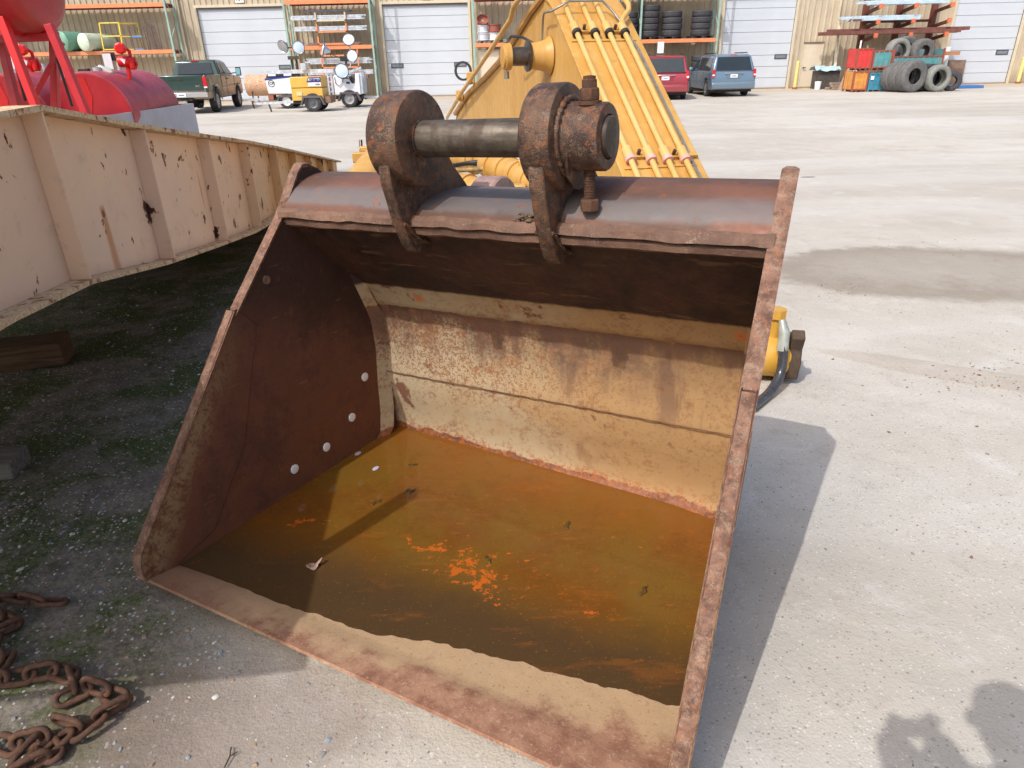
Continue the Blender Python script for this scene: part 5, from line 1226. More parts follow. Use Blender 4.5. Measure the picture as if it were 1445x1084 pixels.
stock(ax_(1180, 28), ax_(1215, 27), zl[1] - 0.02, 3, 0.07, simple("rust_plate", c(120, 76, 66)), "short brown steel ends left of the pale sheets on the middle arms", "steel_ends", "steel", 37.9)
stock(ax_(1208, 5), ax_(1345, 2), zl[2], 4, 0.12, simple("pale_sheet", c(196, 214, 224)), "pale metal lengths on the topmost visible arms of the cantilever rack", "metal_lengths", "steel")
MB().bar((0, 0, 0), (0, 0, 0.01), 0.1)
pz = on_z(1175, 125); pl = MB().bar((0, 0, 0), (0.0, 0.5, at_y(1186, 30, pz.y + 0.5).z), 0.11).obj("pale_post", simple("pale_wood", c(226, 212, 184), 0.7)); pl.location = pz; tag(pl, "tall pale post propped under the brown steel left of the crates", "post")

# --- crates and tyre heap
def crate(px0, px1, ytop, ybot, Yd, mt, label, depth=1.0, open_=False, legm=None, zbase=None):
    yb_ = Yd; x0 = at_y(px0, (ytop + ybot) / 2, yb_).x; x1 = at_y(px1, (ytop + ybot) / 2, yb_).x; z0 = zbase if zbase is not None else max(0.0, at_y((px0 + px1) / 2, ybot, yb_).z); z1 = at_y((px0 + px1) / 2, ytop, yb_).z
    r = thing("steel_crate", label, "crate", (x0, yb_, z0)); w = x1 - x0; H = z1 - z0; lm = legm or mt
    f = 0.12
    for (xx, yy) in ((0, 0), (w - 0.07, 0), (0, depth - 0.07), (w - 0.07, depth - 0.07)): MB().bmm((xx, yy, 0), (xx + 0.07, yy + 0.07, H)).obj("corner_post", lm, r)
    MB().bmm((0.07, 0.02, f), (w - 0.07, 0.04, H - 0.02 if not open_ else H * 0.62)).obj("front_panel", mt, r)
    for xx in (0.02, w - 0.04): MB().bmm((xx, 0.071, f), (xx + 0.02, depth - 0.071, H - 0.02)).obj("side_panel", mt, r)
    MB().bmm((0.07, depth - 0.04, f), (w - 0.07, depth - 0.02, H - 0.02)).obj("rear_panel", mt, r); MB().bmm((0.05, 0.05, f - 0.03), (w - 0.05, depth - 0.05, f)).obj("floor", mt, r)
    k = 0; xx = 0.2
    while xx < w - 0.15:
        MB().bmm((xx, -0.012, f + 0.03), (xx + 0.05, 0.018, (H - 0.06) if not open_ else H * 0.58)).obj("rib", mt, r); xx += 0.24
    MB().bmm((0.072, -0.01, H - 0.06 if not open_ else H * 0.6), (w - 0.072, 0.05, H if not open_ else H * 0.66)).obj("top_rail", lm, r)
    MB().bmm((0.072, -0.008, f - 0.04), (w - 0.072, 0.05, f + 0.02)).obj("bottom_rail", lm, r)
    for xx in (w * 0.28, w * 0.62): MB().bmm((xx, 0.0, 0.0), (xx + 0.09, depth, f - 0.045)).obj("skid", M_BRN, r)
    return z0, z1
CY = 34.6
mrust = simple("crate_rust", c(150, 78, 64), 0.7, 0, 0.2, 6); mteal = simple("crate_teal", c(88, 150, 152), 0.6, 0, 0.15, 5, 0.5, c(170, 120, 108)); mblue = simple("crate_blue", c(64, 134, 160), 0.6, 0, 0.15, 5, 0.4, c(60, 100, 118)); mred = simple("crate_red", c(206, 62, 58), 0.6, 0, 0.1, 4, 0.3, c(190, 110, 96)); mor = simple("crate_orange", c(206, 144, 70), 0.6, 0, 0.15, 5, 0.5, c(170, 104, 60))
crate(1203.5, 1225, 100.5, 128.5, CY, mor, "rusty orange crate on the ground, left end of the stack under the red crate", legm=mrust, zbase=0)
crate(1226, 1250, 103, 130, CY, mblue, "blue crate on the ground between the orange crate and the tyres", zbase=0)
sb = thing("crate_sticker", "white sticker on the blue crate", "sticker", (at_y(1231, 110, CY).x, CY - 0.02, at_y(1231, 110, CY).z)); MB().bmm((-0.07, -0.01, -0.08), (0.07, 0, 0.08)).obj("label_sheet", simple("paper", c(232, 234, 238)), sb)
bb = at_y(1215, 99.5, CY).z
crate(1209, 1231, 68, 98, CY, mred, "bright red crate stacked on the orange crate", legm=mrust, zbase=bb)
crate(1231.5, 1259, 71, 99, CY, mteal, "teal corrugated crate right of the red crate", legm=mrust, zbase=bb)
crate(1259.5, 1332, 69, 98, CY, mteal, "wide open teal crate with faded pink front holding two tyres", legm=mrust, open_=True, zbase=bb, depth=1.4)
# supports for the wide crate
crate(1256, 1330, 99.5, 126, CY + 0.9, mrust, "dark rusty crate hidden behind the ground tyres, below the open crate", zbase=0)
TB = tyre_mesh(0.62, 0.5, 0.30, M_TYREG, 40, 0); TB2 = tyre_mesh(0.55, 0.42, 0.33, M_TYREW, 40); TB3 = tyre_mesh(0.52, 0.4, 0.26, M_TYRE, 36, 26)
def ty(me, px, py, Yd, yaw, label, s=1.0, R=0.62, group="big old tyres heaped by the crates", z=None, tilt=0.0):
    p = at_y(px, py, Yd); tyre(me, (p.x, Yd, z if z is not None else p.z), (pi / 2 + tilt, 0, yaw), label, group, s)
ty(TB, 1285, 112, 33.4, 0.25, "big dusty tyre standing in front of the heap, its hub facing the yard", 1.08, z=0.665)
ty(TB, 1273, 112, 33.9, 0.25, "big dusty tyre just behind the front one", 1.05, z=0.65)
ty(TB, 1262, 112, 34.3, 0.25, "big dusty tyre at the left end of the heap, beside the blue crate", 1.0, z=0.62)
ty(TB3, 1303, 110, 33.9, 0.3, "knobbly dark tyre in the middle of the heap", 1.1, z=0.57)
ty(TB2, 1322, 113, 33.4, 0.15, "pale grey-walled tyre facing the yard at the right of the heap", 1.02, z=0.56)
ty(TB3, 1314, 112, 34.0, 0.15, "dark tyre tucked behind the pale-walled one", 1.08, z=0.56)
ty(TB3, 1341, 119, 33.7, -0.3, "smaller dark tyre leaning at the right end of the heap", 0.8, z=0.42)
ty(TB2, 1266, 75, 35.1, 0.15, "pale-walled tyre lying in the left half of the open crate", 1.02, z=bb + 0.75)
ty(TB, 1300, 76, 35.1, 0.15, "dark tyre in the right half of the open crate", 0.9, z=bb + 0.72)
ty(TB, 1276, 72, 36.0, 0.2, "rearmost grey tyre showing above the other two in the open crate", 1.0, z=bb + 0.8)
# odds and ends by the crates
def boxthing(nm, label, cat, loc, size, mt, rz=0, bev=0.01, rot=None):
    r = thing(nm, label, cat, loc, rz); MB().box((0, 0, size[2] / 2), size).obj("body", mt, r, bevel=bev)
    if rot: r.rotation_euler = rot
    return r
p = on_z(1167, 126); tp = MB(); NV = 8; vs = []
for j in range(NV):
    for i in range(NV): u_, v_ = i / (NV - 1), j / (NV - 1); vs.append(((u_ - 0.5) * 1.3, (v_ - 0.5) * 1.0, 0.75 + 0.12 * noise.noise(Vector((u_ * 4, v_ * 4, 0))) - 0.7 * max(0, abs(v_ - 0.5) - 0.25)))
o = tp.add(vs, [(j * NV + i, j * NV + i + 1, (j + 1) * NV + i + 1, (j + 1) * NV + i) for j in range(NV - 1) for i in range(NV - 1)]).obj("tarpaulin", simple("blue_tarp", c(168, 196, 210), 0.6)); o.location = (p.x, p.y + 0.6, 0.3); tag(o, "pale blue tarpaulin thrown over scrap right of the personnel door", "tarpaulin")
o = boxthing("scrap_box", "dark scrap box under the pale blue tarpaulin", "box", (p.x + 0.1, p.y + 0.65, 0), (1.1, 0.8, 0.85), simple("scrap_dark", c(78, 72, 68), 0.8, 0, 0.3, 6))
bk = thing("bucket_pail", "small white pail standing by the scrap under the tarpaulin", "pail", (p.x - 0.55, p.y - 0.1, 0)); MB().lathe([(0, 0.02), (0, 0.13), (0.38, 0.16), (0.38, 0.145), (0.02, 0.12), (0.02, 0.01)], (0, 0, 0), (0, 0, 1), 18).obj("pail_body", simple("paper", c(232, 234, 238)), bk)
for k, (px, lx, cc_, lab) in enumerate(((1186, 0.9, c(150, 132, 116), "grey-brown board leaning left of the crates"), (1194, 0.55, c(206, 196, 112), "yellowish board leaning against the orange crate"), (1204, 0.25, c(216, 214, 206), "thin white post standing beside the red crate"))):
    q = on_z(px, 127); h_ = (1.5, 1.1, 2.2)[k]; o = MB().bar((0, 0, 0), (lx * 0.8, 0.5, h_), (0.3, 0.2, 0.07)[k], 0.04).obj("leaning_board", simple("board_%d" % k, cc_, 0.8, 0, 0.2, 8)); o.location = (q.x, q.y, 0); tag(o, lab, "board")
q = on_z(1193, 127)
for k in range(5): o = MB().box((0, 0, 0.06), (random.uniform(.4, .9), 0.18, 0.10)).obj("scrap_plank", simple("board_0", c(150, 132, 116)), bevel=0.01); o.location = (q.x + random.uniform(-.5, .3), q.y + 0.3 + 0.16 * k, 0.11 * (k % 3)); o.rotation_euler = (0, 0, random.uniform(-.4, .4)); tag(o, ("lowest and leftmost", "second from front", "middle", "fourth from front", "rearmost")[k] + " short weathered plank in the low pile left of the orange crate", "plank", "short planks piled left of the crates")
q = on_z(1347, 120); sb2 = boxthing("brown_bin", "brown steel bin behind the right end of the tyre heap", "bin", (q.x, q.y + 0.6, 0), (0.95, 0.7, 1.2), simple("bin_brown", c(134, 112, 98), 0.7, 0, 0.15, 5), 0.1)
o = boxthing("loading_pallet", "blue pallet lying flat right of the tyre heap", "pallet", (at_y(1362, 122, 36.0).x, 36.0, 0.0), (1.2, 1.0, 0.13), simple("pallet_blue", c(60, 110, 170), 0.6), 0)
o = MB().bmm((-0.45, -0.1, 0), (0.45, 0.1, 0.16)).obj("orange_block", simple("dark_orange", c(170, 120, 84), 0.7)); o.location = (at_y(1341, 76, 34.9).x, 35.0, at_y(1341, 78, 35).z); tag(o, "dark orange timber sticking out beside the open teal crate", "timber")
o = MB().cyl((0, 0, 0), (0, 0, 1.3), 0.1, 12).obj("white_drum_post", simple("paper", c(232, 234, 238))); o.location = (at_y(1336, 95, 35.2).x, 35.4, bb - 0.4); tag(o, "thin white tube standing behind the right end of the open crate", "tube")
# rear boss of the bucket linkage, seen over the tube between the ears
MB().lathe([(0, 0.02), (0, 0.112), (0.008, 0.12), (0.10, 0.12), (0.108, 0.114), (0.108, 0.06), (0.09, 0.055), (0.09, 0.02)], (0.70, 1.335, 1.088), (1, 0, 0), 44).obj("rear_boss", m_steel_rust("boss_pale", c(168, 138, 128), c(142, 112, 104), c(150, 100, 74), sc=3, rough=0.5), bucket, smooth=35)
MB().prism([Vector((0.725, a, h)) for a, h in ((1.25, 0.9), (1.36, 0.85), (1.44, 1.08), (1.22, 1.1))], [Vector((0.775, a, h)) for a, h in ((1.25, 0.9), (1.36, 0.85), (1.44, 1.08), (1.22, 1.1))]).obj("rear_ear", M_EAR, bucket, bevel=0.004)

# ================================================================== VEHICLES
def paint(name, col, dust=0.25):
    if name in MATS: return MATS[name]
    M = Mat(name); n = M.noise(3, 5, 0.6); Z = M.xyz()[2]
    cc = M.mix(col, tuple(x * 0.85 + 0.02 for x in col), n); cc = M.mix(cc, (0.20, 0.17, 0.13), M.ss(Z + (n - 0.5) * 0.3, 0.75, 0.2) * dust)
    M.set(cc, M.ss(Z, 0.3, 0.9, 0.45, 0.22), 0.25, 0.5, 0.5); MATS[name] = M.m; return M.m
M_GLASS = simple("car_glass", c(38, 48, 54), 0.08, 0, 0.1, 2); M_CHROME = simple("chrome", c(206, 206, 208), 0.18, 0.9, 0.05, 4); M_PLAST = simple("black_plastic", c(40, 40, 42), 0.6); M_TAIL = simple("tail_lamp", c(190, 30, 40), 0.25, 0, 0.1, 4); M_LAMPW = simple("reverse_lamp", c(226, 220, 214), 0.3); M_UNDER = simple("underbody", c(46, 40, 38), 0.8); M_PLATE = simple("number_plate", c(220, 226, 234), 0.4, 0, 0.03, 4); M_PINKT = simple("plate_print", c(120, 120, 140), 0.6)
def wheel(parent, loc, R=0.34, w=0.22, rimm=None, side=1, spokes=5, name="wheel"):
    wme = ('w', R, w); 
    if wme not in cache: cache[wme] = tyre_mesh(R, w, R * 0.62, simple("road_tyre", c(48, 48, 50), 0.8, 0, 0.15, 12, 0.35, c(110, 100, 88)), 28)
    o = inst(name, cache[wme], parent, loc, (0, pi / 2, 0))
    rm = rimm or simple("alloy", c(176, 178, 182), 0.3, 0.7, 0.05, 6)
    mb = MB().ring([(w * 0.38, R * 0.64), (w * 0.42, R * 0.64), (w * 0.40, R * 0.54), (w * 0.15, R * 0.52), (-w * 0.3, R * 0.6), (-w * 0.32, R * 0.63)], (0, 0, 0), (0, 0, side), 24)
    for k in range(spokes): an = 2 * pi * k / spokes; mb.bar((cos(an) * R * 0.1, sin(an) * R * 0.1, side * w * 0.33), (cos(an) * R * 0.58, sin(an) * R * 0.58, side * w * 0.36), R * 0.17, 0.03)
    mb.cyl((0, 0, side * w * 0.1), (0, 0, side * w * 0.40), R * 0.16, 12); mb.cyl((0, 0, -w * 0.05 * side), (0, 0, side * w * 0.02), R * 0.6, 24)
    mb.obj("rim", rm, o); return o
def side_poly_with_arches(pts, arches):
    """lower body outline in (y,z): bottom edge gets semicircular wheel cut-outs"""
    out = list(pts); bot = []
    z0 = pts[0][1]
    for (cy, cz, r) in arches:
        a0 = math.asin(max(-1, min(1, (z0 - cz) / r))); n = 10
        for k in range(n + 1):
            an = pi - a0 - (pi - 2 * a0) * k / n; bot.append((cy + cos(an) * r, cz + sin(an) * r))
    return [pts[0]] + bot + list(pts[1:])
def extr(name, poly, hw, mat, parent, bevel=0.04, seg=3, label=None):
    """extrude a (y,z) outline across the vehicle; hw may be a function of (y,z)"""
    f = hw if callable(hw) else (lambda y, z: hw)
    return MB().prism([Vector((-f(y, z), y, z)) for y, z in poly], [Vector((f(y, z), y, z)) for y, z in poly]).obj(name, mat, parent, smooth=40, bevel=bevel, bseg=seg, label=label)
def quad_panel(name, P, mat, parent, th=0.012, bevel=0.0):
    P = [Vector(p) for p in P]; n = (P[1] - P[0]).cross(P[2] - P[0]).normalized() * th
    return MB().prism([p - n * 0.5 for p in P], [p + n * 0.5 for p in P]).obj(name, mat, parent, smooth=30, bevel=bevel)

def minivan(label, loc, rz, pm, group):
    t = thing("minivan", label, "minivan", loc, rz, group)        # rear bumper at y=0, pointing +y
    HW = 0.97
    low = side_poly_with_arches([(0.06, 0.30), (4.95, 0.28), (5.10, 0.45), (5.08, 0.72), (4.75, 0.90), (3.95, 1.05), (0.10, 1.06), (0.0, 0.85), (0.0, 0.42)], [(0.98, 0.36, 0.42), (4.05, 0.36, 0.42)])
    extr("body", low, HW, pm, t, 0.05)
    hw = lambda y, z: HW - 0.02 - max(0, z - 1.04) * 0.27
    gh = [(0.07, 1.045), (3.96, 1.045), (3.05, 1.60), (2.6, 1.70), (1.5, 1.745), (0.55, 1.72), (0.33, 1.66)]
    extr("cabin", gh, hw, pm, t, 0.06)
    for k in (-1, 1):
        e = 0.012
        S = lambda y, z: Vector((k * (hw(y, z) + 0.004), y, z))
        for poly in ([(0.42, 1.10), (1.42, 1.10), (1.42, 1.58), (0.62, 1.58)], [(1.50, 1.10), (2.50, 1.10), (2.46, 1.60), (1.50, 1.60)], [(2.60, 1.10), (3.62, 1.10), (3.05, 1.50), (2.66, 1.58)]):
            P = [S(*q) for q in poly]; MB().prism(P, [p + Vector((k * e, 0, 0)) for p in P]).obj("window", M_GLASS, t, smooth=20)
        for y in (1.46, 2.56, 3.55): MB().bmm((k * (HW + 0.002) - 0.004, y - 0.008, 0.40), (k * (HW + 0.002) + 0.004, y + 0.008, 1.03)).obj("door_gap", M_PLAST, t)
        MB().bmm((k * HW - 0.015, 1.45, 0.62), (k * HW + 0.018, 3.55, 0.66)).obj("trim_strip", pm, t, bevel=0.006)
        for y in (1.70, 2.72): MB().bmm((k * HW - 0.01, y, 0.90), (k * HW + 0.035, y + 0.22, 0.94)).obj("handle", M_CHROME, t, bevel=0.006)
        MB().sphere((0, 0, 0), 0.12, 8, (0.9, 0.5, 0.8)).obj("mirror", pm, t).location = (k * (HW + 0.09), 3.35, 1.12)
        MB().bmm((k * 0.70 - 0.02, 0.7, 1.76), (k * 0.70 + 0.02, 2.5, 1.80)).obj("roof_rail", M_PLAST, t, bevel=0.01)
        P = [(k * 0.975, -0.012, 0.80), (k * 0.86, -0.018, 0.80), (k * 0.84, 0.035, 1.13), (k * 0.955, 0.045, 1.13)]; quad_panel("tail_lamp", P, M_TAIL, t, 0.05, 0.008)
        quad_panel("reverse_lamp", [(k * 0.965, -0.040, 0.87), (k * 0.87, -0.040, 0.87), (k * 0.865, -0.030, 0.93), (k * 0.96, -0.030, 0.93)], M_LAMPW, t, 0.02)
        MB().bmm((k * HW - 0.012, 0.05, 0.72), (k * HW + 0.012, 0.42, 1.10)).obj("lamp_side", M_TAIL if False else pm, t, bevel=0.006)
        wheel(t, (k * 0.85, 0.98, 0.345), 0.345, 0.22, side=k); wheel(t, (k * 0.85, 4.05, 0.345), 0.345, 0.22, side=k)
    RW = [(-0.80, 0.085, 1.08), (0.80, 0.085, 1.08), (0.70, 0.32, 1.62), (-0.70, 0.32, 1.62)]; quad_panel("rear_window", RW, M_GLASS, t, 0.02, 0.006)
    extr("rear_bumper", [(-0.07, 0.33), (0.10, 0.30), (0.10, 0.60), (-0.02, 0.62), (-0.08, 0.55)], HW - 0.01, pm, t, 0.04)
    MB().bmm((-0.72, -0.035, 0.585), (0.72, 0.0, 0.605)).obj("bumper_trim", M_CHROME, t)
    MB().bmm((-0.40, -0.028, 0.955), (0.40, 0.01, 0.99)).obj("tailgate_bar", M_CHROME, t, bevel=0.008)
    MB().bmm((-0.33, -0.006, 0.76), (0.33, 0.004, 0.95)).obj("plate_recess", pm, t, bevel=0.004)
    MB().bmm((-0.16, -0.022, 0.79), (0.16, -0.010, 0.93)).obj("number_plate", M_PLATE, t)
    MB().bmm((-0.09, -0.026, 0.84), (0.09, -0.0225, 0.875)).obj("plate_print", M_PINKT, t)
    MB().bar((0.03, 0.10, 1.12), (0.36, 0.12, 1.13), 0.018).obj("wiper", M_PLAST, t); MB().bmm((-0.13, 0.34, 1.70), (0.13, 0.36, 1.725)).obj("brake_lamp", M_TAIL, t)
    MB().bmm((-0.9, 0.2, 0.2), (0.9, 4.9, 0.32)).obj("underbody", M_UNDER, t); MB().bmm((-0.74, 0.3, 0.25), (0.74, 4.7, 0.75)).obj("wheel_housing", M_UNDER, t)
    return t
q = on_z(1033, 137); minivan("silver blue minivan parked facing the wall right of the red one", (q.x, q.y + 0.05, 0), radians(0.5), paint("van_blue", c(106, 130, 150)), "minivans parked by the rack")
q = on_z(937, 142); minivan("dark red minivan parked facing the wall, half hidden by the yellow boom", (q.x + 0.02, q.y + 0.1, 0), radians(-9), paint("van_red", c(150, 34, 52)), "minivans parked by the rack")

def pickup(label, loc, rz):
    t = thing("pickup_truck", label, "pickup truck", loc, rz); pg = paint("truck_green", c(38, 66, 62), 0.1); ptan = paint("truck_tan", c(146, 132, 112), 0.5); HW = 1.0
    low = side_poly_with_arches([(0.05, 0.55), (5.55, 0.55), (5.65, 0.75), (5.62, 1.02), (0.0, 0.98)], [(1.15, 0.44, 0.52), (4.75, 0.44, 0.52)])
    extr("lower_body", low, HW - 0.012, ptan, t, 0.04)
    # box sides with open bed
    for k in (-1, 1):
        up = side_poly_with_arches([(0.0, 0.80), (2.1, 0.80), (2.1, 1.42), (0.0, 1.42)], [(1.15, 0.44, 0.55)]) 
        P = [(y, z) for y, z in up]; xo, xi = k * HW, k * (HW - 0.12)
        MB().prism([Vector((xo, y, z)) for y, z in P], [Vector((xi, y, z)) for y, z in P]).obj("bed_side", pg, t, smooth=30, bevel=0.03, bseg=3)
        n = 14; A = []; B = []
        for i in range(n + 1): an = pi * i / n; A.append(Vector((k * (HW + 0.0), 1.15 + cos(an) * 0.52, 0.46 + sin(an) * 0.52))); B.append(Vector((k * (HW + 0.035), 1.15 + cos(an) * 0.58, 0.46 + sin(an) * 0.60)))
        MB().add(A + B + [p - Vector((k * 0.05, 0, 0)) for p in B], [(i, i + 1, n + 2 + i, n + 1 + i) for i in range(n)] + [(n + 1 + i, n + 2 + i, 2 * n + 3 + i, 2 * n + 2 + i) for i in range(n)]).obj("wheel_arch", ptan, t)
    for z0_ in (0,): MB().bmm((-0.88, 0.06, 0.80), (0.88, 2.1, 0.86)).obj("bed_floor", M_UNDER, t)
    extr("front_body", [(2.13, 0.90), (5.60, 1.0), (5.58, 1.22), (5.4, 1.30), (4.3, 1.36), (2.13, 1.40)], HW, pg, t, 0.05)
    extr("tailgate", [(-0.02, 0.86), (0.07, 0.86), (0.07, 1.40), (0.0, 1.43), (-0.03, 1.40)], 0.84, pg, t, 0.02)
    hw = lambda y, z: HW - 0.03 - max(0, z - 1.38) * 0.30
    extr("cab", [(2.16, 1.36), (4.35, 1.34), (3.75, 1.90), (3.3, 1.97), (2.55, 1.98), (2.32, 1.94)], hw, pg, t, 0.06)
    quad_panel("rear_window", [(-0.72, 2.155, 1.43), (0.72, 2.155, 1.43), (0.64, 2.275, 1.85), (-0.64, 2.275, 1.85)], M_GLASS, t, 0.03, 0.01)
    MB().bmm((-0.16, 2.28, 1.92), (0.16, 2.31, 1.955)).obj("brake_lamp", M_TAIL, t)
    for k in (-1, 1):
        S = lambda y, z: Vector((k * (hw(y, z) + 0.004), y, z))
        for poly in ([(2.36, 1.44), (2.86, 1.44), (2.86, 1.86), (2.50, 1.86)], [(2.94, 1.44), (4.05, 1.42), (3.66, 1.84), (2.94, 1.87)]):
            P = [S(*q_) for q_ in poly]; MB().prism(P, [p + Vector((k * 0.012, 0, 0)) for p in P]).obj("window", M_GLASS, t, smooth=20)
        for y in (2.13, 2.90, 4.25): MB().bmm((k * (HW + 0.002) - 0.004, y - 0.01, 0.6), (k * (HW + 0.002) + 0.004, y + 0.01, 1.36)).obj("door_gap", M_PLAST, t)
        MB().bmm((k * (HW + 0.0) - 0.01, 3.0, 1.22), (k * HW + 0.04, 3.22, 1.26)).obj("handle", M_PLAST, t, bevel=0.006)
        MB().bar((k * 0.95, 4.05, 1.42), (k * 1.20, 4.05, 1.45), 0.04).obj("mirror_arm", M_PLAST, t); MB().bmm((k * 1.18, 4.00, 1.32), (k * 1.40, 4.10, 1.66)).obj("mirror", M_PLAST, t, bevel=0.02)
        MB().bmm((k * 1.20, 3.985, 1.36), (k * 1.38, 3.998, 1.62)).obj("mirror_glass", simple("mirror_glass", c(140, 190, 196), 0.1), t)
        MB().bmm((k * 0.845, -0.035, 0.98), (k * 0.995, 0.06, 1.36)).obj("tail_lamp", M_TAIL, t, bevel=0.01)
        MB().bmm((k * 0.86, -0.045, 0.95), (k * 0.985, -0.02, 1.0)).obj("reverse_lamp", M_LAMPW, t)
        wheel(t, (k * 0.86, 1.15, 0.42), 0.42, 0.28, side=k, spokes=8); wheel(t, (k * 0.86, 4.75, 0.42), 0.42, 0.28, side=k, spokes=8)
    MB().bmm((0.998, 0.28, 1.02), (1.012, 0.62, 1.26)).obj("fuel_flap_dent", ptan, t, bevel=0.005)
    extr("rear_bumper", [(-0.16, 0.62), (-0.02, 0.60), (-0.02, 0.80), (-0.18, 0.80)], 0.98, M_CHROME, t, 0.02)
    MB().bmm((-0.17, -0.21, 0.64), (0.17, -0.185, 0.80)).obj("number_plate", M_PLATE, t); MB().bmm((-0.10, -0.214, 0.69), (0.10, -0.2105, 0.73)).obj("plate_print", M_PINKT, t)
    MB().bmm((-0.35, -0.12, 0.50), (0.35, 0.2, 0.60)).obj("hitch", M_UNDER, t); MB().sphere((0, 1.15, 0.42), 0.26, 8, (1, 1, 0.9)).obj("axle_housing", M_UNDER, t); MB().bmm((-0.8, 0.4, 0.5), (0.8, 5.3, 0.78)).obj("chassis", M_UNDER, t)
    MB().bmm((-0.5, -0.045, 1.27), (0.5, -0.028, 1.30)).obj("tailgate_crease", pg, t); MB().lathe([(0, 0.01), (0, 0.09), (0.012, 0.085), (0.014, 0.01)], (0, -0.032, 1.31), (0, -1, 0), 16).obj("tailgate_handle", M_PLAST, t)
    text_obj("tailgate_lettering", "F350", 0.10, M_CHROME, t, (-0.62, -0.034, 0.97), (pi / 2, 0, 0), bold=0.003); text_obj("tailgate_lettering", "XLT", 0.09, M_CHROME, t, (0.62, -0.034, 1.02), (pi / 2, 0, 0), bold=0.003)
    return t
q = on_z(275, 158)
pickup("dark green and tan pickup truck parked nose to the wall, tailgate towards the yard", (q.x + 0.35, q.y - 1.6, 0), radians(6))

# ================================================================== TOWED MACHINES
M_FEND = simple("grey_fender", c(92, 84, 86), 0.6); M_GALV = simple("galvanised", c(200, 206, 214)); M_WRIM = simple("white_rim", c(216, 216, 216), 0.45); M_GRIM = simple("grey_rim", c(96, 98, 102), 0.5, 0.3)
def trailer_base(t, w, L, R, rimm, clear=0.45, axle=None, drawbar=1.2, side=-1):
    ay = axle if axle is not None else w * 0.6
    # local x runs along the trailer, y is depth
    MB().bmm((0, 0.08, clear - 0.12), (w, L - 0.08, clear)).obj("chassis", M_UNDER, t)
    for yy, s_ in ((0.0, -1), (L, 1)):
        wr = inst("wheel", cache.setdefault(('tw', R), tyre_mesh(R, 0.2, R * 0.58, simple("road_tyre", c(48, 48, 50)), 28)), t, (ay, yy + s_ * 0.02, R), (pi / 2, 0, 0))
        mb = MB().ring([(0.085, R * 0.6), (0.095, R * 0.6), (0.07, R * 0.48), (0.02, R * 0.45), (-0.06, R * 0.55)], (0, 0, 0), (0, 0, 1 if s_ < 0 else -1), 22); mb.cyl((0, 0, 0.0), (0, 0, (0.05 if s_ < 0 else -0.05)), R * 0.5, 20); mb.cyl((0, 0, 0), (0, 0, 0.09 if s_ < 0 else -0.09), R * 0.14, 10)
        for k in range(5): an = 2 * pi * k / 5; mb.cyl((cos(an) * R * 0.25, sin(an) * R * 0.25, 0.0), (cos(an) * R * 0.25, sin(an) * R * 0.25, 0.066 if s_ < 0 else -0.066), R * 0.05, 6)
        mb.obj("rim", rimm, wr)
        a = [(ay - R * 1.45, R * 0.75), (ay - R * 1.05, R * 1.75), (ay + R * 1.05, R * 1.75), (ay + R * 1.45, R * 0.75), (ay + R * 1.22, R * 0.75), (ay + R * 0.9, R * 1.5), (ay - R * 0.9, R * 1.5), (ay - R * 1.22, R * 0.75)]
        y0_, y1_ = (yy - 0.14, yy + 0.06) if s_ < 0 else (yy - 0.06, yy + 0.14)
        MB().prism([Vector((x, y0_, z)) for x, z in a], [Vector((x, y1_, z)) for x, z in a]).obj("fender", M_FEND, t, smooth=20, bevel=0.008)
    MB().bar((0.0 if side < 0 else w, L / 2, clear - 0.06), (-drawbar if side < 0 else w + drawbar, L / 2, clear - 0.10), 0.09).obj("drawbar", M_GALV, t)
    MB().bar((-drawbar * 0.7 if side < 0 else w + drawbar * 0.7, L / 2, clear - 0.1), (-drawbar * 0.66 if side < 0 else w + drawbar * 0.66, L / 2, 0.0), 0.05).obj("jack_leg", M_PLAST, t)
def lamp_head(label, p, d, R=0.27, tone=None):
    t = thing("floodlight", label, "floodlight", p, 0, "floodlight heads of the light towers"); d = Vector(d).normalized()
    MB().lathe([(-0.28, 0.03), (-0.26, 0.07), (-0.15, 0.11), (0, R), (0.015, R * 1.03), (0.03, R), (0.01, R * 0.92), (-0.10, 0.10)], (0, 0, 0), d, 28).obj("reflector", simple("lamp_reflector", c(196, 206, 218), 0.2, 0.7, 0.05, 4), t)
    MB().lathe([(0.0, 0.01), (0.0, R * 0.94), (0.012, R * 0.8), (0.02, 0.01)], d * 0.005, d, 28).obj("lens", tone or simple("lamp_lens", c(206, 222, 240), 0.15, 0, 0.04, 4), t)
    MB().ring([(0, R * 1.02), (0.02, R * 1.02), (0.02, R * 1.1), (0, R * 1.1)], -d * 0.02, d, 24).obj("rim_ring", M_DSTEEL, t); MB().bar(-d * 0.2, -d * 0.30 - Vector((0, 0, 0.2)), 0.03).obj("bracket", M_DSTEEL, t)
    return t
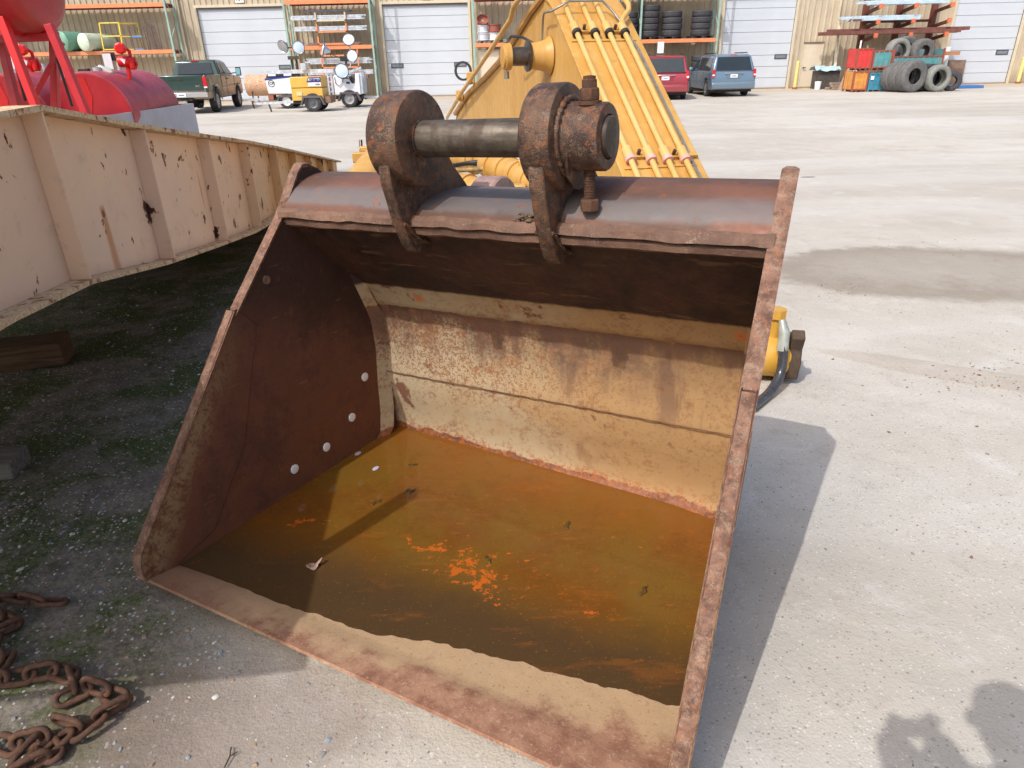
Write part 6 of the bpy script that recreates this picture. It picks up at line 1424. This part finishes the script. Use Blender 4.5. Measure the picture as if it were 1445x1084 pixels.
# yellow light tower
q = on_z(441, 158); YT = q.y; x0 = at_y(411, 130, YT).x; x1 = at_y(455, 130, YT).x; w = x1 - x0
zt = at_y(430, 108.5, YT).z
lt = thing("light_tower", "yellow towed light tower with blue and white name panel, middle of three trailers", "light tower", (x0, YT, 0), radians(1))
trailer_base(lt, w, 1.15, 0.34, M_GRIM, 0.42, axle=w * 0.66, drawbar=1.6)
my2 = simple("tower_yellow", c(216, 170, 76), 0.45, 0, 0.06, 3, 0.2, c(170, 130, 70))
MB().bmm((0, 0.02, 0.42), (w, 1.13, 0.86)).obj("lower_body", my2, lt, bevel=0.015); MB().bmm((0, 0.0, 0.88), (w, 1.15, zt)).obj("hood", my2, lt, bevel=0.03)
MB().bmm((0.02, 0.03, 0.86), (w - 0.02, 1.12, 0.88)).obj("hood_seam", M_PLAST, lt)
pb_ = [(0.53 * w, 1.0), (0.60 * w, zt - 0.1), (0.985 * w, zt - 0.1), (0.985 * w, 1.0)]; mbl2 = simple("panel_blue", c(44, 54, 130), 0.5)
MB().prism([Vector((x, -0.012, z + 0.08)) for x, z in pb_], [Vector((x, 0.0, z + 0.08)) for x, z in pb_][:]).obj("name_panel", mbl2, lt, smooth=0)
pw = [(0.58 * w, 1.13), (0.62 * w, zt - 0.06), (0.975 * w, zt - 0.06), (0.975 * w, 1.13)]; MB().prism([Vector((x, -0.018, z)) for x, z in pw], [Vector((x, -0.0125, z)) for x, z in pw]).obj("name_panel", simple("sign_white", c(236, 236, 232)), lt, smooth=0)
pw = [(0.58 * w, 0.93), (0.58 * w, 1.06), (0.975 * w, 1.06), (0.975 * w, 0.93)]; MB().prism([Vector((x, -0.016, z)) for x, z in pw], [Vector((x, -0.0125, z)) for x, z in pw]).obj("model_panel", simple("sign_white", c(236, 236, 232)), lt, smooth=0)
text_obj("lettering", "Allmand", 0.145, mbl2, lt, (w * 0.79, -0.020, (1.13 + zt - 0.06) / 2), (pi / 2, 0, 0), bold=0.006, shear=0.3, wscale=0.92); MB().bmm((w * 0.80, -0.020, 0.965), (w * 0.95, -0.0165, 1.02)).obj("grey_print", simple("print_grey2", c(120, 124, 136), 0.6), lt)
MB().bmm((w * 0.17, -0.004, 0.60), (w * 0.34, 0.021, 0.74)).obj("side_plate", simple("plate_tan", c(206, 196, 150), 0.5), lt); MB().bmm((w + 0.0, 0.1, 0.3), (w + 0.25, 1.05, 0.55)).obj("tail_frame", simple("rust_frame", c(134, 104, 84), 0.7, 0, 0.2, 6), lt)
zm = at_y(420, 102, YT).z; MB().bmm((-0.55 * w, 0.45, zm - 0.05), (w * 1.35, 0.60, zm + 0.09)).obj("mast", M_GALV, lt); MB().bmm((-1.0 * w, 0.48, zm), (-0.55 * w, 0.57, zm + 0.06)).obj("mast", M_GALV, lt)
mx = at_y(411, 100, YT).x - x0
for dx in (-0.1, 0.08): MB().bmm((mx + dx, 0.5, zm - 0.2), (mx + dx + 0.06, 0.58, at_y(411, 82, YT).z)).obj("mast_post", M_PLAST, lt)
MB().bmm((mx - 0.18, 0.42, at_y(411, 84, YT).z), (mx + 0.2, 0.66, at_y(411, 79, YT).z)).obj("mast_head", M_DSTEEL, lt); MB().bmm((mx + 0.30, 0.3, 1.5), (mx + 0.5, 0.5, 1.75)).obj("control_box", M_GALV, lt)
zz = at_y(411, 68, YT).z; MB().bmm((mx - 0.35, 0.5, zz), (mx + 0.4, 0.55, zz + 0.05)).obj("cross_arm", M_DSTEEL, lt)
lamp_head("round floodlight facing down left on the yellow light tower's mast", Y(399, 66, YT + 0.4), (-0.5, -1, -0.45), 0.22, simple("lamp_lens_dark", c(150, 150, 150), 0.3)); lamp_head("round floodlight facing the yard, right one on the yellow tower's mast", Y(421, 67, YT + 0.35), (0.15, -1, -0.15), 0.22)
lamp_head("round floodlight seen from the side above the yellow trailer", Y(456, 70, YT + 0.6), (-0.9, -0.3, 0.25), 0.25)
# white light tower at right
q = on_z(486, 152); YW = q.y; x0 = at_y(472, 125, YW).x; x1 = at_y(508.5, 125, YW).x; w = x1 - x0; zt = at_y(490, 105, YW).z
wt = thing("light_tower", "white towed light tower with a big round lamp, right of the yellow trailer", "light tower", (x0, YW, 0), 0)
trailer_base(wt, w, 1.2, 0.35, simple("grey_rim2", c(160, 160, 160), 0.5), 0.45, axle=w * 0.55, drawbar=0.9, side=1)
mw = simple("tower_white", c(234, 236, 240), 0.4, 0, 0.03, 3)
P = [(0.0, 0.5), (w, 0.5), (w, zt + 0.03), (w * 0.86, zt + 0.03), (w * 0.80, zt - 0.36), (w * 0.68, zt - 0.36), (w * 0.50, zt - 0.02), (0.34 * w, zt - 0.10), (0.04 * w, zt), (0, zt - 0.1)]
MB().prism([Vector((x, 0.0, z)) for x, z in P], [Vector((x, 1.2, z)) for x, z in P]).obj("body", mw, wt, smooth=30, bevel=0.03)
text_obj("lettering", "TEREX", 0.15, simple("sign_ink", c(50, 54, 60)), wt, (w * 0.47, -0.006, 1.17), (pi / 2, 0, 0), bold=0.004); MB().bmm((w * 0.48, -0.006, 0.93), (w * 0.62, 0.001, 1.01)).obj("badge", mbl2, wt)
MB().tube([(w * 0.05, -0.02, zt - 0.1), (w * 0.08, -0.03, 0.95), (w * 0.2, -0.04, 0.85), (w * 0.32, -0.03, 0.95), (w * 0.38, -0.02, zt - 0.15)], 0.012, 6).obj("cable", M_PLAST, wt, smooth=60)
MB().bmm((-0.4, 0.4, 0.5), (-0.30, 0.5, zt + 0.1)).obj("mast", M_GALV, wt); MB().bmm((-0.22, 0.4, 0.5), (-0.14, 0.5, zt)).obj("mast", M_GALV, wt)
for k in range(5): MB().bmm((-0.38, 0.41, 0.6 + k * 0.2), (-0.16, 0.45, 0.64 + k * 0.2)).obj("rung", M_GALV, wt)
MB().bar((w * 0.3, 0.5, zt), (w * 1.02, 0.5, zt + 0.25), 0.09).obj("boom_arm", M_GALV, wt); MB().bmm((w * 0.25, 0.45, zt + 0.5), (w * 0.62, 0.65, zt + 0.7)).obj("lamp_bracket", M_PLAST, wt, bevel=0.02); MB().bmm((w * 0.42, 0.5, zt - 0.1), (w * 0.50, 0.58, zt + 0.9)).obj("mast_post", M_DSTEEL, wt)
MB().sphere((w * 0.76, 0.15, zt - 0.22), 0.2, 8, (1, 0.4, 1)).obj("coiled_cable", M_DSTEEL, wt)
for k in range(6): MB().bmm((w + 0.02, 0.05 + 0.18 * k, 0.55), (w + 0.10, 0.12 + 0.18 * k, 1.35)).obj("outrigger", M_GALV, wt)
lamp_head("big round floodlight resting low on the left end of the white light tower", Y(482, 100, YW - 0.25), (0.1, -1, 0.1), 0.27)
lamp_head("round floodlight highest over the white tower, in front of the steel bundles", Y(492, 56, YW + 0.4), (0.1, -1, 0.5), 0.23)
lamp_head("round floodlight below the highest one, tilted up over the white tower", Y(497, 79, YW + 0.35), (-0.1, -1, 0.2), 0.22)
MB_a = thing("lamp_mast", "thin curved lamp arm linking the floodlights above the white light tower", "mast", Y(494, 92, YW + 0.5)); r0 = Vector(MB_a.location)
MB().tube([Y(494, 95, YW + 0.5) - r0, Y(496, 84, YW + 0.5) - r0, Y(494, 72, YW + 0.5) - r0, Y(493, 62, YW + 0.5) - r0], 0.025, 8).obj("arm", M_GALV, MB_a, smooth=60); MB().tube([Y(466, 76, YW + 0.5) - r0, Y(480, 82, YW + 0.5) - r0, Y(492, 84, YW + 0.5) - r0], 0.02, 8).obj("arm", M_DSTEEL, MB_a, smooth=60)
# white compressor at left
q = on_z(402, 153.5); YC = q.y; x0 = at_y(375, 120, YC).x; x1 = at_y(416, 120, YC).x; w = x1 - x0; zt = at_y(395, 108, YC).z
cp = thing("air_compressor", "white towed air compressor with blue band, left of the yellow light tower", "compressor", (x0, YC, 0), radians(0))
trailer_base(cp, w, 1.2, 0.30, M_WRIM, 0.45, axle=w * 0.66, drawbar=1.3)
P = [(0.0, zt - 0.12), (0.05, 0.60), (w, 0.55), (w, zt - 0.02), (w * 0.3, zt - 0.05)]
MB().prism([Vector((x, 0.0, z)) for x, z in P], [Vector((x, 1.2, z)) for x, z in P]).obj("body", mw, cp, smooth=30, bevel=0.04)
MB().prism([Vector((x, -0.01, z)) for x, z in ((0.0, zt - 0.14), (w, zt - 0.03), (w, zt + 0.03), (0.0, zt - 0.06))], [Vector((x, 1.21, z)) for x, z in ((0.0, zt - 0.14), (w, zt - 0.03), (w, zt + 0.03), (0.0, zt - 0.06))]).obj("blue_band", mbl2, cp, smooth=0)
P = [(0.03, zt - 0.05), (w, zt + 0.035), (w, zt + 0.14), (0.10, zt + 0.10)]; MB().prism([Vector((x, 0.05, z)) for x, z in P], [Vector((x, 1.15, z)) for x, z in P]).obj("canopy", M_PLAST, cp, smooth=30, bevel=0.02)
for k in (0.12, 0.66): MB().bmm((w * k, 0.03, zt + 0.02), (w * k + w * 0.26, 0.06, zt + 0.10)).obj("canopy_sticker", mw, cp)
MB().ring([(0, 0.115), (0.008, 0.115), (0.008, 0.14), (0, 0.14)], (w * 0.2, -0.012, 1.0), (0, 1, 0), 28).obj("emblem", M_PLAST, cp); text_obj("emblem_letters", "CP", 0.15, M_PLAST, cp, (w * 0.2, -0.008, 1.0), (pi / 2, 0, 0), bold=0.004, shear=0.2)
MB().bmm((w * 0.02, 0.0, 0.36), (w * 0.2, 0.4, 0.55)).obj("tool_tray", simple("red_base", c(150, 92, 70)), cp)
# old rusty tank behind the compressor
q = on_z(368, 146); ot = thing("rusty_tank", "old cream tank flaking with red rust lying on legs between the pickup and the compressor", "tank", (q.x - 0.9, q.y + 1.2, 0))
mrt = m_steel_rust("flaky_tank", c(206, 186, 156), c(192, 166, 132), c(186, 96, 74), c(220, 206, 180), 0.3, 0.4, 0.7, sc=1.3)
MB().lathe([(-0.08, 0.05), (-0.03, 0.38), (0, 0.5), (2.1, 0.5), (2.15, 0.38), (2.2, 0.05)], (0, 0, 0.80), (1, 0, 0), 32).obj("shell", mrt, ot, smooth=50)
for x in (0.3, 1.8):
    for yy in (-0.4, 0.4): MB().bar((x, yy, 0.55), (x, yy, 0), 0.05).obj("leg", M_DSTEEL, ot)

# ================================================================== RED FUEL TANKS
def redm(name, a, b): 
    M = Mat(name); n = M.noise(2, 5, 0.6); n2 = M.noise(14, 5, 0.7); col = M.mix(a, b, M.ss(n, 0.35, 0.65)); col = M.mix(col, c(120, 40, 36), M.ss(n2, 0.64, 0.74) * 0.5); M.set(col, M.ss(n2, 0.3, 0.7, 0.35, 0.5), 0, 0.5); return M.m
M_RED = redm("tank_red", c(190, 40, 50), c(172, 32, 44)); M_REDF = redm("tank_red_faded", c(176, 70, 80), c(158, 52, 62)); M_REDB = redm("bright_red", c(216, 34, 36), c(200, 28, 34))
def fuel_tank(label, pc, r, L, rzz, sk_label):
    c0 = at_y(*pc, 11.0 if pc[0] > 50 else 10.6); t = thing("fuel_tank", label, "fuel tank", (c0.x, c0.y, c0.z - r), rzz)
    MB().lathe([(0, 0.02), (0, r - 0.03), (0.01, r - 0.005), (0.03, r), (L, r), (L + 0.02, r - 0.02), (L + 0.02, 0.02)], (0, 0, r), (0, 1, 0), 64).obj("shell", M_REDF, t, smooth=40)
    MB().lathe([(0, 0.02), (0, r - 0.035), (0.004, r - 0.04), (0.004, 0.02)], (0, -0.006, r), (0, 1, 0), 64).obj("end_face", M_RED, t, smooth=40)
    MB().prism([Vector((x, -0.012, r + z)) for x, z in ((-0.18, 0.5), (0.03, 0.52), (0.08, 0.25), (-0.02, -0.1), (-0.12, -0.1))], [Vector((x, -0.0075, r + z)) for x, z in ((-0.18, 0.5), (0.03, 0.52), (0.08, 0.25), (-0.02, -0.1), (-0.12, -0.1))]).obj("paint_patch", M_REDB, t, smooth=0)
    MB().cyl((0, 0.55, 2 * r - 0.01), (0, 0.55, 2 * r + 0.05), 0.06).obj("filler_cap", M_GALV, t); MB().cyl((-0.05, 1.5, 2 * r - 0.01), (-0.05, 1.5, 2 * r + 0.12), 0.03).obj("vent", M_GALV, t)
    return t
def pump(label, px, ptop, pbot, Yd, s=1.0):
    b = at_y(px, pbot, Yd); t = thing("fuel_pump", label, "fuel pump", b, radians(12)); H = at_y(px, ptop, Yd).z - b.z; k = H / 0.62
    MB().cyl((0, 0, -0.05), (0, 0, 0.16 * k), 0.045 * k).obj("riser", M_REDB, t); MB().lathe([(0, 0.03), (0, 0.10 * k), (0.02, 0.11 * k), (0.22 * k, 0.11 * k), (0.24 * k, 0.09 * k), (0.24 * k, 0.03)], (-0.16 * k, 0, 0.26 * k), (1, 0, 0), 20).obj("motor", M_REDB, t)
    MB().bmm((0.06 * k, -0.10 * k, 0.10 * k), (0.16 * k, 0.10 * k, 0.34 * k)).obj("pump_body", M_REDB, t, bevel=0.02); MB().lathe([(0, 0.03), (0, 0.10 * k), (0.03, 0.115 * k), (0.12 * k, 0.115 * k), (0.14 * k, 0.08 * k), (0.14 * k, 0.02)], (-0.02 * k, -0.05, 0.51 * k), (0, -1, 0), 8).obj("meter", M_REDB, t, smooth=20)
    MB().tube([(0.10 * k, 0, 0.34 * k), (0.10 * k, 0, 0.46 * k), (0.03 * k, 0, 0.52 * k)], 0.035 * k, 10).obj("elbow", M_REDB, t); MB().tube([(0.14 * k, 0.0, 0.12 * k), (0.19 * k, 0, 0.2 * k), (0.15 * k, 0, 0.34 * k)], 0.03 * k, 8).obj("nozzle_boot", M_REDB, t)
    MB().bmm((-0.42 * k, -0.06, 0.12 * k), (-0.26 * k, -0.05, 0.42 * k)).obj("instruction_plate", simple("paper", c(232, 234, 238)), t); MB().bmm((-0.43 * k, -0.04, 0.28 * k), (-0.2 * k, 0.02, 0.44 * k)).obj("switch_box", M_PLAST, t)
    MB().prism([Vector((x * k, -0.108 * k, z * k)) for x, z in ((-0.09, 0.31), (0.02, 0.31), (-0.02, 0.21))], [Vector((x * k, -0.116 * k, z * k)) for x, z in ((-0.09, 0.31), (0.02, 0.31), (-0.02, 0.21))]).obj("emblem", simple("paper", c(232, 234, 238)), t, smooth=0)
    return t
fuel_tank("red horizontal fuel tank with a bright paint patch on its flat end", (130, 163), 0.60, 2.0, radians(5), "")
fuel_tank("faded red fuel tank behind the tank stand's legs at the left edge", (12, 168), 0.60, 2.0, radians(5), "")
pump("red fuel pump on top of the red tank, beside the white instruction plate", 183, 60, 106, 11.8); pump("red fuel pump seen between the legs of the tank stand", 47, 62, 108, 11.8)
q1 = at_y(273, 146, 13.3)
gs = thing("containment_skid", "pale grey steel containment skid under the red fuel tanks", "skid", (q1.x, q1.y, 0), radians(0)); mg = simple("skid_grey", c(176, 176, 184), 0.5, 0, 0.08, 3, 0.3, c(140, 136, 136))
zk = q1.z
for (a, b) in (((-3.6, -2.9, 0), (0.0, -2.87, zk)), ((-0.03, -2.87, 0), (0.0, -0.03, zk)), ((-3.6, -0.03, 0), (0.0, 0.0, zk)), ((-3.6, -2.87, 0), (-3.57, -0.03, zk))): MB().bmm(a, b).obj("side_panel", mg, gs)
MB().bmm((-3.57, -2.87, 0.28), (-0.03, -0.03, 0.34)).obj("floor", mg, gs)
# nozzle and loose hose on the tank top
nz = thing("fuel_nozzle", "small white and black fuel nozzle lying on top of the red tank", "nozzle", at_y(150, 103, 11.6)); MB().box((0, 0, 0.03), (0.22, 0.08, 0.09), Matrix.Rotation(0.5, 3, 'Y')).obj("body", simple("nozzle_grey", c(190, 196, 190), 0.4), nz, bevel=0.02); MB().box((-0.12, 0, 0.08), (0.12, 0.05, 0.04)).obj("grip", M_DSTEEL, nz, bevel=0.01)
o = MB().box((0, 0, 0), (0.16, 0.08, 0.06)).obj("black_cap", M_PLAST, bevel=0.01); o.location = at_y(119, 100, 11.5); tag(o, "small black cap on the rim of the red tank's top", "cap")
# elevated tank on a red stand
st = thing("tank_stand", "red welded stand with splayed legs holding the overhead red tank at the top left", "tank stand", (at_y(40, 140, 9.0).x, 9.0, 0)); sr = Vector(st.location)
def sb_(a, ya, b, yb2, wd=0.085, nm="leg", mt=None): MB().bar(at_y(*a, ya) - sr, at_y(*b, yb2) - sr, wd).obj(nm, mt or M_RED, st, bevel=0.006)
sb_((2, 24), 8.6, (66, 190), 8.5, nm="leg", mt=M_REDB); sb_((69, 34), 8.6, (140, 205), 8.6, nm="leg"); sb_((0, 50), 9.4, (33, 190), 9.3, nm="leg"); sb_((76, 44), 9.4, (79, 160), 9.4, nm="leg")
sb_((0, 55), 9.0, (76, 52), 9.0, nm="cross_beam"); sb_((73, 90), 9.3, (46, 140), 9.1, 0.06, "brace"); sb_((80, 80), 9.0, (88, 60), 9.0, 0.05, "brace")
for a, b in (((80, 82), (102, 150)), ((22, 92), (36, 142))): MB().tube([at_y(*a, 9.2) - sr, at_y(*b, 9.3) - sr], 0.016, 8).obj("drain_hose", M_PLAST, st)
zc_ = at_y(40, 48, 9.0).z; rr_ = 0.62
el = thing("overhead_tank", "big red overhead tank with rounded end at the top left corner, above the stand", "fuel tank", (at_y(68, 20, 9.0).x, 9.0, zc_))
MB().lathe([(-2.6, 0.02), (-2.6, rr_), (-0.14, rr_), (-0.06, rr_ - 0.03), (-0.015, rr_ - 0.12), (0.0, rr_ - 0.3), (0.0, 0.02)], (0, 0, rr_), (1, 0, 0), 64).obj("shell", redm("overhead_red", c(176, 34, 48), c(150, 52, 50)), el, smooth=50)
for xx in (-0.35, -2.0): MB().bmm((xx - 0.05, -rr_ * 0.62, -0.02), (xx + 0.05, rr_ * 0.62, 0.16)).obj("saddle", M_RED, el)

# ================================================================== PHOTOGRAPHER (stands behind the lens; only the shadow falls into view)
def person():
    J = {'pelvis': (0.42, -0.16, 0.96, 0.14), 'waist': (0.42, -0.14, 1.12, 0.13), 'chest': (0.41, -0.10, 1.34, 0.17), 'neck0': (0.36, -0.05, 1.50, 0.07), 'neck': (0.33, -0.03, 1.56, 0.055),
         'head0': (0.315, -0.02, 1.64, 0.09), 'head1': (0.31, -0.01, 1.73, 0.095), 'crown': (0.31, -0.015, 1.80, 0.055)}
    E = [('pelvis', 'waist'), ('waist', 'chest'), ('chest', 'neck0'), ('neck0', 'neck'), ('neck', 'head0'), ('head0', 'head1'), ('head1', 'crown')]
    for s, k in ((-1, 'l'), (1, 'r')):
        J['sh' + k] = (0.41 + s * 0.19, -0.07, 1.46, 0.075); J['hip' + k] = (0.42 + s * 0.10, -0.16, 0.90, 0.095); J['knee' + k] = (0.42 + s * 0.13, -0.14 + 0.03 * s, 0.50, 0.06); J['ank' + k] = (0.42 + s * 0.14, -0.17 + 0.04 * s, 0.09, 0.042); J['toe' + k] = (0.42 + s * 0.15, -0.03 + 0.04 * s, 0.035, 0.035)
        E += [('chest', 'sh' + k), ('pelvis', 'hip' + k), ('hip' + k, 'knee' + k), ('knee' + k, 'ank' + k), ('ank' + k, 'toe' + k)]
    J['ell'] = (0.09, -0.12, 1.44, 0.08); J['wrl'] = (0.0, -0.08, 1.62, 0.065); J['pal'] = (-0.05, -0.045, 1.70, 0.034)
    J['elr'] = (0.20, -0.08, 1.46, 0.085); J['wrr'] = (0.10, -0.08, 1.62, 0.06); J['par'] = (0.10, -0.04, 1.70, 0.034)
    E += [('shl', 'ell'), ('ell', 'wrl'), ('wrl', 'pal'), ('shr', 'elr'), ('elr', 'wrr'), ('wrr', 'par')]
    names_ = list(J); me = bpy.data.meshes.new("person"); me.from_pydata([J[n_][:3] for n_ in names_], [(names_.index(a), names_.index(b)) for a, b in E], [])
    o = bpy.data.objects.new("person", me); COL.objects.link(o); sk = o.modifiers.new('skin', 'SKIN'); sub = o.modifiers.new('sub', 'SUBSURF'); sub.levels = sub.render_levels = 2
    for i, n_ in enumerate(names_): me.skin_vertices[0].data[i].radius = (J[n_][3],) * 2
    me.skin_vertices[0].data[0].use_root = True
    bpy.context.view_layer.update(); dg = bpy.context.evaluated_depsgraph_get(); nm = bpy.data.meshes.new_from_object(o.evaluated_get(dg)); bpy.data.objects.remove(o)
    mats = [simple("shirt_blue", c(84, 104, 140), 0.9), simple("jeans", c(60, 70, 96), 0.9), simple("skin", c(214, 168, 140), 0.6), simple("boots", c(70, 52, 40), 0.7)]
    nm.materials.clear()
    for m_ in mats: nm.materials.append(m_)
    for p in nm.polygons:
        cz, cxy = p.center.z, p.center; p.use_smooth = True
        p.material_index = 3 if cz < 0.13 else (1 if cz < 1.0 else (2 if cz > 1.54 and cxy.x > 0.22 and cxy.x < 0.42 or (cz > 1.60 and cxy.x < 0.2) else 0))
    o = bpy.data.objects.new("person", nm); COL.objects.link(o); o.location = (0, 0.03, 0.24); tag(o, "person in a blue shirt and jeans holding a small camera up, standing behind the viewpoint", "person")
    o.visible_shadow = True
    sk_ = mats[2]
    hr = MB(); hr.sphere((0.31, -0.03, 1.735), 0.108, 10, (0.9, 1.0, 0.98)); hr.obj("hair", simple("hair_brown", c(70, 52, 38), 0.8), o)
    fc = MB(); fc.sphere((0.31, 0.085, 1.70), 0.018, 6, (0.7, 1, 1.3)); fc.obj("nose", sk_, o)
    for s in (-1, 1): MB().sphere((0.31 + s * 0.034, 0.072, 1.725), 0.012, 6).obj("eye", simple("paper", c(232, 234, 238)), o); MB().sphere((0.31 + s * 0.098, 0.0, 1.70), 0.026, 6, (0.4, 0.8, 1.2)).obj("ear", sk_, o)
    MB().box((0.31, 0.076, 1.655), (0.045, 0.012, 0.010)).obj("mouth", simple("lips", c(176, 110, 100), 0.6), o, bevel=0.003)
    for s, hx in ((-1, -0.045), (1, 0.10)):
        for k in range(4):
            z = 1.680 + k * 0.020; L = (0.85, 1.0, 0.95, 0.75)[k]
            MB().tube([(hx, -0.04, z), (hx - s * 0.010, -0.028, z + 0.002), (hx - s * 0.030 * L, -0.018, z + 0.004), (hx - s * 0.045 * L, -0.020, z + 0.004)], [0.010, 0.0095, 0.009, 0.007], 8).obj("finger", sk_, o)
        MB().tube([(hx, -0.06, 1.69), (hx - s * 0.015, -0.068, 1.71), (hx - s * 0.035, -0.062, 1.725)], [0.012, 0.011, 0.009], 8).obj("thumb", sk_, o)
person()
bs = thing('added_step', 'added low step box behind the viewpoint, raising the person and the cast shadow', 'step', (0.42, -0.12, 0)); MB().bmm((-0.32, -0.24, 0.20), (0.32, 0.24, 0.24)).obj('added_step_top', M_WOOD, bs, bevel=0.005)  # added out of view; lifts the person so the shadow reaches further
for sx in (-0.3, 0.27): MB().bmm((sx, -0.22, 0), (sx + 0.03, 0.22, 0.198)).obj('added_step_side', M_WOOD, bs)
cmr = thing("small_camera", "small black compact camera held in both hands behind the viewpoint", "camera", (0.026, -0.01, 1.955)); MB().bmm((-0.055, -0.014, -0.03), (0.055, 0.012, 0.035)).obj("body", M_PLAST, cmr, bevel=0.006)
